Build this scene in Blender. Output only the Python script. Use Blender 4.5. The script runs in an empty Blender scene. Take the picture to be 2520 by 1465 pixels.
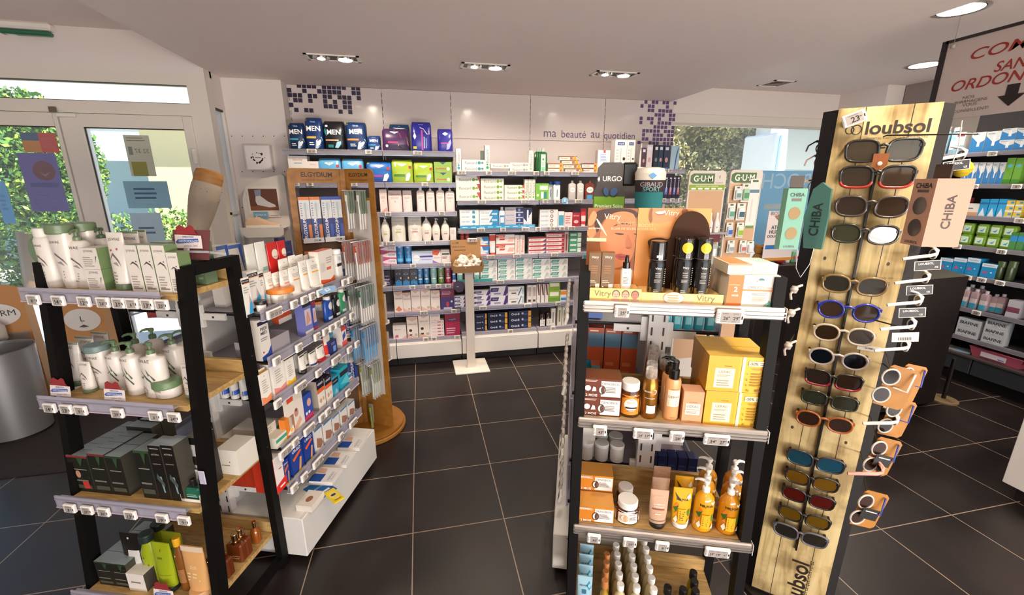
import bpy,math,random
from mathutils import Matrix,Vector,geometry
random.seed(7)
SC=bpy.context.scene
COL=SC.collection
PI=math.pi
# ------------------------------------------------------------------ camera
FPX,IW,IH=1047.083,2520,1465
RX=Vector((0.978229341,-0.207524729,0.000918700741))
RY=Vector((-0.0524261634,-0.251404736,-0.966461151))
RZ=Vector((0.200795554,0.945372490,-0.256811215))
CAM=Vector((0,0,1.63674))
cam=bpy.data.cameras.new('camera')
cam.sensor_width=36;cam.lens=36*FPX/IW;cam.clip_start=.02;cam.clip_end=200
camo=bpy.data.objects.new('camera',cam);COL.objects.link(camo)
camo.matrix_world=Matrix(((RX.x,-RY.x,-RZ.x,CAM.x),(RX.y,-RY.y,-RZ.y,CAM.y),(RX.z,-RY.z,-RZ.z,CAM.z),(0,0,0,1)))
SC.camera=camo
# ------------------------------------------------------------------ look
vs=SC.view_settings
vs.view_transform='Standard';vs.look='None';vs.gamma=1;vs.use_curve_mapping=False
vs.exposure=0.45
SC.cycles.max_bounces=8;SC.cycles.transparent_max_bounces=24
SC.cycles.sample_clamp_indirect=6;SC.cycles.caustics_reflective=False;SC.cycles.caustics_refractive=False
# ------------------------------------------------------------------ sky and sun
wd=bpy.data.worlds.new('daylight');SC.world=wd;wd.use_nodes=True
nt=wd.node_tree;bg=nt.nodes['Background']
sky=nt.nodes.new('ShaderNodeTexSky');sky.sky_type='HOSEK_WILKIE';sky.turbidity=3.0
sky.sun_direction=Vector((0.62,-0.28,0.66)).normalized()
nt.links.new(sky.outputs['Color'],bg.inputs['Color']);bg.inputs['Strength'].default_value=7.5
sun=bpy.data.lights.new('sun','SUN');sun.energy=13.0;sun.angle=math.radians(.6);sun.color=(1,.93,.8)
so=bpy.data.objects.new('sun',sun);COL.objects.link(so)
so.rotation_euler=Vector((-0.62,0.28,-0.66)).to_track_quat('-Z','Y').to_euler()
def spot(x,y,z,tx,ty,tz,power,size=100,blend=.6,col=(1,.85,.68),rad=.04):
 l=bpy.data.lights.new('spot_lamp','SPOT');l.energy=power;l.spot_size=math.radians(size)
 l.spot_blend=blend;l.color=col;l.shadow_soft_size=rad
 o=bpy.data.objects.new('spot_lamp',l);COL.objects.link(o);o.location=(x,y,z)
 o.rotation_euler=(Vector((tx,ty,tz))-Vector((x,y,z))).to_track_quat('-Z','Y').to_euler()
 return o
def area(x,y,z,tx,ty,tz,power,sx,sy,col=(1,.9,.78)):
 l=bpy.data.lights.new('fill_lamp','AREA');l.energy=power;l.shape='RECTANGLE';l.size=sx;l.size_y=sy;l.color=col
 o=bpy.data.objects.new('fill_lamp',l);COL.objects.link(o);o.location=(x,y,z)
 o.rotation_euler=(Vector((tx,ty,tz))-Vector((x,y,z))).to_track_quat('-Z','Y').to_euler()
 return o
 # ------------------------------------------------------------------ measuring: a pixel of the photograph to a point on a real plane
def ray(u,v):
 return(RX*((u-1260)/FPX)+RY*((v-732.5)/FPX)+RZ)
def onZ(u,v,z):
 d=ray(u,v);return CAM+d*((z-CAM.z)/d.z)
def onY(u,v,y):
 d=ray(u,v);return CAM+d*((y-CAM.y)/d.y)
def onX(u,v,x):
 d=ray(u,v);return CAM+d*((x-CAM.x)/d.x)
def project(p):
 q=Vector(p)-CAM;z=q.dot(RZ);return 1260+FPX*q.dot(RX)/z,732.5+FPX*q.dot(RY)/z
class Frame:
 """A vertical front: s runs to the right along it, d goes into it, z is up."""
 def __init__(self,x,y,ang):
  self.o=Vector((x,y,0));self.a=math.radians(ang)
  self.u=Vector((math.cos(self.a),math.sin(self.a),0));self.w=Vector((-self.u.y,self.u.x,0))
 def p(self,s,d,z=0):return self.o+self.u*s+self.w*d+Vector((0,0,z))
 def front(self,u,v,d):
  r=ray(u,v);n=self.w;t=(self.p(0,d)-CAM).dot(n)/r.dot(n);q=CAM+r*t
  return(q-self.o).dot(self.u),q.z
 def flat(self,u,v,z):
  q=onZ(u,v,z)-self.o;return q.dot(self.u),q.dot(self.w)
 def turned(self,s,d,deg):
  q=self.p(s,d);return Frame(q.x,q.y,math.degrees(self.a)+deg)
 def M(self,s,d,z,rot=0):return Matrix.Translation(self.p(s,d,z))@Matrix.Rotation(self.a+math.radians(rot),4,'Z')
 # ------------------------------------------------------------------ materials
MATS={}
def srgb(h):
 h=h.lstrip('#')
 if len(h)==3:h=''.join(c*2 for c in h)
 f=lambda c:c/12.92 if c<=.04045 else((c+.055)/1.055)**2.4
 return tuple(f(int(h[i:i+2],16)/255)for i in(0,2,4))+(1,)
def mat(h,rough=.45,metal=0.,trans=0.,emit=0.,coat=0.):
 key=(h,rough,metal,trans,emit,coat)
 if key in MATS:return MATS[key]
 if h[0]=='t':return thin(h[1:])
 m=bpy.data.materials.new('paint_'+h);m.use_nodes=True
 b=m.node_tree.nodes['Principled BSDF']
 b.inputs['Base Color'].default_value=srgb(h);b.inputs['Roughness'].default_value=rough
 b.inputs['Metallic'].default_value=metal
 if coat:b.inputs['Coat Weight'].default_value=coat;b.inputs['Coat Roughness'].default_value=.08
 if emit:
  b.inputs['Emission Color'].default_value=srgb(h);b.inputs['Emission Strength'].default_value=emit
 MATS[key]=m
 return m
def thin(h):
 """Printed paper that lets daylight through."""
 key=(h,'thin')
 if key in MATS:return MATS[key]
 m=bpy.data.materials.new('thin_paper');m.use_nodes=True;n=m.node_tree.nodes;L=m.node_tree.links;b=n['Principled BSDF']
 b.inputs['Base Color'].default_value=srgb(h);b.inputs['Roughness'].default_value=.6
 t=n.new('ShaderNodeBsdfTranslucent');t.inputs['Color'].default_value=srgb(h);mx=n.new('ShaderNodeMixShader');mx.inputs[0].default_value=.55
 L.new(b.outputs[0],mx.inputs[1]);L.new(t.outputs[0],mx.inputs[2]);L.new(mx.outputs[0],n['Material Output'].inputs[0])
 MATS[key]=m
 return m
def clear(h,alpha=.35,rough=.1,name='clear_plastic'):
 """Thin clear plastic or pane: see-through film with a gloss."""
 key=(h,alpha,rough,'clear')
 if key in MATS:return MATS[key]
 m=bpy.data.materials.new(name);m.use_nodes=True
 n=m.node_tree.nodes;b=n['Principled BSDF'];L=m.node_tree.links
 b.inputs['Base Color'].default_value=srgb(h);b.inputs['Roughness'].default_value=rough
 t=n.new('ShaderNodeBsdfTransparent');t.inputs['Color'].default_value=(1,1,1,1)
 mx=n.new('ShaderNodeMixShader');fr=n.new('ShaderNodeFresnel');fr.inputs['IOR'].default_value=1.45
 ad=n.new('ShaderNodeMath');ad.operation='ADD';ad.inputs[1].default_value=alpha;ad.use_clamp=True
 L.new(fr.outputs[0],ad.inputs[0]);L.new(ad.outputs[0],mx.inputs[0])
 L.new(t.outputs[0],mx.inputs[1]);L.new(b.outputs[0],mx.inputs[2]);L.new(mx.outputs[0],n['Material Output'].inputs[0])
 MATS[key]=m
 return m
def nodes_mat(name,fn,rough=.5):
 if name in MATS:return MATS[name]
 m=bpy.data.materials.new(name);m.use_nodes=True
 fn(m.node_tree,m.node_tree.nodes,m.node_tree.links,m.node_tree.nodes['Principled BSDF'])
 MATS[name]=m
 return m
def rounded(pts,it=2):
 for _ in range(it):
  q=[]
  for a,b in zip(pts,pts[1:]+pts[:1]):q+=[(a[0]*.75+b[0]*.25,a[1]*.75+b[1]*.25),(a[0]*.25+b[0]*.75,a[1]*.25+b[1]*.75)]
  pts=q
 return pts
def _ramp(n,pts):
 r=n.new('ShaderNodeValToRGB')
 while len(r.color_ramp.elements)<len(pts):r.color_ramp.elements.new(.5)
 for e,(p,c)in zip(r.color_ramp.elements,pts):e.position=p;e.color=srgb(c)if isinstance(c,str)else c
 return r
def wood(name,dark,light,scale=(1.2,14,14),rough=.5):
 def fn(t,n,L,b):
  tc=n.new('ShaderNodeTexCoord');mp=n.new('ShaderNodeMapping');mp.inputs['Scale'].default_value=scale
  no=n.new('ShaderNodeTexNoise');no.inputs['Scale'].default_value=3.2;no.inputs['Detail'].default_value=6
  no.inputs['Distortion'].default_value=1.2
  r=_ramp(n,[(.3,dark),(.7,light)])
  L.new(tc.outputs['Object'],mp.inputs['Vector']);L.new(mp.outputs[0],no.inputs['Vector'])
  L.new(no.outputs[0],r.inputs[0]);L.new(r.outputs[0],b.inputs['Base Color'])
  b.inputs['Roughness'].default_value=rough
 return nodes_mat(name,fn)
 # ------------------------------------------------------------------ text outlines (the built-in font), one mesh per string
TXT={}
def text_geo(s,bold=0.0,shear=0.0,res=2):
 bold=min(bold,.02);key=(s,bold,shear,res)
 if key in TXT:return TXT[key]
 c=bpy.data.curves.new('lettering','FONT');c.body=s;c.size=1;c.offset=bold;c.shear=shear
 c.resolution_u=res;c.align_x='CENTER'
 o=bpy.data.objects.new('lettering',c)
 me=o.to_mesh()
 vs_=[tuple(v.co[:2])for v in me.vertices];fs=[tuple(p.vertices)for p in me.polygons]
 o.to_mesh_clear();bpy.data.objects.remove(o);bpy.data.curves.remove(c)
 if vs_:
  x0=min(v[0]for v in vs_);x1=max(v[0]for v in vs_);y0=min(v[1]for v in vs_);y1=max(v[1]for v in vs_)
  vs_=[(v[0]-(x0+x1)/2,v[1]-(y0+y1)/2)for v in vs_]
  TXT[key]=(vs_,fs,max(x1-x0,1e-4),max(y1-y0,1e-4))
 else:TXT[key]=([],[],1,1)
 return TXT[key]
 # ------------------------------------------------------------------ mesh builder
class MB:
 def __init__(s):s.v=[];s.f=[];s.mi=[];s.sm=[];s.mats=[];s.T=None
 def _m(s,m):
  if m not in s.mats:s.mats.append(m)
  return s.mats.index(m)
 def add(s,vs_,fs,m,smooth=False):
  b=len(s.v);i=s._m(m)
  if s.T is not None:vs_=[tuple(s.T@Vector(p))for p in vs_]
  s.v+=[tuple(p)for p in vs_]
  for f in fs:s.f.append(tuple(b+k for k in f));s.mi.append(i);s.sm.append(smooth)
  return s
 def box(s,x0,x1,y0,y1,z0,z1,m,bev=0.0):
  if bev<=0:
   v=[(x,y,z)for z in(z0,z1)for y in(y0,y1)for x in(x0,x1)]
   return s.add(v,[(0,2,3,1),(4,5,7,6),(0,1,5,4),(2,6,7,3),(0,4,6,2),(1,3,7,5)],m)
  b=min(bev,(x1-x0)/2.01,(y1-y0)/2.01,(z1-z0)/2.01);v=[]
  for z,e in((z0,b),(z0+b,0),(z1-b,0),(z1,b)):
   for(cx,cy,dx,dy)in((x0,y0,1,1),(x1,y0,-1,1),(x1,y1,-1,-1),(x0,y1,1,-1)):
    if dx*dy>0:pts=[(cx+dx*e,cy+dy*(b+0)),(cx+dx*(b),cy+dy*e)]
    else:pts=[(cx+dx*b,cy+dy*e),(cx+dx*e,cy+dy*b)]
    v+=[(p[0],p[1],z)for p in pts]
  f=[tuple(range(7,-1,-1)),tuple(range(24,32))]
  for r in range(3):
   for k in range(8):
    f.append((r*8+k,r*8+(k+1)%8,r*8+8+(k+1)%8,r*8+8+k))
  return s.add(v,f,m)
 def poly(s,pts,m):return s.add(pts,[tuple(range(len(pts)))],m)
 def prism(s,outline,y0,y1,m,side=None):
  """outline in x,z; y0 is the front."""
  n=len(outline)
  v=[(x,y0,z)for x,z in outline]+[(x,y1,z)for x,z in outline]
  ar=sum(outline[i][0]*outline[(i+1)%n][1]-outline[(i+1)%n][0]*outline[i][1]for i in range(n))
  fr=tuple(range(n));bk=tuple(range(2*n-1,n-1,-1))
  if ar<0:fr=fr[::-1];bk=bk[::-1]
  tris=len(outline)>4
  if tris:
   tt=geometry.tessellate_polygon([[Vector((x,z,0))for x,z in outline]])
   fs=[]
   for t in tt:
    a=outline[t[0]];b=outline[t[1]];c=outline[t[2]]
    if(b[0]-a[0])*(c[1]-a[1])-(b[1]-a[1])*(c[0]-a[0])<0:t=t[::-1]
    fs.append(tuple(t));fs.append(tuple(k+n for k in t[::-1]))
   s.add(v,fs,m)
  else:s.add(v,[fr,bk],m)
  sd=[(i,i+n,(i+1)%n+n,(i+1)%n)for i in range(n)]
  if ar<0:sd=[q[::-1]for q in sd]
  s.add(v,sd,side or m)
  return s
 def lathe(s,prof,m,cx=0,cy=0,seg=20,smooth=True,sx=1,sy=1):
  """prof: (r, z[, material]) bottom to top about a vertical axis"""
  for i in range(len(prof)-1):
   a,b=prof[i],prof[i+1];mm=b[2]if len(b)>2 else m
   v=[]
   for r,z in((a[0],a[1]),(b[0],b[1])):
    v+=[(cx+r*sx*math.cos(2*PI*k/seg),cy+r*sy*math.sin(2*PI*k/seg),z)for k in range(seg)]
   f=[(k,(k+1)%seg,seg+(k+1)%seg,seg+k)for k in range(seg)]
   s.add(v,f,mm,smooth)
  for(r,z),up in((prof[0][:2],False),(prof[-1][:2],True)):
   if r>1e-4:
    v=[(cx+r*sx*math.cos(2*PI*k/seg),cy+r*sy*math.sin(2*PI*k/seg),z)for k in range(seg)]
    s.add(v,[tuple(range(seg))if up else tuple(range(seg-1,-1,-1))],(prof[-1][2]if up and len(prof[-1])>2 else m))
  return s
 def loft(s,secs,m,cy=0,seg=24,smooth=True,cap=True):
  """secs: (z, a, b, n) superellipse halves, centred on x=0,y=cy"""
  rings=[]
  for z,a,b,n in secs:
   r=[]
   for k in range(seg):
    t=2*PI*k/seg;c,q=math.cos(t),math.sin(t)
    r.append((a*math.copysign(abs(c)**(2/n),c),cy+b*math.copysign(abs(q)**(2/n),q),z))
   rings.append(r)
  v=[p for r in rings for p in r]
  f=[(i*seg+k,i*seg+(k+1)%seg,(i+1)*seg+(k+1)%seg,(i+1)*seg+k)for i in range(len(secs)-1)for k in range(seg)]
  s.add(v,f,m,smooth)
  if cap:
   s.add(rings[0],[tuple(range(seg-1,-1,-1))],m);s.add(rings[-1],[tuple(range(seg))],m)
  return s
 def tube(s,pts,r,m,seg=8,closed=False,smooth=True,r2=None):
  pts=[Vector(p)for p in pts];n=len(pts);rings=[];up=Vector((0,0,1));prev=None
  for i in range(n):
   a=pts[(i-1)%n]if(i>0 or closed)else pts[i];b=pts[(i+1)%n]if(i<n-1 or closed)else pts[i]
   t=(b-a)
   t=t.normalized()if t.length>1e-9 else Vector((1,0,0))
   if prev is None:
    x=t.cross(up)
    if x.length<.1:x=t.cross(Vector((0,1,0)))
   else:x=prev-t*prev.dot(t)
   x.normalize();prev=x;y=t.cross(x)
   rr=r if not isinstance(r,(list,tuple))else r[i];r3=r2 if r2 is not None else rr
   rings.append([pts[i]+x*(rr*math.cos(2*PI*k/seg))+y*(r3*math.sin(2*PI*k/seg))for k in range(seg)])
  v=[tuple(p)for g in rings for p in g];N=n if closed else n-1
  f=[(i*seg+k,((i+1)%n)*seg+k,((i+1)%n)*seg+(k+1)%seg,i*seg+(k+1)%seg)for i in range(N)for k in range(seg)]
  s.add(v,f,m,smooth)
  if not closed:
   s.add([tuple(p)for p in rings[0]],[tuple(range(seg))],m);s.add([tuple(p)for p in rings[-1]],[tuple(range(seg-1,-1,-1))],m)
  return s
 def text(s,st,cx,cz,width,m,y=-.0006,height=None,bold=.02,shear=0,surf=None,rot=0,mirror=False):
  """lettering on the x,z front; fitted to width (and height if given)"""
  vv,ff,w,h=text_geo(st,bold,shear,2 if width<.05 else 4 if width<.12 else 7)
  k=width/w
  if height is None and w<h*.62:k=width*1.5/h
  kz=k if height is None else height/h
  if rot:
   c,q=math.cos(math.radians(rot)),math.sin(math.radians(rot))
   P=[(cx+x*k*c-z*kz*q,cz+x*k*q+z*kz*c)for x,z in vv]
  else:P=[(cx+x*k,cz+z*kz)for x,z in vv]
  if mirror:P=[(2*cx-x,z)for x,z in P];ff=[f[::-1]for f in ff]
  if surf:v=[surf(x,z,-y)for x,z in P]
  else:v=[(x,y,z)for x,z in P]
  return s.add(v,ff,m)
 def mesh(s,name):
  me=bpy.data.meshes.new(name);me.from_pydata(s.v,[],s.f)
  for m in s.mats:me.materials.append(m)
  me.polygons.foreach_set('material_index',s.mi);me.polygons.foreach_set('use_smooth',s.sm);me.update()
  return me
 def build(s,name,parent=None,M=None):
  o=bpy.data.objects.new(name,s.mesh(name));COL.objects.link(o)
  if parent is not None:o.parent=parent
  if M is not None:o.matrix_world=M if parent is None else M
  return o
def tag(o,label=None,cat=None,group=None,kind=None):
 if label:o['label']=label
 if cat:o['category']=cat
 if group:o['group']=group
 if kind:o['kind']=kind
 return o
def empty(name,M,label,cat,group=None):
 o=bpy.data.objects.new(name,None);COL.objects.link(o);o.matrix_world=M;o.empty_display_size=.05
 return tag(o,label,cat,group)
def child(mb,name,parent,label=None):
 o=bpy.data.objects.new(name,mb.mesh(name));COL.objects.link(o);o.parent=parent
 if label:o['label']=label
 return o
def struct(mb,name):
 o=mb.build(name);o['kind']='structure';return o
 # ------------------------------------------------------------------ product templates: main mesh + child meshes, origin at the front bottom centre
TPL={}
def spawn(tpl,M,label,cat,group=None,name=None):
 nm,me,kids=tpl
 o=bpy.data.objects.new(name or nm,me);COL.objects.link(o);o.matrix_world=M
 tag(o,label,cat,group)
 for kn,km,sub in kids:
  c=bpy.data.objects.new(kn,km);COL.objects.link(c);c.parent=o
  for sn,sme in sub:
   g=bpy.data.objects.new(sn,sme);COL.objects.link(g);g.parent=c
 return o
def decorate(mb,deco,w,h,surf=None,y=-.0005):
 """deco list in fractions of the face; x from -.5 to .5, z from 0 to 1"""
 for i,d in enumerate(deco):
  k=d[0];o=.0004+.00025*i;S=surf
  def P(x,z):return S(x*w,z*h,o)if S else(x*w,-o,z*h)
  if k=='r':
   _,x0,z0,x1,z1,c=d[:6];m=mat(c);nx=8 if S else 1;nz=4 if S else 1
   v=[P(x0+(x1-x0)*i2/nx,z0+(z1-z0)*j/nz)for j in range(nz+1)for i2 in range(nx+1)]
   f=[(j*(nx+1)+i2,j*(nx+1)+i2+1,(j+1)*(nx+1)+i2+1,(j+1)*(nx+1)+i2)for j in range(nz)for i2 in range(nx)]
   mb.add(v,f,m,bool(S))
  elif k=='t':
   _,st,cx,cz,tw,c=d[:6];kw=d[6]if len(d)>6 else{}
   mb.text(st,cx*w,cz*h,tw*w,mat(c,.4),y=-o,surf=S,**kw)
  elif k=='o':
   _,cx,cz,r,c=d[:5];n=16;ry=d[5]if len(d)>5 else r
   pts=[(cx*w+r*w*math.cos(2*PI*i2/n),cz*h+ry*w*math.sin(2*PI*i2/n))for i2 in range(n)]
   if S:
    v=[S(cx*w,cz*h,o)]+[S(cx*w+(px-cx*w)*q,cz*h+(pz-cz*h)*q,o)for q in(.35,.7,1)for px,pz in pts]
    f=[(0,1+i2,1+(i2+1)%n)for i2 in range(n)]+[(1+j*n+i2,1+(j+1)*n+i2,1+(j+1)*n+(i2+1)%n,1+j*n+(i2+1)%n)for j in(0,1)for i2 in range(n)]
    mb.add(v,f,mat(c),True)
   else:mb.add([(px,-o,pz)for px,pz in pts],[tuple(range(n))],mat(c))
  elif k=='p':
   _,pts,c=d[:3];mb.add([P(a,b)for a,b in pts],[tuple(range(len(pts)))],mat(c))
  elif k=='l':
   _,x0,z0,x1,z1,n,c=d[:7];rr=random.Random(len(deco)*7+n)
   for j in range(n):
    zz=z1-(z1-z0)*(j+.5)/n;t=(z1-z0)/n*.22;xe=x1-(x1-x0)*rr.uniform(0,.35)
    mb.add([P(x0,zz-t),P(xe,zz-t),P(xe,zz+t),P(x0,zz+t)],[(0,1,2,3)],mat(c))
def T_box(w,h,d,c='f2ece4',deco=(),top=None,side=None,name='product_box',rough=.4):
 key=('b',round(w,3),round(h,3),round(d,3),c,str(deco),top,side,name)
 if key in TPL:return TPL[key]
 mb=MB();m=mat(c,rough);x=w/2
 v=[(a,b,e)for e in(0,h)for b in(0,d)for a in(-x,x)]
 mb.add(v,[(0,1,5,4),(2,6,7,3),(0,2,3,1)],m)
 mb.add(v,[(0,4,6,2),(1,3,7,5)],mat(side,rough)if side else m)
 mb.add(v,[(4,5,7,6)],mat(top,rough)if top else m)
 decorate(mb,deco,w,h)
 TPL[key]=(name,mb.mesh(name),[])
 return TPL[key]
def T_body(w,h,d,secs,c,deco=(),kids=(),name='bottle',m=None,smooth=True,key=None,seg=24):
 """secs: (z fraction, a fraction, b fraction, n). kids: (name, MB builder result)"""
 k=('l',round(w,3),round(h,3),round(d,3),str(secs),c,str(deco),name,key)
 if k in TPL:return TPL[k]
 mb=MB();S=[(z*h,a*w/2,b*d/2,n)for z,a,b,n in secs]
 mb.loft(S,m or mat(c,.3),cy=d/2,smooth=smooth,seg=seg)
 def surf(x,z,o):
  z=min(max(z,S[0][0]),S[-1][0])
  for i in range(len(S)-1):
   if S[i][0]<=z<=S[i+1][0]+1e-9:break
  t=(z-S[i][0])/max(1e-9,S[i+1][0]-S[i][0]);a,b,n=[S[i][j]+(S[i+1][j]-S[i][j])*t for j in(1,2,3)]
  q=min(.985,abs(x)/max(a,1e-6));return(x if abs(x)<a else math.copysign(a,x),d/2-(b*(1-q**n)**(1/n))*1.012-o*1.6,z)
 decorate(mb,deco,w,h,surf)
 TPL[k]=(name,mb.mesh(name),[(kn,kb.mesh(kn),[])for kn,kb in kids])
 return TPL[k]
def cap_mb(r,z0,z1,cy,c,r1=None,rough=.35,m=None,seg=20,sx=1,sy=1):
 mb=MB();r1=r1 or r;mm=m or mat(c,rough);e=min(.003,(z1-z0)/4)
 mb.lathe([(r*.96,z0),(r,z0+e),(r1,z1-e),(r1*.93,z1)],mm,0,cy,seg,sx=sx,sy=sy)
 return mb
def pump_mb(z0,cy,c,s=1.0,noz=-90,m=None,rneck=.013):
 mm=m or mat(c,.35);mb=MB();mb.lathe([(rneck*s,z0),(rneck*s,z0+.014*s),(rneck*.75*s,z0+.018*s),(.005*s,z0+.019*s),(.005*s,z0+.03*s),(.009*s,z0+.031*s),(.0105*s,z0+.04*s),(.008*s,z0+.044*s)],mm,0,cy,14)
 a=math.radians(noz);dx,dy=math.cos(a),math.sin(a);zt=z0+.038*s
 mb.tube([(0,cy,zt),(dx*.018*s,cy+dy*.018*s,zt+.002*s),(dx*.032*s,cy+dy*.032*s,zt-.002*s),(dx*.04*s,cy+dy*.04*s,zt-.008*s)],[.007*s,.0055*s,.0045*s,.0035*s],mm,8)
 return mb
 #  lamps of the room (real fixtures are built at the same places)
SOF=2.445
HI_R,HI_L=2.60,2.66
DBL=[onZ(820,142,SOF),onZ(1193,163,SOF),onZ(1512,182,SOF)]
DBL+=[Vector((-.95,.75,SOF)),Vector((.25,.75,SOF)),Vector((1.45,.75,SOF)),Vector((-.95,-.9,SOF)),Vector((.35,-.9,SOF)),Vector((1.5,-.9,SOF))]
ROUND=[onZ(2275,160,HI_R),onZ(2365,22,HI_R),Vector((3.5,.6,HI_R)),Vector((3.5,-1,HI_R))]
for i,p in enumerate(DBL):
 if i<3:
  spot(p.x+.07,p.y,p.z-.02,p.x+.12,p.y+.9,.7,46,115,.8)
  spot(p.x-.07,p.y,p.z-.02,p.x-.25,p.y-.3,.6,30,110,.8)
 else:
  spot(p.x+.07,p.y,p.z-.02,p.x+.25,p.y+1.2,.5,{4:34,5:62,3:4}.get(i,12),110,.8)
  spot(p.x-.07,p.y,p.z-.02,p.x-.2,p.y+.5,.3,{4:18,5:34,3:3}.get(i,8),115,.8)
for p in ROUND:
 spot(p.x,p.y,p.z-.02,p.x,p.y+.1,0,60,150,.9,(1,.9,.76),.08)
 # two unseen fill lamps added behind the viewer; the low one brightens the ceilings
area(1.6,-3.1,1.5,1.6,2,1.7,16,4.8,2.0,(1,.93,.88))
area(1.4,-3.05,.5,.9,1.2,3.0,185,5.2,.5,(1,.90,.84))
#  floor
def _tiles(t,n,L,b):
 g=n.new('ShaderNodeNewGeometry');sp=n.new('ShaderNodeSeparateXYZ');L.new(g.outputs['Position'],sp.inputs[0])
 masks=[]
 for ax,off in(('X',.1155),('Y',-4.0142+.45*20)):
  a=n.new('ShaderNodeMath');a.operation='ADD';a.inputs[1].default_value=off+.45*20;L.new(sp.outputs[ax],a.inputs[0])
  q=n.new('ShaderNodeMath');q.operation='PINGPONG';q.inputs[1].default_value=.225;L.new(a.outputs[0],q.inputs[0])
  c=n.new('ShaderNodeMath');c.operation='LESS_THAN';c.inputs[1].default_value=.0024;L.new(q.outputs[0],c.inputs[0]);masks.append(c)
 mx=n.new('ShaderNodeMath');mx.operation='MAXIMUM';L.new(masks[0].outputs[0],mx.inputs[0]);L.new(masks[1].outputs[0],mx.inputs[1])
 n1=n.new('ShaderNodeTexNoise');n1.inputs['Scale'].default_value=3.5;n1.inputs['Detail'].default_value=5;L.new(g.outputs['Position'],n1.inputs['Vector'])
 n2=n.new('ShaderNodeTexNoise');n2.inputs['Scale'].default_value=60;n2.inputs['Detail'].default_value=4;L.new(g.outputs['Position'],n2.inputs['Vector'])
 r=_ramp(n,[(.3,'1a1413'),(.7,'2a201e')]);L.new(n1.outputs[0],r.inputs[0])
 mc=n.new('ShaderNodeMix');mc.data_type='RGBA';L.new(mx.outputs[0],mc.inputs['Factor']);L.new(r.outputs[0],mc.inputs['A']);mc.inputs['B'].default_value=srgb('a08c78')
 L.new(mc.outputs['Result'],b.inputs['Base Color'])
 rr=n.new('ShaderNodeMapRange');rr.inputs['To Min'].default_value=.30;rr.inputs['To Max'].default_value=.46;L.new(n1.outputs[0],rr.inputs[0]);L.new(rr.outputs[0],b.inputs['Roughness'])
 bp=n.new('ShaderNodeBump');bp.inputs['Strength'].default_value=.06;bp.inputs['Distance'].default_value=.004;L.new(n2.outputs[0],bp.inputs['Height']);L.new(bp.outputs[0],b.inputs['Normal'])
FLOORM=nodes_mat('dark_floor_tiles',_tiles)
mb=MB();mb.box(-4.6,5.2,-3.2,4.6,-.1,0,FLOORM);struct(mb,'floor')
#  ceilings
CEIL=mat('e8dad4',.8);WALLM=mat('e2d8d3',.7);WHITE=mat('ece6de',.35);PVC=mat('dfd8cf',.4)
mb=MB();mb.box(-1.48,2.53,-3.2,4.35,SOF+.0005,HI_L+.15,CEIL)
sof=struct(mb,'ceiling');sof.name='ceiling_dropped'
mb=MB();mb.box(-4.6,-1.48,-3.2,3.9,HI_L,HI_L+.15,CEIL);struct(mb,'ceiling_left')
mb=MB();mb.box(2.53,5.2,-3.2,4.5,HI_R,HI_R+.2,CEIL);struct(mb,'ceiling_right')
#  back wall behind the shelving
PANEL=mat('d6cac6',.22,coat=.3)
mb=MB();mb.box(-1.04,2.56,4.215,4.35,0,SOF,WALLM);struct(mb,'wall_back')
SEAM=[-1.04,-.277,.322,1.067,1.821,2.56]
mb=MB();dk=mat('3a3330',.6)
for i in range(5):
 a,b_=SEAM[i]+.0025,SEAM[i+1]-.0025
 mb.box(a,b_,4.2,4.213,1.95 if i<0 else 2.049,SOF-.002,PANEL)
 mb.box(a,b_,4.2,4.213,.05,2.045,mat('8f8680',.5)if False else PANEL)
for x in SEAM[1:-1]:
 for k in range(42):
  z=.12+k*.055;mb.box(x-.0022,x+.0022,4.199,4.2,z,z+.034,dk)
for k in range(42):mb.box(-1.03,-1.026,4.199,4.2,.12+k*.055,.154+k*.055,dk)
pan=struct(mb,'wall_back_panels')
# purple mosaic squares on the panels, one print per corner
def squares(px,mcol,ox,oy,sc,sz):
 mb=MB();m=mat(mcol,.4)
 for u,v in px:
  p=onY(ox+u/sc,oy+v/sc,4.199);mb.box(p.x-sz/2,p.x+sz/2,4.1985,4.2,p.z-sz/2,p.z+sz/2,m)
 return mb
L1=[(271,150),(332,153),(392,156),(452,159),(572,164),(635,168),(692,170),(750,173),(810,176),(925,180),(982,184),(154,205),(338,213),(518,220),(577,224),(640,228),(699,230),(754,233),(930,240),(987,244),(163,264),(222,266),(284,268),(403,274),(465,277),(582,282),(642,285),(760,291),(818,294),(877,298),(991,301),(230,325),(289,328),(410,333),(588,341),(705,347),(821,352),(881,355),(178,382),(594,398),(652,401),(712,405),(826,410),(884,412),(241,442),(361,446),(421,450),(773,464),(889,470)]
L2=[(2057,298),(2133,300),(2170,302),(2244,305),(2281,307),(2357,310),(2016,340),(2093,342),(2130,344),(2278,350),(2090,385),(2126,387),(2201,389),(2238,391),(2275,393),(2312,394),(2162,432),(2198,433),(2235,434),(2310,436),(2346,438),(2007,468),(2083,470),(2120,472),(2196,475),(2308,478),(2343,480),(2004,510),(2117,514),(2191,516),(2229,517),(2266,519),(2302,520),(2150,557),(2187,558),(2224,560),(2261,561),(2336,564),(2034,597),(2071,598),(2109,599),(2147,600),(2184,601),(2257,603),(2294,604),(2331,605),(2032,638),(2143,641),(2180,642),(2217,643),(2291,645),(2328,646),(2029,680),(2066,681),(2140,683),(2177,684),(2213,685),(2250,686),(2287,687),(2324,688),(1985,718),(2100,722),(2137,724),(2174,725),(2248,727),(2285,728),(2322,729)]
q=squares(L1,'2b1d3c',680,180,4.884,.034).build('mosaic_decal');tag(q,'dark purple squares stuck on the upper left wall panels','wall decal',kind='thing')
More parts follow.
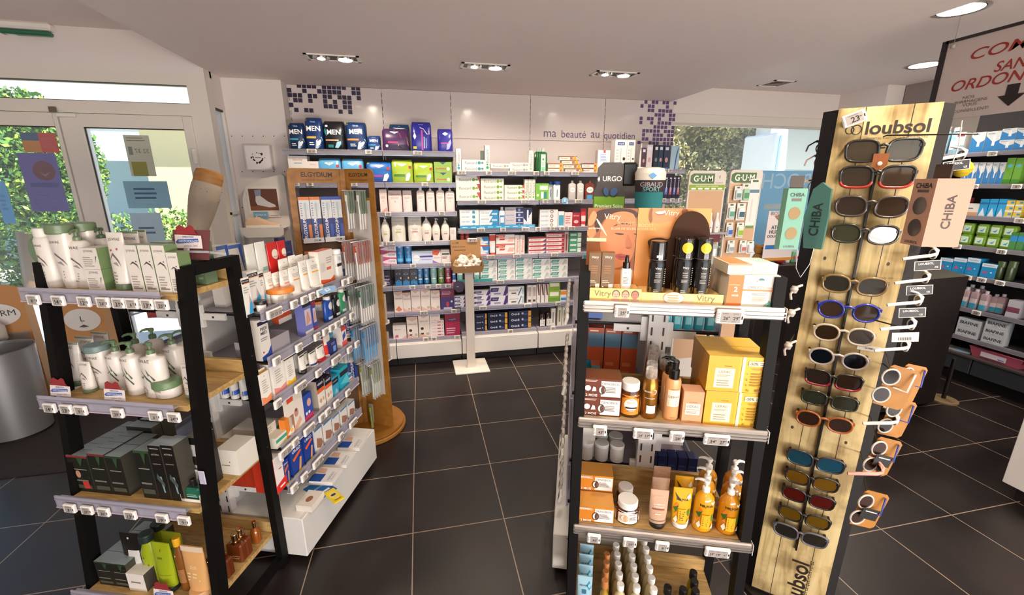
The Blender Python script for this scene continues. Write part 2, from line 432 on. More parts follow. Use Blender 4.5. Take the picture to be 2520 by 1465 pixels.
q=squares(L2,'5b4472',1100,180,4.2,.032).build('mosaic_decal');tag(q,'violet squares stuck on the wall panel beside the window','wall decal',kind='thing')
mb=MB();pl=onY(1338,335,4.199);pr=onY(1563,338,4.199)
def flat(x,z,o):return(x,4.199-o,z)
words=[('ma',1000,1130,630),('beauté',1183,1437,628),('au',1487,1575,640),('quotidien',1622,1942,640)]
for wd_,a,b_,v in words:
 A=onY(1100+a/4.2,180+v/4.2,4.199);Bq=onY(1100+b_/4.2,180+v/4.2,4.199)
 mb.text(wd_,(A.x+Bq.x)/2,A.z-(.012 if wd_=='quotidien' else 0),Bq.x-A.x,mat('5b4472'),surf=flat,bold=0)
tag(mb.build('wall_lettering'),'thin violet wall lettering about everyday beauty','wall lettering')
#  left pier with perforated board, door wall
mb=MB();mb.box(-1.475,-1.04,4.05,4.35,0,SOF,WALLM)
for k in range(6):
 for j in range(3):
  p=onY(570+k*26,335+j*88,4.05);mb.box(p.x-.004,p.x+.004,4.0495,4.0502,p.z-.004,p.z+.004,dk)
struct(mb,'wall_pier')
# return wall with a tall narrow pane between pier and doors
mb=MB();mb.box(-1.60,-1.475,3.862,3.87,0,SOF,WALLM);mb.box(-1.60,-1.475,4.02,4.10,0,SOF,WALLM);mb.box(-1.60,-1.475,3.87,4.02,2.2,SOF,WALLM);mb.box(-1.60,-1.475,3.87,4.02,0,.35,WALLM)
struct(mb,'wall_return')
mb=MB();mb.box(-1.50,-1.495,3.82,4.02,.35,2.2,clear('f4f8fa',.45,.6,'frosted_pane'));mb.box(-1.52,-1.48,3.82,4.02,2.185,2.2,dk)
mb.box(-1.52,-1.475,3.82,4.02,1.40,1.42,PVC);mb.box(-1.52,-1.475,3.82,4.02,.98,1.0,PVC)
struct(mb,'window_3')
DY=3.77
mb=MB();mb.box(-4.6,-1.475,DY,DY+.12,2.40,HI_L,WALLM);struct(mb,'wall_door')
# transom and door frames
GL=clear('dfeaec',.02,.02,'window_glass')
mb=MB()
mb.box(-4.6,-1.60,DY,DY+.09,2.325,2.40,PVC);mb.box(-4.6,-1.60,DY,DY+.09,2.12,2.20,PVC)
mb.box(-1.60,-1.475,DY,DY+.09,0,2.40,PVC);mb.box(-3.4,-3.28,DY,DY+.09,0,2.40,PVC)
struct(mb,'trim_1').name='door_frame'
bpy.data.objects['door_frame']['kind']='structure'
mb=MB();mb.box(-4.6,-1.60,DY+.04,DY+.045,2.2,2.325,GL);mb.box(-4.6,-1.60,DY+.0,DY+.045,2.2,2.204,dk);mb.box(-4.6,-1.6,DY,DY+.04,2.321,2.325,dk)
struct(mb,'window_2')
def leaf(name,x0,x1,gx0,gx1,hinge_r):
 e=bpy.data.objects.new(name,None);COL.objects.link(e);e.location=(x0,DY,0);e['kind']='structure'
 mb=MB();mb.T=Matrix.Translation((-x0,-DY,0))
 z0,z1=.02,2.112;y0,y1=DY-.02,DY+.05
 mb.box(x0,gx0,y0,y1,z0,z1,PVC,.004);mb.box(gx1,x1,y0,y1,z0,z1,PVC,.004)
 mb.box(gx0,gx1,y0,y1,2.025,z1,PVC);mb.box(gx0,gx1,y0,y1,z0,.20,PVC)
 mb.box(gx0,gx1,y0+.012,y0+.02,2.018,2.025,dk);mb.box(gx0,gx0+.006,y0+.012,y0+.02,.2,2.025,dk)
 child(mb,'door_panel',e)
 mb=MB();mb.T=Matrix.Translation((-x0,-DY,0));mb.box(gx0,gx1,DY+.012,DY+.016,.2,2.025,GL);child(mb,'pane',e)
 return e
d1=leaf('door_1',-2.415,-1.60,-2.285,-1.66,True)
d2=leaf('door_2',-3.28,-2.425,-3.15,-2.43-.02,False)
mb=MB();mb.T=Matrix.Translation((2.415,-DY,0));
for z in(1.78,.95,.3):mb.box(-1.625,-1.60,DY-.045,DY-.02,z,z+.11,WHITE,.004)
child(mb,'hinge',d1)
mb=MB();mb.T=Matrix.Translation((2.415,-DY,0));mb.box(-2.41,-2.30,DY-.05,DY-.02,2.085,2.108,WHITE,.004);child(mb,'door_stop',d1)
mb=MB();mb.T=Matrix.Translation((2.415,-DY,0));mb.box(-2.455,-2.415,DY-.03,DY-.02,2.115,2.15,mat('6b5c55'));child(mb,'door_latch',d1)
mb=MB();mb.T=Matrix.Translation((2.415,-DY,0));z=.87
mb.tube([(-2.33,DY-.02,z),(-2.33,DY-.07,z),(-2.18,DY-.07,z+.01)],.009,mat('bfc0c0',.25,1.),8);child(mb,'door_handle',d1)
# left wall, right wall, wall behind, to close the shop
mb=MB();mb.box(-4.7,-4.6,-3.2,3.9,0,HI_L,WALLM);struct(mb,'wall_left')
mb=MB();mb.box(-4.7,5.3,-3.3,-3.2,0,.35,WALLM);mb.box(-4.7,5.3,-3.3,-3.2,2.45,HI_L+.1,WALLM);mb.box(-4.7,-1.0,-3.3,-3.2,.35,2.45,WALLM);mb.box(4.2,5.3,-3.3,-3.2,.35,2.45,WALLM);struct(mb,'wall_front')
mb=MB();mb.box(4.98,5.2,-3.2,4.4,0,HI_R,WALLM);struct(mb,'wall_right')
#  window wall on the right
WY=4.26
mb=MB();mb.box(2.56,5.2,WY,WY+.2,2.285,HI_R,WALLM);mb.box(2.56,5.2,WY,WY+.2,0,.7,WALLM);mb.box(4.56,5.2,WY,WY+.2,.7,2.285,WALLM)
struct(mb,'wall_window')
mb=MB();mb.box(2.56,4.6,WY-.015,WY+.06,2.255,2.345,PVC,.004);mb.box(2.56,4.56,WY-.005,WY+.06,2.235,2.257,mat('c9c2ba'));mb.box(4.53,4.58,WY-.01,WY+.06,.7,2.27,PVC);mb.box(2.56,4.58,WY-.01,WY+.06,.66,.72,PVC)
struct(mb,'window_1_frame').name='window_1'
mb=MB();mb.box(2.56,4.53,WY+.03,WY+.034,.72,2.24,GL);o=struct(mb,'window_4');o.name='window_1_pane'
mb=MB();mb.box(4.62,4.98,3.75,WY,0,HI_R,WALLM);struct(mb,'wall_corner')
#  recessed lamps
BLK=mat('120e0c',.4);LAMP=mat('fff4e2',.5,emit=26.0);CHROME=mat('c8c4be',.18,1.0)
def double_lamp(p,label,g):
 e=empty('recessed_light',Matrix.Translation(p),label,'ceiling light',g)
 mb=MB();w,h=.34/2,.15/2
 for a in((-w,w,-h,-h+.016),(-w,w,h-.016,h),(-w,-w+.02,-h,h),(w-.02,w,-h,h)):mb.box(a[0],a[1],a[2],a[3],-.006,.0,WHITE)
 child(mb,'frame',e)
 mb=MB();w-=.02;h-=.016;mb.box(-w,w,-h,h,-.0012,-.0004,BLK);child(mb,'housing',e)
 for x in(-.075,.075):
  mb=MB();mb.lathe([(.052,-.012),(.056,-.001)],CHROME,x,0,24);b=child(mb,'lamp',e)
  mb=MB();rl=1 if x>0 else.55;mb.lathe([(.03*rl,-.016),(.044*rl,-.0135)],LAMP,x,0,24);child(mb,'bulb',b)
 return e
for i,p in enumerate(DBL[:3]):double_lamp(p,['black recessed ceiling spotlight pair nearest the entrance doors','black recessed ceiling spotlight pair above the middle of the wall','black recessed ceiling spotlight pair nearest the window'][i],'recessed spotlights over the wall shelves')
for p in DBL[3:]:double_lamp(p,'recessed ceiling spotlight pair behind the viewer','recessed spotlights out of the picture')
def round_lamp(p,label,g):
 e=empty('round_ceiling_light',Matrix.Translation(p),label,'ceiling light',g)
 mb=MB();mb.lathe([(.105,-.004),(.105,0),(.125,-.001),(.125,-.006),(.105,-.004)],CHROME,0,0,32);child(mb,'rim',e)
 mb=MB();mb.lathe([(.001,-.006),(.100,-.0045)],mat('fff6e8',.5,emit=9.),0,0,32);child(mb,'diffuser',e)
for i,p in enumerate(ROUND):round_lamp(p,['round white ceiling light beyond the hanging sign','round white ceiling light above the hanging sign cable','round white ceiling light out of the picture','round white ceiling light out of the picture'][i],'round ceiling lights')
p=onZ(1910,205,HI_R);e=empty('ceiling_vent',Matrix.Translation(p),'small square dark recessed spot by the window ceiling','ceiling vent')
mb=MB();
for a in((-.12,.12,-.12,-.1),(-.12,.12,.1,.12),(-.12,-.1,-.12,.12),(.1,.12,-.12,.12)):mb.box(*a,-.006,0,WHITE)
child(mb,'frame',e)
mb=MB();mb.box(-.1,.1,-.1,.1,-.002,0,mat('4a2a22'));mb.lathe([(.05,-.012),(.07,-.002)],mat('6a4030',.3,.6),0,0,20);child(mb,'lamp',e)
# emergency exit light on the left
p=onZ(70,62,HI_L)
ex=empty('exit_light',Matrix.Translation(p)@Matrix.Rotation(math.radians(2),4,'Z'),'white ceiling box with a green running man exit sign','exit light')
mb=MB();mb.box(-.17,.17,-.10,.06,-.045,0,WHITE,.012);child(mb,'housing',ex)
mb=MB();mb.box(-.13,.15,-.075,.045,-.075,-.045,mat('2f6b52',.35,coat=.4),.01)
W_=mat('dfeee4');mb.box(-.10,-.05,-.06,.0,-.0758,-.0752,W_);mb.box(-.03,.02,-.03,.0,-.0758,-.0752,W_);mb.box(.03,.12,-.035,-.015,-.0758,-.0752,W_)
child(mb,'sign',ex)
mb=MB();
for x in(-.01,.07):mb.lathe([(.006,-.08),(.007,-.074)],mat('ffffff',.4,emit=8.),x,.02,10)
child(mb,'bulb',ex)
#  outside: ground, greenery, buildings
mb=MB();mb.box(-14,-1.4,3.9,16,-.15,-.05,mat('c4c2be',.8));mb.box(2.4,14,4.5,16,-.15,-.05,mat('d4d2cc',.8));mb.box(-1.4,2.4,4.5,16,-.15,-.05,mat('c4c2be',.8));struct(mb,'ground_outside')
def leaves(mb,cx,cy,cz,rx,ry,rz,n,ms,size=.05,seed=1,shell=.55):
 R=random.Random(seed)
 vv={m:([],[])for m in ms}
 for _ in range(n):
  while True:
   x,y,z=R.uniform(-1,1),R.uniform(-1,1),R.uniform(-1,1);d=math.sqrt(x*x+y*y+z*z)
   if shell<d<1:break
  px,py,pz=cx+x*rx,cy+y*ry,cz+z*rz;s=size*R.uniform(.5,1.3)
  a=Vector((R.gauss(0,1),R.gauss(0,1),R.gauss(0,1))).normalized();b=a.cross(Vector((R.gauss(0,1),R.gauss(0,1),R.gauss(0,1)))).normalized()
  m=ms[int(R.random()*len(ms))];V,F=vv[m];k=len(V);P=Vector((px,py,pz))
  V+=[tuple(P-a*s),tuple(P-b*s*.5),tuple(P+a*s),tuple(P+b*s*.5)];F.append((k,k+1,k+2,k+3))
 for m in ms:mb.add(vv[m][0],vv[m][1],m)
def boxleaves(mb,x0,x1,y0,y1,z0,z1,n,ms,size,seed):
 R=random.Random(seed);vv={m:([],[])for m in ms}
 bl=[(R.uniform(x0,x1),R.uniform(y0,y1),R.uniform(z0,z1),R.uniform(.25,.5))for _ in range(110)]
 for _ in range(n):
  bx,by,bz,br=R.choice(bl);a=Vector((R.gauss(0,1),R.gauss(0,1),R.gauss(0,1))).normalized()
  P=Vector((bx,by,bz))+a*br*R.uniform(.75,1.05);s=size*R.uniform(.5,1.3)
  a=Vector((R.gauss(0,1),R.gauss(0,1),R.gauss(0,1))).normalized();b=a.cross(Vector((R.gauss(0,1),R.gauss(0,1),R.gauss(0,1)))).normalized()
  V,F=vv[ms[int(R.random()*len(ms))]];k=len(V)
  V+=[tuple(P-a*s),tuple(P-b*s*.5),tuple(P+a*s),tuple(P+b*s*.5)];F.append((k,k+1,k+2,k+3))
 for m in ms:mb.add(vv[m][0],vv[m][1],m)
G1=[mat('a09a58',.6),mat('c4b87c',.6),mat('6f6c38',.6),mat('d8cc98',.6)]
G2=[mat('3e6a2e',.6),mat('5c8a35',.6),mat('2f5226',.6),mat('8fae3e',.6)]
mb=MB();boxleaves(mb,3.2,8.2,8.2,9.0,.2,3.9,42000,G1,.045,3);mb.box(3.0,8.6,9.0,9.1,0,3.6,mat('6a6440'))
tag(mb.build('sunlit_hedge'),kind='stuff',label='pale sunlit hedge filling the window on the right',cat='hedge')
mb=MB();mb.tube([(-5.6,7.4,0),(-5.5,7.4,1.2),(-5.3,7.3,2.2)],[.12,.09,.05],mat('5a4636'),8);t=mb.build('street_tree');tag(t,'green tree seen through the right door pane','tree')
mb=MB();leaves(mb,-5.1,7.2,1.9,.8,.7,.95,16000,G2,.042,5,.3);child(mb,'foliage',t)
mb=MB();mb.tube([(-8.0,7.6,0),(-7.7,7.5,1.6),(-7.2,7.3,2.2)],[.14,.1,.05],mat('4a3a2c'),8);t=mb.build('street_tree');tag(t,'green tree seen through the left door pane','tree')
mb=MB();leaves(mb,-7.6,7.3,1.9,1.0,.8,.9,16000,G2,.042,6,.3);child(mb,'foliage',t)
mb=MB();boxleaves(mb,-11,-3.0,8.2,8.8,.0,.9,20000,G2,.045,8);tag(mb.build('low_hedge'),kind='stuff',label='low bright green hedge along the street outside',cat='hedge')
mb=MB();mb.box(-5.2,-1.6,10,13,0,2.9,mat('e6d3a0',.7));mb.box(-12,-1.5,9.6,13.1,2.9,3.9,mat('f4f0ea'));mb.box(-4.0,-3.2,9.97,10.02,.9,2.1,mat('8fa3b0',.2))
tag(mb.build('house'),'yellowish house across the street behind the tree','building')
mb=MB();mb.box(-16,-5.6,13,14,0,2.2,mat('a4c0cc',.6));tag(mb.build('street_wall'),'blue wall across the street on the far left','wall outside')
# solid block imitating a white and blue reflection in the right window
mb=MB();A=onY(1915,325,6.6);Bq=onY(1990,420,6.6)
mb.box(A.x,Bq.x,6.6,7.4,0,A.z,mat('e8eef0',.5),.03);mb.box(A.x+.05,A.x+.09,6.59,6.6,Bq.z,A.z-.05,mat('6fa6cc'));mb.box(A.x+.3,A.x+.36,6.59,6.6,Bq.z,A.z-.05,mat('7fb2d4'))
tag(mb.build('kiosk'),'white and pale blue kiosk standing outside the window','kiosk')
mb=MB();mb.box(Bq.x,Bq.x+4,7.6,8,0,3.4,mat('f0f2f2',.6));tag(mb.build('white_wall'),'bright white building wall beyond the kiosk','building')
#  shelving
RAIL=clear('c9c4d0',.28,.18,'clear_price_rail');SHELFW=mat('b9b4c4',.3,coat=.2);STEEL=mat('cfcac4',.35)
ALU=mat('a89f97',.35,.6);BLACKF=mat('070504',.6);BLACKF.node_tree.nodes['Principled BSDF'].inputs['Specular IOR Level'].default_value=.2;OAK=wood('oak_board','9c7a48','c6a468',(2.5,16,16));OAKS=wood('oak_edge','b98a55','d9b27c',(3,20,20))
BF=Frame(0,3.84,0)
ZL=[1.901,1.647,1.403,1.150,.948,.752,.508,.249]
ZM=[1.744,1.497,1.250,1.005,.764,.522,.270]
ZR=[1.775,1.50,1.250,1.005,.764,.522,.270]
BAYS=[(-1.035,-.280,ZL),(-.274,.318,ZL),(.326,1.062,ZM),(1.072,1.817,ZM),(1.826,2.52,ZR)]
BACKG=mat('6e645f',.6)
names=['leftmost shelving bay on the back wall beside the white pier','shelving bay on the back wall right of the leftmost one','middle shelving bay on the back wall behind the white stand','shelving bay under the violet lettering','shelving bay on the back wall beside the window']
for bi,(x0,x1,zs)in enumerate(BAYS):
 e=empty('wall_shelving',Matrix.Translation(((x0+x1)/2,3.84,0)),names[bi],'shelving','wall shelving bays')
 w=(x1-x0)/2
 for zi,z in enumerate(zs):
  mb=MB();mb.box(-w,w,.004,.355,z-.016-z*0,z,SHELFW);mb.box(-w,w,.02,.355,z-.028,z-.016,STEEL)
  sh=child(mb,'shelf',e)
  mb=MB();mb.box(-w,w,-.012,-.004,z-.034,z+.008,RAIL);mb.box(-w,w,-.014,.004,z-.003,z+.001,RAIL);mb.box(-w,w,-.013,-.003,z-.036,z-.032,mat('9fb0e0',.2))
  child(mb,'price_rail',sh)
  if zi<len(zs)-1:
   mb=MB();
   for s in(-1,1):mb.prism([(0,0),(0,.05),(.0,.05)]if False else[(s*(w-.002),z-.06),(s*(w-.006),z-.06),(s*(w-.006),z-.02),(s*(w-.002),z-.02)],.15,.355,STEEL)
   child(mb,'bracket',sh)
 mb=MB();mb.box(-w,w,-.055,.35,.08,zs[-1]-.035,mat('e6e1da',.3),.003);mb.box(-w,w,-.05,.3,zs[-1]-.035,zs[-1]-.03,mat('efeae3'));b=child(mb,'base_drawer',e)
 mb=MB();mb.box(-w,w,.0,.3,0,.08,mat('15100e'));child(mb,'toe_kick',e)
 mb=MB();mb.box(-w-.004,w+.004,.352,.3585,.25,zs[0]-.03 if bi<2 else zs[0]-.03,BACKG);child(mb,'back_board',e)
 # ------------------------------------------------------------------ price tags
TAGW=mat('eee8e0',.35,coat=.3);TAGS=mat('a9a098',.35);TAGK=mat('2a2422')
def T_tag(w=.056,h=.036,nums=('12',),side='l'):
 key=('tag',w,h,nums)
 if key in TPL:return TPL[key]
 mb=MB();mb.box(-w/2,w/2,-.010,.002,-h,0,TAGW,.003)
 sc=MB();x0=-w/2+h*.26;x1=w/2-h*.22
 sc.box(x0,x1,-.0105,-.0101,-h*.88,-h*.12,TAGS)
 n=len(nums);cw=(x1-x0)/n
 for i,t in enumerate(nums):
  sc.text(t,x0+cw*(i+.52),-h*.56,cw*.5 if len(t)>1 else cw*.24,TAGK,y=-.0107,bold=.02)
  sc.box(x0+cw*(i+.78),x0+cw*(i+.92),-.0107,-.0106,-h*.5,-h*.44,TAGK)
  sc.box(x0+cw*(i+.15),x0+cw*(i+.75),-.0107,-.0106,-h*.24,-h*.2,mat('6d655e'))
  sc.box(x0+cw*(i+.15),x0+cw*(i+.6),-.0107,-.0106,-h*.80,-h*.77,mat('6d655e'))
 mb.box(w/2-h*.17,w/2-h*.08,-.0106,-.0101,-h*.62,-h*.38,TAGK)
 for k in range(5):mb.box(-w/2+h*.07,-w/2+h*.18,-.0106,-.0101,-h*(.2+.13*k),-h*(.26+.13*k)+h*.03,mat('6d655e'))
 TPL[key]=('price_tag',mb.mesh('price_tag'),[('tag_screen',sc.mesh('tag_screen'),[])])
 return TPL[key]
RN=random.Random(5)
def rail_tags(F,d,z,us,lab,group,v=None,w=.056,h=.036,nums=None,rot=0,pitch=0):
 """tags hung from a rail: us are pixel columns of their centres (v their row)"""
 for i,u in enumerate(us):
  ww=w;nn=(str(RN.randint(4,29)),)
  if isinstance(u,tuple):
   u,k=u;ww=w*(.62+.42*k)if isinstance(k,int)else w;nn=tuple(str(RN.randint(4,29))for _ in range(k))if isinstance(k,int)else tuple(k.split())
   if not isinstance(k,int):ww=w*(1 if len(nn)==1 else 1.75 if len(nn)==2 else 2.0)
  s=F.front(u,v,d)[0]
  spawn(T_tag(ww,h,nn),F.M(s,d,z,rot)@Matrix.Rotation(math.radians(pitch),4,'X'),lab,'price tag',group)
def c2(x):return 680+x/4.884
def c3(x):return 1100+x/4.2
def c4(x):return 920+x/4.5
T=lambda*a:[(c4(x),k)for x,k in a]
g='price tags on the wall shelving'
for z,xs in((ZL[0],[(c2(497),2),(c2(1158),1),(c2(1730),2)]),(ZL[1],[(c2(265),1),(c2(430),1),(c2(955),1),(c2(1795),1)]),(ZL[2],T((148,1),(748,1))),(ZL[3],T((148,2),(588,2))),(ZL[4],T((392,1),(790,2))),(ZL[5],T((370,1),(550,1),(675,1),(785,1))),(ZL[6],T((487,2),(843,1))),(ZL[7],T((492,1),(590,1),(870,1)))):
 rail_tags(BF,-.014,z+.008,xs,'white price tag on left wall bays, shelf %s'%('one two three four five six seven eight'.split()[ZL.index(z)]),g,v=500,w=.05,h=.034)
for z,xs in((ZM[0],[(c3(160),2),(c3(435),1),(c3(670),2),(c3(915),1),(c3(1022),1),(c3(1310),2)]),(ZM[1],T((1195,2),(1670,2),(1895,1),(2025,1),(2262,2))),(ZM[2],T((1180,2),(1428,1),(1680,2),(1820,1),(1980,1),(2090,1),(2195,2))),(ZM[3],T((1285,2),(1585,2),(2015,2))),(ZM[4],T((1393,2),(1860,2))),(ZM[5],T((1185,2),(1715,2),(2070,1))),(ZM[6],T((1510,1),(2018,1)))):
 rail_tags(BF,-.014,z+.008,xs,'white price tag on middle wall bays, shelf %s'%('one two three four five six seven'.split()[ZM.index(z)]),g,v=500,w=.05,h=.034)
rail_tags(BF,-.014,ZR[0]+.008,[(c3(1990),1),(c3(2118),1),(c3(2250),1),(c3(2305),1)],'white price tag on the top shelf by the window',g,v=415,w=.045,h=.034)
rail_tags(BF,-.014,ZR[1]+.008,[(c3(2238),1),(c3(2325),1),(c3(2405),1)],'white price tag on the second shelf by the window',g,v=495,w=.045,h=.034)
# ------------------------------------------------------------------ the two display units
LF=Frame(-1.253,1.673,-19.3);RF=Frame(.452,1.161,-20.3)
LZ=[1.302,.935,.567,.190];RZs=[1.300,.926,.540,.158]
def lean(z):return-.1*(1.39-z)
def leanR(z):return-.06*(1.39-z)
def display(F,W,zs,label,rail,lean=lean,out=.012):
 e=empty('display_unit',F.M(W/2,.1,0),label,'display shelf','black framed display units')
 T=Matrix.Translation((-W/2,-.1,0));t=.03
 for x0 in(0,W-t):
  mb=MB();mb.T=T;f0,f1=lean(0),lean(1.39)
  def bar(ya0,ya1,yb0,yb1,za,zb):
   v=[(x0,ya0,za),(x0+t,ya0,za),(x0+t,ya1,za),(x0,ya1,za),(x0,yb0,zb),(x0+t,yb0,zb),(x0+t,yb1,zb),(x0,yb1,zb)]
   mb.add(v,[(3,2,1,0),(4,5,6,7),(0,1,5,4),(1,2,6,5),(2,3,7,6),(3,0,4,7)],BLACKF)
  bar(f0,f0+.042,f1,f1+.042,0,1.388);bar(.198,.235,.198,.235,0,1.388);bar(f1+.042,.198,f1+.042,.198,1.352,1.388);bar(lean(.06)+.042,.198,lean(.06)+.042,.198,.03,.06)
  for z in(1.28,1.0,.6,.22):
   xx=x0+t if x0 else x0
   mb.lathe([(.004,z),(.004,z+.001)],mat('6b6360',.3,.8),xx,.216,8)
  child(mb,'side_frame',e)
 for z in zs:
  f=lean(z)-out
  mb=MB();mb.T=T;mb.box(t,W-t,f,.198,z-.02,z,OAK);sh=child(mb,'shelf',e)
  mb=MB();mb.T=T;mb.box(t,W-t,.200,.216,z-.02,z+.052,OAK);child(mb,'upstand',sh)
  mb=MB();mb.T=T
  if rail=='alu':
   mb.box(.012,W+.004,f-.022,f-.002,z-.032,z+.004,ALU,.004);mb.box(.012,W+.004,f-.026,f-.022,z-.012,z-.008,mat('8f8780',.3,.6));mb.box(.012,W+.004,f-.026,f-.022,z-.022,z-.019,mat('8f8780',.3,.6))
   mb.box(W+.0045,W+.006,f-.024,f-.002,z-.034,z+.004,mat('e6dfd6'))
  else:
   mb.box(-.02,W-.06,f-.022,f-.018,z-.034,z+.012,RAIL);mb.box(-.02,W-.06,f-.024,f-.0,z-.004,z-.001,RAIL);mb.box(-.02,W-.06,f-.0245,f-.016,z-.036,z-.032,mat('b8a9b4',.25))
  child(mb,'price_rail',sh)
 return e
display(LF,.552,LZ,'black framed display unit with oak shelves on the left','clear')
display(RF,.566,RZs,'black framed display unit with oak shelves on the right','alu',leanR,-.014)
# the white metal gondolas behind them: local x along the width, y away from the end
PEG=mat('c8c2bc',.45)
def gondola(F,W,label,side,y0,y1,zshelf,zbase,name='gondola'):
 """side: list of (s_edge, spine) for the sides that carry shelves"""
 e=empty(name,F.M(W/2,y0,0),label,'gondola','white metal gondolas')
 T=Matrix.Translation((-W/2,-y0,0));c=W/2
 mb=MB();mb.T=T;mb.box(c-.012,c+.012,y0+.03,y1,.1,1.18,PEG)
 child(mb,'back_panel',e)
 mb=MB();mb.T=T;mb.box(c-.032,c+.032,y0+.0,y0+.03,.06,1.27,mat('d8d2cb',.4))
 for k in range(21):z=.13+k*.052;mb.box(c-.003+.02,c+.003+.02,y0-.001,y0,z,z+.03,dk);mb.box(c-.003-.02,c+.003-.02,y0-.001,y0,z,z+.03,dk)
 child(mb,'upright',e)
 mb=MB();mb.T=T;lo=min(s for s in side);hi=max(side)
 lo=min(lo,c);hi=max(hi,c)
 mb.box(lo,hi,y0,y1,.035,zbase,mat('ddd8cf',.3),.003);mb.box(lo+.004,hi-.02,y0+.004,y1-.004,zbase-.001,zbase+.001,mat('e9e5dc',.35));child(mb,'base',e)
 mb=MB();mb.T=T;mb.box(lo+.04,hi-.04,y0+.05,y1-.04,0,.035,mat('120d0b'));child(mb,'plinth',e)
 for se in side:
  sg=1 if se>c else-1;edge=c+(.29 if sg>0 else-.29)if name=='gondola' else se
  for z in zshelf:
   x0,x1=sorted((c+sg*.012,edge))
   mb=MB();mb.T=T;mb.box(x0,x1,y0+.035,y1,z-.006,z,clear('c9c4cf',.35,.12,'clear_shelf'));mb.box(x0,x1,y0+.035,y0+.04,z-.012,z,BLACKF);sh=child(mb,'shelf',e)
   mb=MB();mb.T=T;xr=sorted((edge,edge+sg*.006));mb.box(xr[0],xr[1],y0+.035,y1,z-.03,z+.014,RAIL);xr=sorted((edge-sg*.004,edge+sg*.009));mb.box(xr[0],xr[1],y0+.035,y1,z-.032,z-.028,mat('d5cfe0',.15));child(mb,'price_rail',sh)
   mb=MB();mb.T=T;xb=sorted((c+sg*.02,c+sg*.15));mb.box(xb[0],xb[1],y0+.02,y0+.03,z-.028,z-.002,mat('e2ddd6',.4));xb=sorted((c+sg*.02,c+sg*.055));mb.box(xb[0],xb[1],y0+.018,y0+.031,z-.06,z+.03,mat('e2ddd6',.4));xm=c+sg*.1;mb.box(xm-.004,xm+.004,y0+.0185,y0+.02,z-.02,z-.012,dk);child(mb,'bracket',sh)
 return e
GZ=[1.150,.955,.780,.555,.360]
gondola(LF,.552,'white gondola with clear price rails behind the left display unit',(.64,-.09),.240,.955,GZ,.232)
GZR=[1.150,.86,.56,.36]
gondola(RF,.566,'white gondola with clear price rails behind the right display unit',(-.062,),.240,.99,GZR,.215)
#  goods on the wall shelves
C2,C3,C4,C5=(680,180,4.884),(1100,180,4.2),(920,440,4.5),(920,640,4.5)
def put(F,z,src,x0,x1,yt,fn,label,cat,group=None,d=.016,depth=None,n=1,rot=0,hmax=None,ybot=None):
 ox,oy,k=src;v=oy+yt/k;q=d+(depth or.03)*{'jar':.9,'bottle':.7,'spray can':.7,'canister':.7,'tube':.5,'pouch':.5}.get(cat,0)
 s0,zt=F.front(ox+x0/k,v,q);s1,_=F.front(ox+x1/k,v,q)
 w=max(.012,s1-s0);h=max(.015,zt-z)
 if ybot is not None:z=F.front(ox+x0/k,oy+ybot/k,d)[1];h=zt-z
 if hmax:h=min(h,hmax)
 dd=depth or min(w,.12);out=[]
 for i in range(n):
  t=fn(round(w-.0015,3),round(h/n,3)-.0006,dd)
  out.append(spawn(t,F.M((s0+s1)/2,d,z+.0004+i*h/n,rot),label,cat,group))
 return out
def box(c,deco=(),**k):return lambda w,h,d:T_box(w,h,d,c,deco,**k)
PACKP=[(0,.97,.9,5),(.04,1,1,5),(.5,1.0,1.06,4),(.88,.99,.95,5),(.96,.93,.6,5),(1,.9,.3,4)]
def pack(c,deco=(),P=PACKP,name='soft_pack',**k):return lambda w,h,d:T_body(w,h,d,P,c,deco,name=name,m=mat(c,.28),**k)
gT='incontinence packs on the top wall shelves'
def menpack(c,band,word='MEN',tw=.8):
 return pack(c,[('r',-.5,.0,.5,.06,'0d1c3c'),('r',-.48,.36,.12,.42,band),('t','TENA',0,.86,.3,'cfe0f0',dict(bold=0)),('t',word,0,.66,tw,'f0eee8',dict(bold=.03)),('p',[(.02,.06),(.1,.3),(.42,.42),(.47,.3),(.3,.12),(.15,.05)],'b9cfe6'),('p',[(.10,.12),(.16,.27),(.38,.34),(.40,.28),(.28,.15)],'dfe9f2'),('p',[(-.5,1),(-.36,1),(-.36,.9),(-.43,.87),(-.5,.9)],'b9c23c'),('l',-.3,.14,0,.26,2,'dfe6ee')])
z=ZL[0]
put(BF,z,C2,118,315,585,menpack('0e2a56','2f9fb0'),'navy pack of men pads with a teal band, first on the top shelf','pack',gT,depth=.11)
put(BF,z,C2,318,533,524,menpack('0f2f66','d9b64a'),'tallest navy pack of men pads with a gold band','pack',gT,depth=.12)
put(BF,z,C2,542,806,566,pack('141218',[('p',[(-.46,.62),(-.40,.74),(.40,.74),(.46,.62),(.36,.5),(-.36,.5)],'1d9aa0'),('t','MEN',0,.62,.62,'f4f4f0',dict(bold=.03)),('o',-.32,.82,.07,'dfe6ee',.05),('p',[(0,.1),(.12,.3),(.3,.32),(.3,.22),(.15,.08)],'8fc4dc'),('r',-.3,.10,-.05,.2,'1d7a80'),('r',-.4,.33,.2,.37,'e7b78a')]),'black pack of mens pants with a teal shield','pack',gT,depth=.13)
put(BF,z,C2,815,1068,580,menpack('12305f','d9843a',tw=.62),'navy pack of men pads with an orange band','pack',gT,depth=.12)
put(BF,z,C2,1086,1244,745,menpack('123a78','45a7d9',tw=.62),'smallest navy pack of men pads with a sky blue band','pack',gT,depth=.1)
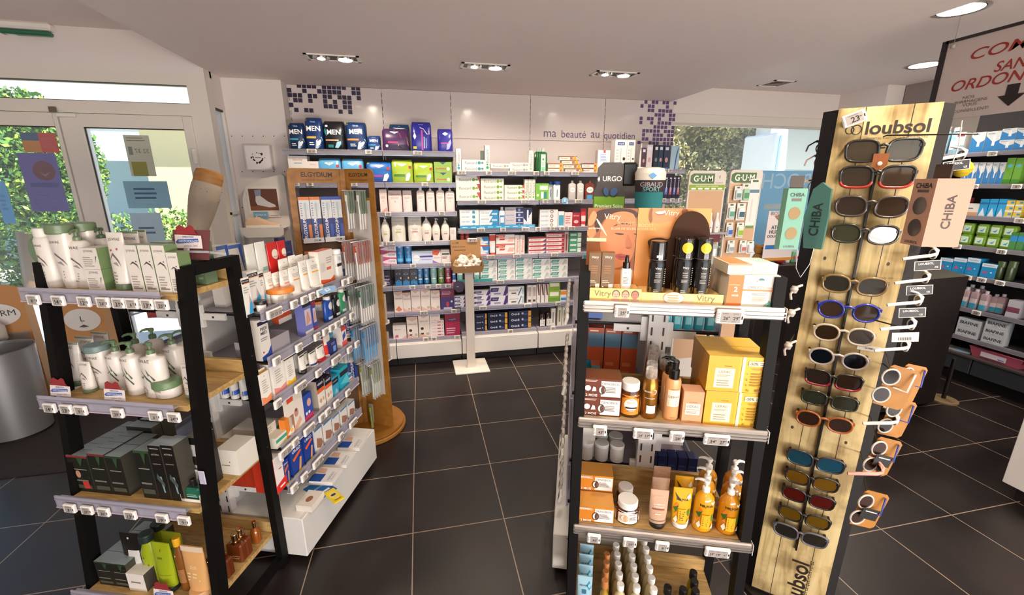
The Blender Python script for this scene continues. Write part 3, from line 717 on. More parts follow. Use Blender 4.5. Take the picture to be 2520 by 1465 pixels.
put(BF,z,C2,1345,1598,606,pack('123f6a',[('p',[(-.3,.86),(0,.93),(.3,.86),(0,.80)],'e8eef2'),('p',[(-.5,1),(-.36,1),(-.36,.9),(-.5,.9)],'b9c23c')]),'dark blue pack behind the pink pants pack','pack',gT,d=.16,depth=.12)
put(BF,z,C2,1258,1585,657,pack('4a2a58',[('r',-.5,0,.5,.3,'2e2347'),('p',[(-.22,1),(.5,1),(.5,.86),(0,.72),(-.22,.84)],'1f6a86'),('p',[(-.2,.84),(-.03,.92),(.14,.84),(-.03,.76)],'eef2f2'),('t','TENA',-.03,.84,.2,'23507c',dict(bold=0)),('p',[(.12,0),(.08,.3),(.14,.6),(.2,.98),(.44,.98),(.44,.6),(.48,.3),(.42,0)],'c98f78'),('p',[(.14,.78),(.5,.9),(.5,.62),(.2,.58)],'8c3350'),('p',[(.09,.24),(.48,.24),(.34,.06),(.24,.06)],'1a1318'),('r',-.28,.36,.1,.43,'c43a86'),('o',-.33,.24,.05,'e8e6ea')]),'purple and pink pack showing a woman in black pants','pack',gT,depth=.13)
put(BF,z,C2,1612,1860,578,pack('2a2c92',[('p',[(-.5,1),(.5,1),(.5,.6),(.1,.62),(-.2,.5),(-.5,.8)],'4a2c6c'),('p',[(-.15,.9),(.1,.92),(.4,.8),(.42,.6),(.25,.58),(.1,.74),(-.05,.78)],'c7b4d4'),('r',-.02,.06,.06,.72,'b64aa6'),('p',[(-.34,.4),(-.26,.52),(-.34,.64),(-.42,.52)],'e8eef4'),('r',.1,.12,.14,.5,'b9c6ea'),('r',.2,.12,.24,.46,'8f9edc'),('r',-.44,.1,-.26,.18,'c7c23c')]),'tall violet blue pack of pads on the top shelf','pack',gT,depth=.11)
put(BF,z,C2,1932,2118,664,pack('30309a',[('p',[(-.4,.95),(.4,1),(.3,.85),(-.3,.85)],'7f86d0'),('p',[(-.2,.78),(0,.86),(.22,.78),(0,.70)],'eef0f6'),('r',-.3,.36,.2,.41,'d04fa0'),('p',[(.05,.1),(.1,.34),(.35,.56),(.4,.4),(.25,.15)],'b0b4e8')]),'violet blue pack at the right end of the top shelf','pack',gT,depth=.1)
z=ZL[1]
wb=[('t','Saforelle',0,.86,.5,'d05a66',dict(bold=0)),('r',-.2,.72,.2,.75,'6fb0b8'),('p',[(-.05,.05),(.3,.3),(.4,.1),(.4,.05)],'e6a08c')]
put(BF,z,C2,130,365,992,box('efe8e2',wb),'white box with red heading behind the wooden display top','box',depth=.1)
put(BF,z,C2,366,500,1060,box('efe6e2',wb[:1]),'smaller white box with red heading behind the wooden display top','box',depth=.1)
def tena(c,lo,word='TENA',mid=None):
 D=[('p',[(-.5,1),(.5,1),(.5,.93),(.16,.76),(-.16,.76),(-.5,.93)],'173f7c'),('p',[(-.22,.80),(0,.90),(.22,.80),(0,.71)],'f2f4f4'),('t',word,0,.805,.2,'23507c',dict(bold=0)),('p',[(-.46,.97),(-.36,.99),(-.37,.9),(-.44,.88)],'b9c23c')]
 D+=[('r',-.4,.28,.12,.38,lo),('p',[(.12,.1),(.2,.4),(.33,.46),(.38,.34),(.27,.1)],'dfe9f4'),('r',.3,.62,.42,.74,'c63b3f')]
 if mid:D.insert(0,('r',-.5,0,.5,.2,mid))
 return pack(c,D)
gT2='pad packs on the second shelf of the left bays'
put(BF,z,C2,488,765,1020,tena('62aee0','3d7ec2'),'light blue pad pack seen over the wooden display','pack',gT2,depth=.1)
put(BF,z,C2,770,1040,1026,tena('62aee0','3d7ec2'),'light blue pad pack seen over the wooden display','pack',gT2,depth=.1)
put(BF,z,C2,1070,1382,1062,tena('1f6cc0','a04aa6',mid='163f8c'),'deep blue pad pack with a magenta stripe','pack',gT2,depth=.1)
put(BF,z,C2,1375,1635,1038,tena('a9c440','4e8a34'),'lime green pad pack, wider of the two tall ones','pack',gT2,depth=.1)
put(BF,z,C2,1642,1886,1068,tena('a9c440','4e8a34'),'lime green pad pack, narrower of the two tall ones','pack',gT2,depth=.1)
put(BF,z,C2,1892,2106,1066,box('8fb24c',[('p',[(-.2,1),(.2,1),(.0,.75)],'2d5a6c'),('r',-.4,.3,.2,.42,'b5703c'),('o',.3,.35,.1,'dfe4c8')]),'small light green box of pads, stacked in two','box',gT2,depth=.1,n=2)
z=ZL[2]
gS='pale pink care bottles on the third shelf'
pk=[('t','Saforelle',0,.82,.7,'b8747c',dict(bold=0)),('p',[(-.4,.0),(0,.14),(.45,.24),(.45,0)],'dca0a0'),('o',.0,.5,.08,'cfc0ba'),('l',-.3,.6,.3,.72,3,'b9aca6')]
put(BF,z,C4,56,138,120,box('efdcd8',pk),'slim pale pink carton beside the wooden display','box',gS,depth=.05)
POUCH=[(0,.92,1,3),(.06,1,1,3),(.5,1,.9,3),(.85,.96,.4,4),(1,.92,.06,6)]
put(BF,z,C4,150,308,130,pack('ecd8d4',pk,POUCH,'refill_pouch'),'wide pale pink refill pouch','pouch',gS,depth=.06)
put(BF,z,C4,312,418,130,pack('ecd8d4',pk,POUCH,'refill_pouch'),'narrow pale pink refill pouch','pouch',gS,depth=.05)
BOT=[(0,.93,.93,4),(.03,1,1,4),(.78,.96,.96,4),(.83,.7,.7,3),(.85,.35,.5,2)]
def bottle(c,deco,capc='f0ece6',capw=.4,pump=False,P=BOT,ft=.86,m=None,name='bottle',noz=-60):
 def fn(w,h,d):
  hb=h*(.80 if pump else.87)
  kb=pump_mb(hb*.99,d/2,capc,.9,noz=noz)if pump else cap_mb(w*capw/2,hb*.985,h,d/2,capc)
  P2=[(a/.85,b,c_,n_)for a,b,c_,n_ in P]
  return T_body(w,hb,d,P2,c,deco,name=name,m=m,kids=[('pump' if pump else 'cap',kb)],key=(h,capc,pump,capw))
 return fn
for x0,x1,yt,pu in((465,558,88,0),(570,668,72,1),(682,778,86,0),(782,890,76,1)):
 put(BF,z,C4,x0,x1,yt,bottle('ecdcd8',pk,pump=bool(pu)),'pale pink '+('pump bottle' if pu else 'bottle with a round cap')+' on the third shelf','bottle',gS,depth=.045)
z=ZL[3]
ELL=[(0,.70,.8,2.2),(.04,.76,.85,2.2),(.3,.97,1,2.2),(.5,1,1,2.2),(.7,.8,.85,2.2),(.82,.42,.5,2),(.85,.28,.35,2)]
def rog(c2_):return[('p',[(-.34,.48),(0,.78),(.34,.48),(0,.16)],'e0dad0'),('p',[(-.3,.48),(0,.74),(.3,.48),(0,.2)],'f4f0e8'),('t','Cavailles',0,.5,.46,'8a8a82',dict(bold=0)),('r',-.2,.36,.2,.42,c2_)]
gR='cream care bottles and pouches on the fourth shelf'
for x0,x1,yt,cc in((68,168,412,'b9bf5c'),(517,634,400,'d08f92'),(637,729,436,'d08f92'),(737,834,432,'d08f92')):
 put(BF,z,C4,x0,x1,yt,bottle('f0eadf',rog(cc),pump=True,P=ELL),'cream oval pump bottle with '+('green' if cc[0]=='b' else 'pink')+' lettering on the fourth shelf','bottle',gR,depth=.045)
for x0,x1,yt,cc in((186,342,420,'b9bf5c'),(368,526,416,'d08f92')):
 put(BF,z,C4,x0,x1,yt,pack('ddd8cc',rog(cc)+[('r',-.4,.8,.4,.84,'c9c4b4')],POUCH,'refill_pouch'),'silvery refill pouch with '+('green' if cc[0]=='b' else 'pink')+' lettering','pouch',gR,depth=.06)
put(BF,z,C4,842,910,545,box('f0e6e2',[('l',-.3,.5,.3,.8,4,'c79a96')]),'small white carton at the right end of the fourth shelf','box',depth=.05)
z=ZL[4]
put(BF,z,C4,66,242,742,box('efe3ea',[('p',[(-.5,.5),(.1,.95),(.5,.9),(.5,1),(-.5,1)],'c0507c'),('t','GYNE',.2,.55,.42,'5a3a56',dict(bold=0)),('p',[(-.5,0),(.5,0),(.5,.12),(-.1,.2),(-.5,.4)],'c9568c')]),'flat white and pink carton in a stack of three','box','flat cartons stacked on the fifth shelf',n=3,depth=.06)
TUBE=[(0,.80,.9,2),(.10,.82,.92,2),(.11,.98,1,2),(.5,1.0,.7,2.2),(.85,1.0,.28,3),(.97,1,.10,5),(1,1,.08,6)]
def tube_(c,deco=(),capc=None,name='tube',P=TUBE,m=None):
 def fn(w,h,d):
  kids=[]
  if capc:kids=[('cap',cap_mb(w*.42,0,h*.115,d/2,capc,sy=1.0))]
  PP=[p for p in P]
  if capc:PP=[(.11,.9,.95,2)]+[p for p in P if p[0]>.11]
  return T_body(w,h,d,PP,c,deco,kids=kids,name=name,m=m,key=('tube',capc,h))
 return fn
for x0 in(238,330):put(BF,z,C4,x0,x0+86,714,tube_('1d76b4',[('o',0,.8,.2,'bfe0f0',.1),('l',-.2,.5,.2,.6,2,'8fc8e8'),('r',-.35,.14,.35,.28,'5fb4e0')],'144f8c'),'upright blue tube beside the flat cartons','tube','blue tubes on the fifth shelf',depth=.04)
put(BF,z,C4,416,650,806,box('cddcf2',[('o',-.28,.45,.16,'f4f4f8'),('r',-.12,.5,.5,.64,'4a3c90'),('r',-.05,.3,.42,.36,'a8a0d4'),('t','Mercurochrome',-.28,.42,.26,'5a3a86',dict(bold=0))]),'pale blue landscape carton with a round white emblem','box',depth=.09)
put(BF,z,C4,646,740,792,box('efe6e0',[('p',[(-.5,1),(.5,1),(.1,.6),(-.5,.66)],'e0582a'),('t','Activioline',0,.42,.8,'6b4a9a',dict(bold=0)),('p',[(-.5,.0),(.3,0),(-.5,.24)],'8a6ac0')]),'white carton with an orange corner','box',depth=.06)
put(BF,z,C4,742,838,788,box('f0eae4',[('r',-.4,.62,.45,.74,'3a2c34'),('l',-.38,.3,.38,.56,3,'b06a6a')]),'white carton with a black title bar','box',depth=.06)
put(BF,z,C4,840,886,850,box('e3b8c4'),'small pink carton partly behind the cardboard tray','box',depth=.05)
z=ZL[5]
gM='dark lubricant packs on the sixth shelf'
man=lambda bc,oc:box('1b1830',[('o',0,.72,.28,'d8dce8',.14),('o',0,.72,.24,'1b1830',.11),('r',-.5,0,.5,.1,bc),('o',-.02,.26,.24,oc,.24),('o',-.02,.26,.15,'1b1830',.15),('r',.22,.42,.4,.52,'e0c090'),('r',-.45,.1,.45,.28,bc)]if oc else[('t','manix',0,.66,.6,'e8e4ee',dict(bold=0)),('l',-.4,.1,.4,.5,4,'b9a8cc')])
put(BF,z,C5,100,180,118,man('1d7ab4',None),'black box with pale lettering beside the wooden display','box',gM,depth=.06)
for x0 in(226,311,396):put(BF,z,C5,x0,x0+82,104,man('1d7ab4','1f8ac8'),'black box with a blue ring picture','box',gM,depth=.06)
for x0,x1,yt,c,cc in((472,540,76,'1d6fa8','124a7c'),(545,610,76,'1d6fa8','124a7c'),(622,694,66,'7fb4b0','6aa09c'),(702,776,60,'5a7a30','4a6a28'),(782,855,66,'9a2440','7c1c34')):
 put(BF,z,C5,x0,x1,yt,tube_(c,[('o',0,.82,.2,'dfe8ee',.1),('r',-.3,.3,.3,.36,'e8eef0'),('l',-.25,.42,.25,.6,3,'cfd8dc')],cc),{'1':'blue','7':'pale teal','5':'green','9':'crimson'}[c[0]]+' upright tube on the sixth shelf','tube','lubricant tubes on the sixth shelf',depth=.04)
put(BF,z,C5,858,905,60,bottle('1c4a94',[('o',0,.6,.4,'e8eef6',.2),('r',-.4,.1,.4,.25,'dfe8f2')],'e6c4cc',.6),'small blue spray bottle with a pink cap','bottle',depth=.03)
z=ZL[6]
gC='cream and pink cartons on the lower left shelves'
saf=[('p',[(-.5,1),(.5,1),(.5,.9),(0,.78),(-.5,.92)],'d8b8a4'),('t','Saforelle',0,.66,.74,'b06a62',dict(bold=0)),('p',[(-.5,.2),(.5,.0),(-.5,0)],'e0b8a8'),('o',.26,.14,.16,'c9b8a0')]
for i,(x0,x1,yt)in enumerate(((216,314,352),(315,404,366),(405,510,316),(513,619,316),(624,729,340))):
 put(BF,z,C5,x0,x1,yt,box('efe4dc',saf if i else saf[:2]+[('p',[(-.4,.12),(0,.3),(.4,.1),(0,.02)],'e0845c')]),'upright cream carton on the seventh shelf','box',gC,depth=.06)
put(BF,z,C5,733,888,310,box('37246c',[('r',-.5,.55,.5,1,'7c1c44'),('l',-.4,.66,.4,.84,3,'cfa0b8'),('o',0,.24,.12,'c43a4c',.2),('o',.3,.36,.08,'d8d4e4'),('r',-.3,.0,.32,.1,'cfc8dc')]),'crimson and navy box beside the cream cartons','box',depth=.06)
z=ZL[7]
put(BF,z,C5,206,356,728,box('f0e8e2',[('t','Saforelle',-.15,.7,.5,'b06a62',dict(bold=0)),('p',[(-.4,.1),(-.3,.3),(-.12,.3),(-.1,.1)],'d86a7c'),('p',[(.1,0),(.5,.25),(.5,0)],'e6b4b8')]),'low white carton with a pink flower, bottom shelf','box',gC,depth=.08)
for x0,x1,yt in((358,482,634),(486,610,588)):
 put(BF,z,C5,x0,x1,yt,box('efe4d8',saf[:3]+[('o',-.18,.36,.14,'2a1c1a',.14),('r',-.3,.12,-.05,.18,'2a1c1a'),('o',.3,.14,.14,'c9b8a0')]),'upright cream carton with a black leaf mark, bottom shelf','box',gC,depth=.07)
put(BF,z,C5,616,775,676,box('f2e6e2',[('t','Saforelle',-.2,.5,.3,'c06a72',dict(bold=0)),('o',.16,.5,.16,'c9505c',.04),('o',.4,.5,.03,'3a1c20')]),'flat white carton with a red oval, stacked in five','box',gC,depth=.08,n=5)
put(BF,z,C5,614,732,600,box('f0e4da',saf[:2]),'cream carton lying on top of the flat carton stack','box',gC,depth=.07,ybot=676)
put(BF,z,C5,782,948,572,box('b01c4c',[('r',-.5,.55,.5,1,'8f1c3c'),('r',-.3,.6,.3,.72,'3a2c5c'),('t','saugella',0,.66,.5,'d8a8b8',dict(bold=0)),('l',-.42,.06,.2,.34,3,'e8b8c8')]),'large crimson box on the bottom shelf','box',depth=.08)
# ---- toothpaste bays
def flu(c='3f9a9a',tri=False):
 D=[('t','fluocaril',-.12,.5,.5,'6d6a5c',dict(bold=0)),('o',.24,.5,.065,c),('o',.38,.5,.045,c),('r',.24,.44,.38,.56,c)]
 if tri:D.append(('p',[(.36,1),(.5,1),(.5,.1)],'c4454a'))
 return D
def fluv(c='3f9a9a'):return[('t','fluocaril',0,.6,2.6,'6d6a5c',dict(bold=0,rot=90,height=None)),('o',0,.2,.3,c)]
def vbox(c,txt,tc,dot,base='efece0'):
 def fn(w,h,d):
  D=[('t',txt,0,.58,h*.5/w,tc,dict(bold=0,rot=90)),('o',0,.16,.3,dot),('o',0,.28,.2,dot)]
  return T_box(w,h,d,c,D)
 return fn
gF='toothpaste cartons on the first shelf of the middle bays'
z=ZM[0]
put(BF,z,C3,90,142,780,vbox('eef0e6','fluocaril','6d6a5c','3fa0a8'),'white toothpaste carton standing on end at the bay edge','box',gF,depth=.05)
put(BF,z,C3,150,395,895,box('eef0e6',flu()),'white toothpaste carton with teal dots, stacked in two','box',gF,depth=.05,n=2)
put(BF,z,C3,390,440,746,vbox('eef0e6','fluocaril','6d6a5c','2f9c6a'),'tallest white toothpaste carton standing on end','box',gF,depth=.05)
put(BF,z,C3,352,392,800,box('6a7a6c'),'dim green grey carton behind the tall white one','box',gF,d=.1,depth=.05)
put(BF,z,C3,450,650,934,box('eef0e6',flu('a8a8a0')),'white toothpaste carton with grey dots','box',gF,depth=.05,ybot=985)
put(BF,z,C3,650,850,924,box('eef0e6',flu('a8a8a0')),'white toothpaste carton with grey dots, stacked in two','box',gF,depth=.05,n=2)
put(BF,z,C3,847,890,800,vbox('eef0e6','fluocaril','6d6a5c','a8c8a0'),'white toothpaste carton standing beside the green bottles','box',gF,depth=.05)
for i,(x0,dd)in enumerate(((945,.02),(920,.07),(898,.12))):
 put(BF,z,C3,x0,x0+88,778,bottle('1f6a34',[('r',-.26,.05,.28,.86,'dff0e0'),('r',-.2,.05,.2,.25,'7fd0a0'),('o',0,.62,.12,'3f9a6a'),('l',-.2,.3,.2,.5,3,'8fb8a0')],'cfd8d0',.4,m=mat('1f6a34',.15)),'green mouthwash bottle with a pale label','bottle','green mouthwash bottles',d=dd,depth=.035)
gP='small orange and white toothpaste cartons'
piv=lambda c:box('efe6dc',[('r',-.5,.72,.5,1,c),('r',.28,0,.5,1,'e8a83c'),('t','Pharadent',-.2,.42,.42,'3a3a44',dict(bold=0)),('o',.36,.45,.07,'c0603c')],top='b08a6a')
put(BF,z,C3,1046,1200,930,piv('b0704a'),'small orange and white carton in the left pair','box',gP,depth=.05,n=2)
for j,(a,b_)in enumerate(((1226,1412),(1205,1385),(1187,1362),(1162,1342))):
 z0=z+j*.0475
 s0=BF.front(1100+a/4.2,400,.016)[0];s1=BF.front(1100+b_/4.2,400,.016)[0]
 t=T_box(round(s1-s0,3),.035,.05,'efe2d4',[('r',-.5,.75,.5,1,'8a5a40'),('t','Pharadent',-.22,.4,.4,'3a3a44',dict(bold=0)),('r',.1,.1,.26,.9,'a8745c'),('p',[(.26,0),(.5,0),(.42,1),(.34,1)],'eaa22c')])
 spawn(t,BF.M((s0+s1)/2,.016,z+.0004+j*.0356),'small carton with a yellow triangle in the staggered stack','box',gP)
put(BF,z,C3,1398,1555,930,piv('8a4a4c'),'small carton with a red flower in the right pair','box',gP,depth=.05,n=2)
z=ZM[1]
gF2='toothpaste cartons on the second shelf of the middle bays'
put(BF,z,C3,88,338,1058,box('eeeee0',flu('7fa83c',True)),'white toothpaste carton with a red corner, stacked in three','box',gF2,depth=.05,n=3)
put(BF,z,C3,348,588,1090,box('eeeee0',flu('7fa83c')),'white toothpaste carton with green dots, stacked in four','box',gF2,depth=.05,n=4)
put(BF,z,C3,594,802,1156,box('eeeee0',flu('7fa83c',True)),'shorter white toothpaste carton with a red corner','box',gF2,depth=.05,n=3)
for a,b_ in((802,838),(842,878),(880,914)):put(BF,z,C3,a,b_,1098,vbox('eeeee0','fluocaril','6d6a5c','7fa83c'),'white toothpaste carton standing on end with green dots','box',gF2,depth=.05)
put(BF,z,C3,920,1054,1140,box('76b83c',[('r',-.2,.62,.42,.86,'f4f4e8'),('o',-.35,.3,.1,'e8f4d0'),('r',-.1,.1,.1,.5,'dff0f0'),('r',.14,.1,.34,.5,'2f8a8c')]),'bright green carton of dental care','box',depth=.05)
for a in(1030,1097):put(BF,z,C3,a,a+72,1122,bottle('eceff2',[('r',-.1,.1,.3,.75,'dfe6ee'),('r',-.05,.2,.05,.66,'3a5a86')],'1d4f9c',.94),'white canister with a blue lid','canister','white canisters with blue lids',d=.02 if a>1050 else.06,depth=.035)
for x0,x1,c,l in((1252,1330,'c4c0bc','clear'),(1340,1412,'c9c6c2','clear'),(1422,1520,'7a3428','amber red')):
 put(BF,z,C3,x0,x1,1112,bottle(c,[('o',0,.6,.36,'f2f0ee',.3),('t','Eludril',0,.6,.5,'5a6a8a',dict(bold=0)),('r',-.3,.05,.3,.3,'b8b4b0' if l=='clear' else '3f9ccc')],'d8d4d0' if l=='clear' else '8a5040',.34,m=mat(c,.12)),l+' mouthwash bottle with a round label','bottle','mouthwash bottles on the second shelf',depth=.04)
sA=BF.front(1100+1222/4.2,490,-.03)[0]
mb=MB();mb.lathe([(.028,0),(.028,.001)],mat('7fc0e4'),0,0,28);mb.lathe([(.030,-.0005),(.030,.0005)],mat('e8f0f4'),0,0,28);mb.box(-.004,.004,-.01,.016,.001,.0015,mat('f2f4f6'));mb.box(-.016,.016,-.022,-.016,.001,.0016,mat('2c66a8'));mb.lathe([(.008,.001),(.008,.0016)],mat('f0f4f6'),.022,-.02,14)
o=mb.build('shelf_sticker',M=BF.M(sA,-.022,BF.front(1391,494,-.022)[1])@Matrix.Rotation(PI/2,4,'X'));tag(o,'round light blue shelf sticker with a white tube','sticker')
z=ZM[2]
mer=lambda c,m2=None:box('f2f4f4',[('t','meridol',-.2,.55,.42,'4a7fc0',dict(bold=0,shear=.2)),('o',.22,.5,.08,c),('r',.16,.2,.3,.45,c)]+(m2 or[]))
gMe='toothpaste cartons on the third shelf of the middle bays'
put(BF,z,C4,948,1164,346,mer('3f9cc4'),'white carton with a teal droplet, stacked in four','box',gMe,depth=.05,n=4)
put(BF,z,C4,1168,1382,346,box('eef0f2',[('p',[(.0,0),(.5,0),(.5,1),(.2,1)],'2f8fc8'),('t','meridol',-.22,.55,.42,'4a7fc0',dict(bold=0)),('r',.14,.2,.42,.5,'b8d8ea')]),'white carton with a blue slanted end, stacked in three','box',gMe,depth=.05,n=3)
put(BF,z,C4,1382,1448,312,bottle('eef2f4',[('r',-.4,.1,.4,.7,'4a8fc0'),('r',-.3,.3,.3,.6,'dfeaf2')],'e8ecee',.5),'white mouthwash bottle between the blue cartons','bottle',depth=.035)
put(BF,z,C4,1452,1655,316,box('c8c4cc',[('t','meridol',-.24,.5,.4,'4a6fa0',dict(bold=0)),('r',.1,.1,.5,.9,'1f2f6c'),('o',.28,.5,.07,'9fb8dc')]),'pale grey carton with a navy end, stacked in four','box',gMe,depth=.05,n=4)
put(BF,z,C4,1658,1752,326,box('e8e8ee',[('p',[(-.5,1),(.5,1),(.5,.84),(-.1,.3),(-.5,.5)],'1c2a5c'),('r',-.1,.1,.1,.9,'dfe4ee'),('o',.3,.6,.14,'e8eef4')]),'upright white carton with a navy swoosh','box',gMe,depth=.05)
mb=MB();sB=BF.front(920+955/4.5,555,-.018)[0];sC=BF.front(920+1785/4.5,555,-.018)[0]
mb.box(sB,sC,3.82,3.822,z+.002,z+.034,mat('2f9fd4',.3))
for k in range(9):mb.box(sB+.02+k*(sC-sB)/9,sB+.02+(k+.6)*(sC-sB)/9,3.8193,3.82,z+.014,z+.02,mat('bfe4f4'))
tag(mb.build('shelf_strip'),'bright blue shelf strip in front of the toothpaste cartons','shelf strip')
put(BF,z,C4,1842,2040,342,box('f0eeee',[('t','meridol',-.25,.55,.4,'5a8fc8',dict(bold=0)),('o',.16,.5,.09,'7a4a50'),('o',.16,.5,.055,'f0e6e4')]),'white carton with a brown heart ring, stacked in four','box',gMe,depth=.05,n=4)
put(BF,z,C4,2044,2112,362,box('e8ecee',[('r',-.4,.1,.4,.75,'4aa4c0')]),'pale carton with a teal panel','box',gMe,depth=.05)
put(BF,z,C4,2114,2200,374,box('f0dcdc',[('l',-.4,.2,.4,.8,4,'d06a6c')]),'white and pink carton beside the dark red one','box',gMe,depth=.05)
put(BF,z,C4,2200,2290,344,box('a82434',[('r',-.5,.84,.5,1,'1c1c34'),('o',0,.3,.3,'e8c8c4',.2),('t','elmex',0,.66,.7,'f0e0dc',dict(bold=0))]),'dark red and navy carton','box',gMe,depth=.05)
put(BF,z,C4,2292,2352,330,tube_('d8343c',[('r',-.4,.3,.4,.6,'f0e0dc')],'f0ece8'),'red tube standing at the edge of the right display','tube',depth=.03)
z=ZM[3]
gE='toothpaste cartons on the fourth shelf of the middle bays'
for a in(950,1005):put(BF,z,C4,a,a+52,578,bottle('b02c24',[('r',-.4,.1,.4,.6,'e8d0c4')],'c43a2c',.9),'red capped bottle behind the cardboard tray','bottle','red capped bottles',d=.05,depth=.03)
put(BF,z,C4,1140,1275,648,box('e8ecf2',[('p',[(-.1,1),(.5,1),(.5,.1),(.1,.3)],'2f84c8'),('r',-.5,0,.5,.12,'d8442c'),('r',-.1,.3,.4,.55,'dfe8f2')]),'white and blue carton with a red base line','box',gE,depth=.05,n=2)
put(BF,z,C4,1277,1346,614,tube_('e8e4e0',[('r',-.5,.68,.5,.95,'d8442c'),('r',-.3,.1,.3,.5,'dfeaf4')],'d8442c'),'white tube with a red band','tube',depth=.035)
put(BF,z,C4,1354,1560,622,box('f2ece8',[('p',[(-.5,.95),(.0,.95),(-.06,.7),(-.5,.7)],'d8442c'),('t','elmex',-.24,.82,.3,'f4e8e4',dict(bold=0)),('p',[(-.3,.62),(-.02,.62),(-.06,.45),(-.34,.45)],'d8442c'),('p',[(.1,.3),(.42,.3),(.5,.7),(.2,.7)],'e8b8a8'),('r',-.5,0,.5,.1,'d8442c')]),'large white and orange red carton, stacked in two','box',gE,depth=.05,n=2)
for a in(1564,1619):put(BF,z,C4,a,a+52,626,vbox('f0e4e0','elmex','d8442c','e8a898'),'white and red carton standing on end','box',gE,depth=.05)
par=lambda:box('f0e6e4',[('r',-.5,.66,.5,1,'c0283c'),('t','parodontax',-.1,.36,.6,'8a5a60',dict(bold=0)),('p',[(.3,0),(.5,0),(.5,.6)],'3a5a9c')],top='d8b8b4')
put(BF,z,C4,1718,1908,650,par(),'white and red flat carton, stacked in four','box',gE,depth=.05,n=4)
put(BF,z,C4,1912,2112,602,box('f0e0dc',[('r',-.5,.7,.5,1,'c0283c'),('t','parodontax',-.1,.4,.6,'b03a44',dict(bold=0)),('r',.36,0,.5,.6,'a8283c')]),'red edged flat carton, stacked in five','box',gE,depth=.05,n=5)
put(BF,z,C4,2114,2160,590,box('c8b0ac',[('r',-.2,.1,.2,.9,'8a3a40')]),'brownish carton standing beside the red stack','box',gE,depth=.05)
put(BF,z,C4,2166,2300,596,box('4a9a7c',[('r',-.4,.3,.1,.7,'cfe4d8'),('r',.2,.1,.5,.9,'e0ece4')]),'green carton, stacked in four','box',gE,depth=.05,n=4)
z=ZM[4]
gG='toothpaste cartons on the fifth shelf of the middle bays'
els=lambda:box('eef0ec',[('p',[(-.42,.9),(.02,.9),(-.06,.45),(-.5,.45)],'4fa49c'),('t','elmex',-.24,.68,.28,'e8f4f0',dict(bold=0)),('p',[(-.4,.34),(.0,.34),(-.04,.14),(-.42,.14)],'7fbab4'),('p',[(.16,.1),(.3,.9),(.4,.9),(.26,.1)],'c8d0d0'),('l',.3,.2,.48,.8,3,'b8b8b8')])
for i,(x0,x1,yt,n)in enumerate(((1178,1366,908,3),(1375,1568,896,4),(1572,1752,880,4),(1757,1955,892,3),(1958,2150,892,3))):
 put(BF,z,C4,x0,x1,yt,els(),'white carton with green slanted stripes on the fifth shelf','box',gG,depth=.05,n=n)
for a in(918,1108):put(BF,z,C4,a,a+62,990,tube_('e4ece8',[('r',-.4,.2,.4,.5,'6fb4ac')],'3f8a84'),'pale green tube beside the white stand post','tube','green tubes on the fifth shelf',depth=.03)
mb=MB();sB=BF.front(920+920/4.5,690,-.018)[0];sC=BF.front(920+1312/4.5,690,-.018)[0]
mb.box(sB,sC,3.82,3.822,z+.002,z+.03,mat('3fa4a0',.3));tag(mb.build('shelf_strip'),'teal shelf strip behind the white stand post','shelf strip')
z=ZM[5]
gV='toothpaste cartons on the sixth shelf of the middle bays'
opt=box('e8e6ee',[('p',[(-.46,.85),(.0,.85),(-.06,.45),(-.5,.45)],'3a2a6c'),('t','elmex',-.24,.66,.28,'dcd8ec',dict(bold=0)),('p',[(.24,0),(.4,1),(.5,1),(.5,.3),(.4,0)],'4a2f7c'),('r',-.3,.15,.1,.3,'8a86b0')])
put(BF,z,C5,892,1022,402,opt,'white and purple flat carton left of the stand post','box',gV,depth=.05,n=3)
put(BF,z,C5,1104,1288,342,opt,'white and purple flat carton right of the stand post','box',gV,depth=.05,n=3)
put(BF,z,C5,1290,1482,298,opt,'large white and purple carton, stacked in two','box',gV,depth=.05,n=2)
put(BF,z,C5,1486,1666,302,box('eeeeec',[('t','SENSODYNE',-.14,.6,.56,'6a6a70',dict(bold=0)),('p',[(.1,0),(.3,.9),(.36,.9),(.18,0)],'2f6a8c'),('r',.36,.1,.48,.9,'b8d4dc'),('r',-.3,.2,0,.34,'5a4a44')]),'large white carton with a blue curve, stacked in two','box',gV,depth=.05,n=2)
put(BF,z,C5,1700,1752,282,box('e4dcd8',[('r',-.3,.4,.3,.9,'b8aca8'),('r',-.3,.08,.3,.2,'3a3034')]),'pale slim carton standing on the sixth shelf','box',gV,depth=.05)
put(BF,z,C5,1754,1802,282,box('e4dcd8',[('r',-.3,.4,.3,.9,'b8aca8'),('r',-.3,.08,.3,.2,'3a3034')]),'pale slim carton standing on the sixth shelf','box',gV,depth=.05)
for a in(1806,1852,1898):put(BF,z,C5,a,a+38,270,box('ece6e2',[('p',[(-.4,1),(.1,1),(.4,.4),(.0,.4)],'6a2a2c')]),'white slim carton with a dark red swoosh','box',gV,depth=.05)
put(BF,z,C5,1940,2064,250,box('8fb43c',[('r',-.4,.78,.4,.95,'e8e8d8'),('r',-.4,.3,.4,.5,'eef0e0'),('r',-.5,0,.5,.2,'6a9a30')]),'tall green box near the right display','box',depth=.06)
put(BF,z,C5,2066,2140,340,box('dfe6ea',[('r',-.5,.62,.5,.95,'e08a2c'),('r',-.4,.1,.4,.35,'3f84c0')]),'orange and blue carton beside the green box','box',depth=.05)
z=ZM[6]
gO='dark toothpaste packs on the bottom shelf'
orb=box('161c3c',[('t','Oral-B',-.2,.5,.36,'dfe6f2',dict(bold=.02)),('o',.12,.55,.05,'b8c4dc'),('o',.24,.4,.1,'2f4a8c',.05),('r',.37,.1,.5,.95,'e0a83c')])
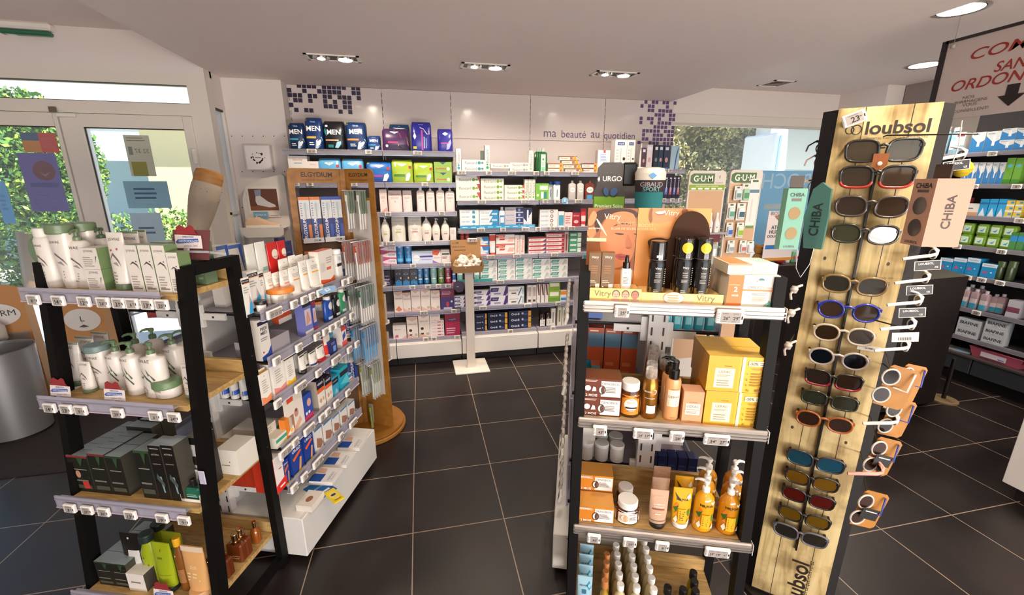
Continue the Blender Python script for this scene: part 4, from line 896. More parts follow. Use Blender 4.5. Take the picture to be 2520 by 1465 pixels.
for x0,x1,yt in((1120,1250,600),(1262,1480,590),(1492,1742,572)):
 put(BF,z,C5,x0,x1,yt,orb,'navy flat pack with a yellow end, stacked in three','box',gO,depth=.06,n=3)
for a,yt in((1826,562),(1896,548)):put(BF,z,C5,a,a+68,yt,bottle('2a1410',[('r',-.4,.05,.4,.55,'e4e0dc'),('l',-.3,.2,.3,.45,2,'8a8480')],'1c0f0c',.4,m=mat('2a1410',.15)),'dark brown bottle with a white label, bottom shelf','bottle','dark brown bottles',depth=.05)
put(BF,z,C5,1966,2014,540,box('e8e4de',[('r',-.2,.2,.1,.8,'9a948c')]),'slim white carton beside the brown bottles','box',depth=.05)
for a in(2036,2090):put(BF,z,C5,a,a+48,512,box('e0dcd0',[('r',-.2,.2,.2,.8,'8a8a6c'),('r',-.4,.9,.4,1,'c8c4b4')]),'slim cream carton at the end of the bottom shelf','box','slim cream cartons',depth=.05)
# ---- bay by the window
z=ZR[0]
gB='toothbrush packs on the top shelf by the window'
put(BF,z,C3,1562,1690,796,box('f0ecea',[('r',-.05,.86,.12,1,'c84a50'),('l',-.3,.4,.3,.8,5,'8aa4d8')]),'white square box with blue print on the top shelf','box',gB,depth=.06)
for x0,x1,yt in((1742,1866,688),(1868,1952,690)):
 put(BF,z,C3,x0,x1,yt,box('eeeae4',[('r',-.3,.82,.3,.92,'2c4a8c'),('t','Oral-B',0,.87,.44,'f0f0f4',dict(bold=.02)),('r',-.02,.1,.04,.72,'b8b0ac'),('o',.3,.36,.12,'3a2c2c',.12),('l',-.4,.3,-.14,.7,4,'c8c0ba')]),'tall white electric toothbrush box','box',gB,depth=.09)
mb=MB();mb.lathe([(.04,0),(.04,.018),(.036,.022)],mat('ece8e2'),0,.04,20);mb.lathe([(.013,.022),(.015,.06),(.012,.15),(.005,.20),(.003,.235)],mat('f2eeea'),0,.04,14)
s_,_=BF.front(1100+2005/4.2,400,.03);tag(mb.build('electric_toothbrush',M=BF.M(s_,0,z+.0004)),'white electric toothbrush standing on its base','electric toothbrush')
for x0,x1,yt,c,l in((2020,2064,770,'4a3040','dark purple'),(2074,2132,742,'d8ccd0','pale pink'),(2148,2196,742,'16202c','black'),(2198,2244,742,'1c3450','dark blue'),(2252,2310,745,'26304a','navy')):
 put(BF,z,C3,x0,x1,yt,box(c,[('r',-.3,.8,.3,.92,'d8e0ee'),('o',0,.4,.26,'c89a98' if l!='black' else '6a8a9a',.4),('r',-.5,0,.5,.1,'2f62a8')]),l+' toothbrush pack on the top shelf by the window','pack',gB,depth=.03)
put(BF,z,C3,2322,2412,752,lambda w,h,d:T_box(w,h,d,'a8c4d4',[('p',[(.0,0),(.1,.6),(.3,.95),(.36,.9),(.2,.5),(.12,0)],'2f5a8c')]),'pale blue blister pack with a blue brush, shelf end','pack',gB,depth=.03)
z=ZR[1]
for k,(x0,x1)in enumerate(((2256,2300),(2302,2342),(2344,2382),(2384,2420))):
 put(BF,z,C3,x0,x1,1062,box('1c1830',[('r',-.35,.2,.35,.5,'a85a6c' if k%2 else '5a6ab0'),('r',-.06,.3,.06,.85,'e8e8f4'),('l',-.4,.85,.4,.95,1,'dfe0f0')]),'dark electric brush box by the window, second shelf','box','dark brush boxes by the window',depth=.05)
 #  goods on the left display unit
CA,CB,CC,CE=(0,500,3.6625),(60,780,4.578),(100,1020,3.292),(430,1180,5.14)
H1,H2,H3,CD=(590,580,5.86),(590,780,5.86),(590,980,5.86),(430,560,4.308)
def dz(z,k=0):return lean(z)+.012+k
z=LZ[0]
IV='ddd5cb';GRN='6c7f5e'
SPRIG=[('l',-.3,.12,.1,.34,4,'a3978e'),('p',[(-.4,.5),(-.1,.62),(.2,.5),(.3,.42),(.22,.53),(-.1,.66)],'6a5f60'),('p',[(-.1,.48),(.2,.42),(.1,.5)],'9a8f8c')]
def jow(tw=.7,zt=.86):return[('t','JOWAE',0,zt,tw,'5b5050',dict(bold=0))]+SPRIG
gJ='white and sage care products on the top left shelf'
CAN=[(0,.95,.95,2),(.02,1,1,2),(.78,1,1,2),(.84,.8,.8,2),(.86,.5,.5,2)]
put(LF,z,CA,328,470,222,bottle(IV,[('t','JOWAE',.0,.82,.5,'5b5050',dict(bold=0))]+SPRIG,'e4ddd4',.74,P=CAN,name='spray_can'),'white spray can with a domed cap, far left of the top shelf','spray can',gJ,d=dz(z),depth=.05)
put(LF,z,CA,462,640,186,bottle(IV,[('t','JOWAE',0,.84,.5,'5b5050',dict(bold=0))]+SPRIG,GRN,.96,P=[(0,.6,.7,2.4),(.1,.66,.8,2.4),(.6,.9,1,2.4),(.80,1,1,2.4),(.85,1,1,2.4)]),'white tottle with a wide sage green cap','bottle',gJ,d=dz(z),depth=.05)
put(LF,z,CA,650,842,170,bottle(IV,jow(.5),GRN,.96,P=[(0,.6,.7,2.4),(.1,.66,.8,2.4),(.6,.9,1,2.4),(.80,1,1,2.4),(.85,1,1,2.4)]),'sage capped tottle behind the pump bottle','bottle',gJ,d=dz(z,.07),depth=.05)
put(LF,z,CA,612,790,228,bottle(IV,jow(.6),GRN,.5,pump=True,P=CAN),'white pump bottle with a sage pump on the top left shelf','bottle',gJ,d=dz(z,.015),depth=.05)
put(LF,z,CA,858,980,216,bottle(IV,jow(.6),'4f5f48',.5,pump=True,P=CAN),'white pump bottle with a dark green pump behind the cartons','bottle',gJ,d=dz(z,.09),depth=.045)
put(LF,z,CA,704,862,402,box(IV,[('t','JOWAE',0,.84,.54,'5b5050',dict(bold=0)),('l',-.4,.1,.2,.6,5,'a3978e'),('p',[(.3,.3),(.42,.6),(.36,.64)],'5f7058')],side='6e8457'),'square white carton with sage sides, stacked in two','box',gJ,d=dz(z,-.004),depth=.10,n=2)
put(LF,z,CA,945,1100,262,tube_(IV,[('t','JOWAE',0,.88,.7,'5b5050',dict(bold=0)),('o',.15,.72,.06,'b05a60'),('o',-.2,.7,.06,'b05a60')]+SPRIG,GRN),'white tube with red berries on a sage cap','tube',gJ,d=dz(z,.0),depth=.045)
for k,(a,b_,yt,dd)in enumerate(((1085,1240,250,.07),(1190,1310,240,.11))):
 put(LF,z,CA,a,b_,yt,tube_(IV,[('t','JOWAE',0,.86,.7,'5b5050',dict(bold=0)),('r',-.5,.96,.5,1,GRN)],GRN),'white tube with a sage edge behind the tall cartons','tube',gJ,d=dz(z,dd),depth=.04)
for k,(a,b_,yt)in enumerate(((1102,1222,378),(1228,1346,378),(1352,1472,380),(1486,1590,446))):
 put(LF,z,CA,a,b_,yt,box(IV,[('t','JOWAE',0,.88,.7,'5b5050',dict(bold=0)),('p',[(-.3,.58),(0,.66),(.3,.6),(.42,.48),(.25,.57),(0,.62)],'4f4548'),('o',.26,.66,.05,'3a3036'),('l',-.35,.08,.25,.36,5,'a3978e'),('r',-.35,.06,.35,.09,'7f7468')],top='8a9a7c',side='6e8457'),('tall' if k<3 else 'shorter')+' white carton with a dark sprig on the top left shelf','box',gJ,d=dz(z,-.004),depth=.045)
for i,(a,b_)in enumerate(((1492,1612),(1616,1712),(1716,1790))):
 put(LF,z,CA,a,b_,336,box('66795a',[('r',-.5,.96,.5,1,'c8d0bc'),('l',-.4,.1,.4,.8,6,'8fa080')],top='8fa084'),'dark sage carton at the back right of the top shelf','box','dark sage cartons',d=dz(z,.11),depth=.05,hmax=.145)
s_,zz=LF.front(98,582,.06);mb=MB();mb.lathe([(.055,-.004),(.056,0),(.055,.004)],clear('7f9a74',.6,.3,'green_plastic'),0,0,32)
o=mb.build('round_display',M=LF.M(s_,.06,z+.115)@Matrix.Rotation(PI/2,4,'X'));tag(o,'round translucent green display disc behind the white bottles','display disc')
mb=MB();mb.box(-.006,.006,-.006,.006,-.115,-.05,clear('7f9a74',.6,.3,'green_plastic'));mb.T=None
c=child(mb,'stem',o);c.matrix_local=Matrix.Rotation(-PI/2,4,'X')
# little sale signs with a red bow
def sale_sign(F,s,d,z,label,sc=1.0):
 e=empty('sale_sign',F.M(s,d,z)@Matrix.Rotation(math.radians(-14),4,'X')@Matrix.Scale(sc,4),label,'sale sign','sale signs with red bows')
 mb=MB();mb.prism([(-.036,0),(.044,0),(.038,.034),(-.026,.036),(-.04,.036)],0,.001,mat('e2d6d2',.4))
 mb.prism([(-.03,.012),(-.036,.016),(-.03,.022),(-.028,.024),(.03,.026),(.032,.017),(-.028,.012)],-.0006,-.0001,mat('3f5a9c'));mb.text('DESTOCKAGE',.002,.019,.056,mat('c8d0e4'),y=-.0009,bold=.02);mb.text('OPERATION',0,.030,.034,mat('4a5a8c'),y=-.0006)
 mb.text('jusqu\'a -50%',.01,.006,.04,mat('8a8088'),y=-.0006,bold=0)
 mb.box(-.006,.006,-.006,.0,-.012,.001,clear('f0f0f0',.3,.1));child(mb,'card',e)
 mb=MB();R_=mat('8f2a2e',.5)
 mb.prism([(-.034,.036),(-.036,.056),(-.026,.062),(-.008,.054),(.004,.062),(.014,.058),(.022,.042),(.03,.037)],-.001,.0,R_);mb.lathe([(.006,-.003),(.006,-.001)],mat('a8383a'),-.004,.0,10)
 child(mb,'bow',e)
 return e
z2=LZ[1]
for u,lb in((145,'small sale card with red bow, left end of second shelf'),(276,'small sale card with red bow, before the second shelf pumps')):
 s_,_=LF.front(u,975,dz(z2,-.03));sale_sign(LF,s_,dz(z2,-.028),z2+.006,lb)
s_,_=LF.front(390,1440,dz(LZ[3],-.03));sale_sign(LF,s_,dz(LZ[3],-.028),LZ[3]+.004,'small sale card with red bow on the lowest left shelf')
s_,zz=LF.front(402,590,.02);e=sale_sign(LF,s_,.10,1.43,'larger sale card with red bow above the top left cartons',1.25)
mb=MB();mb.box(-.05,.06,-.004,.06,-.012,-.006,clear('eef2f4',.35,.08));mb.box(-.05,.06,.004,.0055,-.03,.05,mat('6a3a3c'));child(mb,'clear_holder',e)
put(LF,LZ[0],CA,1350,1500,352,box('6f8066',top='a0ac94'),'pale sage carton under the clear card holder','box','dark sage cartons',d=.075,depth=.06)
# second shelf
z=z2;gK='white and sage care products on the second left shelf'
put(LF,z,CB,352,598,278,tube_(IV,[('t','JOWAE',0,.88,.55,'5b5050',dict(bold=0)),('r',-.5,.955,.5,1,'8a9480')]+SPRIG,GRN),'wide white tube at the left end of the second shelf','tube',gK,d=dz(z,.05),depth=.05)
put(LF,z,CB,565,770,216,tube_(IV,[('t','JOWAE',.1,.87,.6,'5b5050',dict(bold=0)),('r',-.5,.955,.5,1,'8a9480')]+SPRIG,GRN),'white tube behind, next to the wide one','tube',gK,d=dz(z,.12),depth=.045)
put(LF,z,CB,745,935,166,tube_(IV,[('t','JOWAE',0,.87,.6,'5b5050',dict(bold=0)),('r',-.5,.955,.5,1,'8a9480')]+SPRIG,GRN),'rearmost white tube on the second left shelf','tube',gK,d=dz(z,.19),depth=.045)
put(LF,z,CB,588,730,500,tube_(IV,jow(.6,.9),GRN),'small white tube standing between the sale cards','tube',gK,d=dz(z,.01),depth=.035)
put(LF,z,CB,735,945,290,bottle(IV,jow(.6,.84),'6f8480',.98,P=[(0,.7,.8,2.4),(.1,.75,.85,2.4),(.6,.95,1,2.4),(.84,1,1,2.4),(.85,.98,1,2.4)]),'white tottle with a glossy grey green cap','bottle',gK,d=dz(z,.04),depth=.055)
RB=[(0,.94,.94,2),(.02,1,1,2),(.74,1,1,2),(.78,.94,.94,2),(.8,.4,.4,2),(.85,.36,.36,2)]
bam=[('t','JOWAE',-.1,.87,.6,'5b5050',dict(bold=0)),('p',[(-.3,.68),(0,.5),(.3,.3),(.26,.27),(-.04,.46)],'4d5a44'),('p',[(0,.72),(.12,.56),(.06,.54)],'5f6f52'),('p',[(-.3,.5),(-.1,.54),(-.2,.47)],'5f6f52'),('p',[(.1,.6),(.3,.44),(.24,.42)],'4d5a44'),('l',-.42,.08,.0,.26,4,'9a8e84')]
for k,(a,b_,yt,dd)in enumerate(((945,1120,250,.03),(1108,1292,262,.012),(1306,1560,268,.006),(1190,1330,178,.12),(1380,1530,118,.16),(1570,1770,172,.10),(1745,1905,132,.15))):
 put(LF,z,CB,a,b_,yt,bottle(IV,bam,'5f7554',.5,pump=True,P=RB,noz=200 if k!=2 else 150),'white pump bottle with a bamboo leaf print','bottle','bamboo print pump bottles',d=dz(z,dd),depth=.06)
mb=lambda w,h,d:T_body(w,h*.62,d,[(0,.85,.85,2),(.08,.95,.95,2),(.9,1,1,2),(1,.98,.98,2)],IV,[('l',-.4,.3,.2,.7,3,'a3978e'),('t','JOWAE',-.1,.8,.4,'5b5050',dict(bold=0))],name='jar',kids=[('lid',cap_mb(w*.51,h*.6,h,d/2,'66805a',r1=w*.5))])
put(LF,z,CB,1556,1800,655,mb,'round white jar with a sage green lid','jar',gK,d=dz(z,.0),depth=.07)
put(LF,z,CB,1752,1885,530,tube_(IV,jow(.6,.9),GRN),'small white tube behind the right front post','tube',gK,d=dz(z,.02),depth=.035)
# third shelf: dark cartons in files
z=LZ[2];DKB='1b1c16'
dkd=lambda acc:[('r',-.5,.95,.5,1,acc),('o',.1,.86,.06,'c8ccc0'),('r',-.36,.62,.36,.64,'8a8c7c'),('r',-.4,.30,.3,.34,'6f7264'),('r',-.4,.1,.4,.2,'45483c'),('p',[(.0,.96),(.12,.7),(.3,.96)],'2f4a2c')]
gD='dark hair care cartons in files on the third left shelf'
for a,b_,yt,n,acc,lb in((200,362,330,6,'8a2a2c','glossy dark carton with a red edge and egg picture'),(368,500,318,6,'7a2a2c','glossy dark carton from the second file'),(512,640,338,2,'2c3a28','glossy dark green carton with a long side'),(742,862,292,1,'2c4a2c','dark green carton before the black pair')):
 for k in range(n):
  deco=dkd(acc)+([('o',-.1,.5,.12,'b98a70',.18),('p',[(.0,.3),(.3,.32),(.34,.12),(.04,.1)],'b8362c')]if acc=='8a2a2c' else[])
  s0,zt=LF.front(CC[0]+a/CC[2],CC[1]+yt/CC[2],dz(z));s1,_=LF.front(CC[0]+b_/CC[2],CC[1]+yt/CC[2],dz(z))
  t=T_box(round(s1-s0,3),round(zt-z,3),.036 if n>3 else.07,DKB,deco,top='8f9a9c',side='3a3830')
  spawn(t,LF.M((s0+s1)/2,dz(z)+k*(.0375 if n>3 else.072),z+.0004),lb,'box',gD)
for a,b_,in((858,958),(962,1066)):
 put(LF,z,CC,a,b_,250,box('15120f',[('t','ASTERA',0,.84,.66,'b8b0a4',dict(bold=0)),('r',-.36,.94,.36,.955,'9a948a'),('r',-.36,.66,.3,.68,'6a645c'),('p',[(-.06,.44),(.12,.44),(.18,.14),(.06,.14)],'7f9c9c'),('p',[(-.2,.5),(-.3,.4),(.2,.24),(.3,.3)],'4a4f50')],top='a8b4b8',side='4a453c'),'black carton showing a silver blue dropper','box',gD,d=dz(z),depth=.06)
put(LF,z,CC,690,890,96,box('22241e',[],top='aab6b8',side='4a4a40'),'dark carton standing behind the middle files','box',gD,d=dz(z,.15),depth=.045)
put(LF,z,CC,800,970,40,box('22241e',[],top='dfe8ee',side='4a4a40'),'tallest dark carton at the back of the third shelf','box',gD,d=dz(z,.19),depth=.05)
put(LF,z,CC,1160,1290,185,box('d8d2c8',[('r',-.5,.86,.5,1,'1a1512'),('o',-.1,.55,.22,'2a2420',.3),('r',-.5,0,.5,.22,'2a2622')],top='8a8880',side='2a2622'),'white and black carton with a dark swirl','box',gD,d=dz(z,.07),depth=.06)
s_,_=LF.front(CC[0]+1215/CC[2],CC[1]+690/CC[2],dz(z));e=empty('perfume_tray',LF.M(s_,dz(z),z+.0004),'white card tray holding a green perfume tester','tray')
mb=MB();mb.box(-.037,.037,0,.06,0,.002,mat('e8e2d6'));mb.box(-.037,.037,0,.0015,0,.012,mat('ece6da'));mb.box(-.037,-.0355,0,.06,0,.03,mat('ece6da'));mb.box(.0355,.037,0,.06,0,.03,mat('ece6da'));mb.box(-.037,.037,.0585,.06,0,.085,mat('ece6da'));child(mb,'tray_body',e)
TEAL=mat('16604a',.12,coat=.5)
hb=MB();hb.box(-.027,.027,0,.03,0,.045,TEAL,.006);hb.box(-.02,.02,-.0006,0,.012,.016,mat('9ac0b0'));hb.box(-.02,.016,-.0006,0,.02,.022,mat('9ac0b0'))
kb=MB();kb.lathe([(.007,.045),(.007,.052),(.010,.053),(.011,.072),(.009,.075)],mat('1c1a18',.25),0,.015,14)
TPL['perf']=('perfume_bottle',hb.mesh('perfume_bottle'),[('cap',kb.mesh('cap'),[])])
spawn(TPL['perf'],LF.M(s_,dz(z,.008),z+.003),'square green perfume bottle with a dark spray cap','perfume')
# white folded card box on the right end of the third shelf
s_,_=LF.front(CC[0]+1480/CC[2],CC[1]+600/CC[2],.1)
put(LF,z,CC,1410,1580,285,box('e6e0d2',[('o',.1,.52,.03,'6a4a3c'),('l',-.3,.34,.3,.42,1,'a09484')],side='d8d2c4'),'plain cream carton near the right back post','box',d=.08,depth=.10)
mb=MB();mb.box(-.012,.012,-.004,0,0,.052,mat('b8b4c4',.25),.002);o=mb.build('label_holder',M=LF.M(.545,lean(.68)-.006,.655));tag(o,'translucent label holder clipped on the right front post','label holder')
# lowest shelf
z=LZ[3];gW='hair care on the lowest left shelf'
for a,b_,yt,n in((385,515,1056,4),(520,640,1078,4)):
 for k in range(n):
  s0,zt=LF.front(CC[0]+a/CC[2],CC[1]+yt/CC[2],dz(z));s1,_=LF.front(CC[0]+b_/CC[2],CC[1]+yt/CC[2],dz(z))
  spawn(T_box(round(s1-s0,3),.105,.048,DKB,dkd('2c3a28'),top='8f9a9c',side='3a3830'),LF.M((s0+s1)/2,dz(z)+k*.0495,z+.0004),'dark green carton in a file on the lowest left shelf','box','dark cartons on the lowest left shelf')
put(LF,z,CC,684,826,1288,box('e6dfd4',[('l',-.3,.4,.3,.6,1,'8a8078')],side='4a443c'),'low white carton under the black tube','box',gW,d=dz(z,-.006),depth=.05)
put(LF,z,CC,632,790,952,tube_('1c1816',[('r',-.1,.3,.42,.66,'cfcac2'),('o',-.05,.9,.05,'c8c4bc'),('r',-.45,.2,.45,.22,'8a8478')],'14110f'),'black tube with a white label panel','tube',gW,d=dz(z,.03),depth=.04)
lime='9aa81c'
put(LF,z,CC,800,930,940,bottle(lime,[('o',-.1,.62,.05,'5a6414'),('l',-.3,.3,.2,.5,2,'6a7418')],'22302a',.7,P=[(0,.9,.9,2),(.04,1,1,2),(.6,.96,.96,2),(.78,.6,.6,2),(.85,.5,.5,2)]),'lime bottle with a dark round cap','bottle',gW,d=dz(z,.03),depth=.045)
put(LF,z,CC,905,1010,858,bottle(lime,[],'1c2620',.8,P=[(0,.9,.9,2),(.04,1,1,2),(.6,.96,.96,2),(.78,.6,.6,2),(.85,.5,.5,2)]),'dark capped lime bottle at the back','bottle',gW,d=dz(z,.10),depth=.045)
put(LF,z,CC,968,1128,942,tube_(lime,[('o',0,.84,.04,'5a6414'),('l',-.2,.6,.2,.7,1,'6a7418')],'1c2a1e'),'lime tube standing behind the front one','tube',gW,d=dz(z,.06),depth=.04)
put(LF,z,CC,888,1036,1030,tube_(lime,[('p',[(-.04,.84),(.04,.9),(.0,.82)],'4a5412'),('l',-.2,.66,.2,.74,1,'6a7418'),('r',-.4,.36,.4,.365,'6a7418')],'1c2a1e'),'front lime green tube with a dark cap','tube',gW,d=dz(z),depth=.04)
put(LF,z,CC,1066,1140,984,bottle('7a4a1c',[('r',-.4,.2,.4,.5,'9a6a3c'),('o',-.1,.8,.08,'e8d8b0')],'d8a020',.66,m=mat('7a4a1c',.15,coat=.4),P=[(0,.9,.9,2),(.04,1,1,2),(.66,1,1,2),(.78,.6,.6,2),(.85,.5,.5,2)]),'slim amber bottle with a yellow cap','bottle',gW,d=dz(z,.012),depth=.03)
put(LF,z,CC,1130,1306,1058,tube_('d8a468',[('t','5th',0,.6,.3,'f0d8b0',dict(bold=0,shear=.3)),('l',-.3,.3,.3,.5,3,'f0d0a0'),('r',-.5,.9,.5,1,'d8c0a8')],'cda070'),'peach translucent tube with fine lettering','tube',gW,d=dz(z,.0),depth=.04)
AMB=mat('6a3010',.1,coat=.6)
hb=MB();hb.box(-.026,.026,0,.026,0,.062,AMB,.005);hb.box(-.02,.02,-.0006,0,.022,.024,mat('b89060'));hb.box(-.016,.016,-.0006,0,.015,.017,mat('b89060'))
kb=MB();kb.lathe([(.013,.062),(.014,.066),(.009,.068),(.0095,.092),(.008,.094)],mat('c8a878',.15,1.),0,.013,14)
hb.v=[(a*1.3,b*1.3,c*1.3)for a,b,c in hb.v];kb.v=[(a*1.3,b*1.3,c*1.3)for a,b,c in kb.v];TPL['amb']=('perfume_bottle',hb.mesh('perfume_bottle'),[('cap',kb.mesh('cap'),[])])
for(u,v),lb in(((515,1455),'square amber perfume with a gold cap before the right post'),((560,1425),'square amber perfume just behind the right front post'),((580,1385),'square amber perfume in the middle of the shelf edge row'),((600,1372),'square amber perfume furthest along the shelf edge')):
 s_,d_=LF.flat(u,v,z);s_=min(s_,.48);spawn(TPL['amb'],LF.M(s_,max(d_,dz(z)),z+.0004,0 if u<540 else 0),lb,'perfume','amber perfume bottles')
s_,d_=LF.flat(640,1342,z);hb=T_body(.036,.070,.036,[(0,.9,.9,2.5),(.05,1,1,2.5),(.8,.96,.96,2.5),(1,.3,.3,2)],'8a4a14',[],name='spray_bottle',m=mat('8f4a12',.12,coat=.5),kids=[('cap',cap_mb(.008,.070,.098,.018,'d8b890',m=mat('d0b080',.15,1.)))])
spawn(hb,LF.M(min(s_,.49),min(d_,.15),z+.0004),'small amber spray bottle alone near the back of the shelf','perfume')
# price tags of the left unit
gt='price tags on the left display unit'
for z,us,v,nm in((LZ[0],[x/3.6625 for x in(305,525,755,925,1065,1185,1320,1450)],725,'top'),(LZ[1],[60+x/4.578 for x in(300,480,640,1045,1465,1670)],1000,'second'),(LZ[2],[100+x/3.292 for x in(240,375,505,715,965,1140)],1240,'third'),(LZ[3],[100+x/3.292 for x in(395,505,640,760,880)],1460,'lowest')):
 rail_tags(LF,lean(z)-.038,z-.008,us,'white price tag on %s rail of the left display'%nm,gt,v=v,w=.045,h=.034)
 #  aisle side of the left gondola
GS=LF.turned(.566,.24,90)
z=GZ[0];gA='foot and skin care on the top gondola shelf'
def putg(src,x0,x1,yt,fn,label,cat,group=None,d=.014,depth=None,n=1,ybot=None,zz=None,hmax=None):
 return put(GS,zz if zz is not None else z,src,x0,x1,yt,fn,label,cat,group,d=d,depth=depth,n=n,ybot=ybot,hmax=hmax)
exc=lambda:box('e8e4dc',[('r',-.5,.86,.5,.95,'1a1a20'),('t','EXCILOR',0,.905,.8,'e8e8ec',dict(bold=0)),('r',-.5,.84,.5,.86,'e0803c'),('l',-.4,.6,.3,.78,3,'a8a49c'),('p',[(-.1,.08),(.45,.08),(.45,.34),(.2,.56),(.1,.3)],'2f9cd0'),('p',[(.12,.3),(.2,.6),(.3,.4)],'d89a78'),('r',-.5,0,.5,.07,'1a1a20')])
for a,b_,yt,dd in((10,128,620,.012),(90,252,535,.05),(262,330,530,.05)):putg(H1,a,b_,yt,exc(),'white carton with a black bar and blue wave','box',gA,d=dd,depth=.03)
jar=lambda c,lid,deco=():(lambda w,h,d:T_body(w,h*.68,d,[(0,.86,.86,2),(.08,.95,.95,2),(.9,1,1,2),(1,.96,.96,2)],c,deco,name='jar',kids=[('lid',cap_mb(w*.52,h*.66,h,d/2,lid))]))
putg(H1,196,322,958,jar('e8e2d8','1f1d22'),'small white pot with a black lid before the cartons','jar',gA,d=.008,depth=.03)
putg(H1,372,632,785,jar('e8e0d0','e8852c',[('r',-.4,.2,-.2,.7,'b8b0a4'),('o',.1,.4,.14,'cfc4b4')]),'white jar with a bright orange lid','jar',gA,d=.01,depth=.06)
TU2=lambda bot:[('p',[(-.5,.12),(.5,.12),(.5,.3),(0,.22),(-.5,.32)],bot),('o',0,.9,.04,'8a847c'),('r',-.3,.56,.3,.6,bot),('l',-.3,.66,.3,.8,3,'b8b0a8')]
for a,b_,yt,c,dd,l in((340,448,545,'e8a888',.05,'peach'),(455,560,548,'e8a888',.05,'peach'),(560,690,520,'e08a78',.02,'coral'),(690,835,470,'e8902c',.012,'orange'),(836,955,378,'f0a81c',.012,'yellow'),(955,1120,352,'f0a81c',.012,'yellow')):
 putg(H1,a,b_,yt,tube_('ece6da',TU2(c),'efe9df'),'white upright tube with '+('an ' if l[0]=='o' else 'a ')+l+' foot on the top gondola shelf','tube',gA,d=dd,depth=.035)
for a,b_,yt in((545,690,350),(690,800,300),(800,910,292),(915,1040,290)):
 putg(H1,a,b_,yt,tube_('ece6da',TU2('e8a868'),'efe9df'),'white upright tube in the second file of the top gondola shelf','tube',gA,d=.06,depth=.035)
for k in range(4):putg(H1,1122-k*8,1332-k*8,240,box('ece2d6',[('p',[(-.5,0),(.5,0),(.5,.22),(.2,.12),(-.5,.2)],'d8582c'),('r',-.02,.42,.3,.5,'d86a4c'),('l',-.0,.6,.4,.8,3,'b8aca0'),('r',-.4,.4,-.1,.66,'dcd2c6')],top='d8583c'),'white and orange carton in the file beside the white bottle','box',gA,d=.014+k*.05,depth=.046)
putg(H1,1325,1412,212,bottle('ece8e0',[('r',-.5,.5,.5,.62,'22202c'),('o',0,.8,.2,'b8c4dc')],'f2eee8',.8),'white bottle with a black band and round cap','bottle',gA,d=.02,depth=.03)
for a,b_,yt in((50,195,140),(200,352,104)):putg(H1,a,b_,yt,tube_('e6e6dc',[('p',[(-.5,.0),(.5,.0),(.5,.08),(0,.2),(-.5,.1)],'6fb8b0'),('r',-.2,.52,.3,.58,'8ab8b4'),('l',-.3,.3,.3,.4,1,'b8b4a8')],'e6e6dc'),'tall white tube with a teal foot','tube',gA,d=.10,depth=.035)
for a,b_,yt in((368,520,110),(525,642,84)):putg(H1,a,b_,yt,tube_('c8221f',[('o',.16,.78,.34,'eadfd0'),('t','akileine',.16,.74,.5,'c83028',dict(bold=0)),('r',-.2,.36,.4,.46,'eadfd0')],'a81c1c'),'red tube with a cream circle','tube',gA,d=.10,depth=.035)
for a,b_,yt in((548,650,36),(652,745,88)):putg(H1,a,b_,yt,box('24305c',[('l',-.4,.4,.4,.8,5,'5a6a9c'),('r',-.1,.92,.1,.96,'0c1020')]),'navy hanging carton behind the red tubes','box',gA,d=.16,depth=.02)
for a,b_,yt in((430,560,205),(558,705,196)):put(GS,z,CD,a,b_,yt,box('dcd6cc',[('t','Cora',.1,.66,.4,'6a7a9c',dict(bold=0)),('p',[(.2,1),(.5,1),(.5,.5)],'2f5aa8'),('r',-.5,.94,.3,1,'4a6ab0')]),'white carton with a blue corner seen above the frame','box',gA,d=.20,depth=.05)
for i,(u,v)in enumerate(((480,1145),(760,995),(905,930),(1020,880),(1130,835),(1485,680),(1565,645))):
 s_,_=GS.front(590+u/5.86,580+v/5.86,-.014);spawn(T_tag(.09 if i==0 else.045,.036,('13','13','13')if i==0 else(str(6+i),)),GS.M(s_,-.018,GZ[0]+.008),'white price tag on the top gondola rail','price tag','price tags on the left gondola')
for k,us in enumerate(([(510,660),(835,490),(1095,320),(1215,250),(1305,190),(1385,130),(1475,80),(1600,30)],[(540,1350),(865,1090),(1125,905),(1380,715),(1570,560),(1680,490)])):
 for i,(u,v)in enumerate(us):
  s_,_=GS.front(590+u/5.86,780+v/5.86,-.014);wide=k==1 and i in(1,3)
  spawn(T_tag(.08 if wide else.045,.036,('7','14')if wide else(str(5+i*2),)),GS.M(s_,-.018,GZ[1+k]+.008),'white price tag on the %s gondola rail'%('second','third')[k],'price tag','price tags on the left gondola')
for k,us in enumerate(([(640,810),(780,670),(985,490),(1165,320),(1250,235),(1375,120),(1540,-50)],[(770,1345),(915,1185),(1110,960),(1440,590),(1620,400)])):
 for i,(u,v)in enumerate(us):
  s_,_=GS.front(590+u/5.86,980+v/5.86,-.014);wide=(k,i)in((0,0),(0,2),(1,2),(1,4))
  spawn(T_tag(.08 if wide else.045,.036,('7','15')if wide else(str(6+i*2),)),GS.M(s_,-.018,GZ[3+k]+.008),'white price tag on the %s gondola rail'%('fourth','lowest')[k],'price tag','price tags on the left gondola')
mb=MB();mb.prism([(-.07,.004),(-.05,-.012),(.0,-.02),(.05,-.018),(.074,-.006),(.072,.006),(.03,.014),(-.03,.018),(-.06,.014)],0,.0012,mat('86b4dc',.4));mb.box(-.02,.02,-.0006,-.0001,-.008,.008,mat('dfeaf4'));mb.prism([(-.012,.002),(.0,-.003),(.014,.002),(0,.006)],-.0012,-.0007,mat('9ab8d4'));mb.lathe([(.004,0),(.004,.001)],mat('dfeaf4'),.05,0,10)
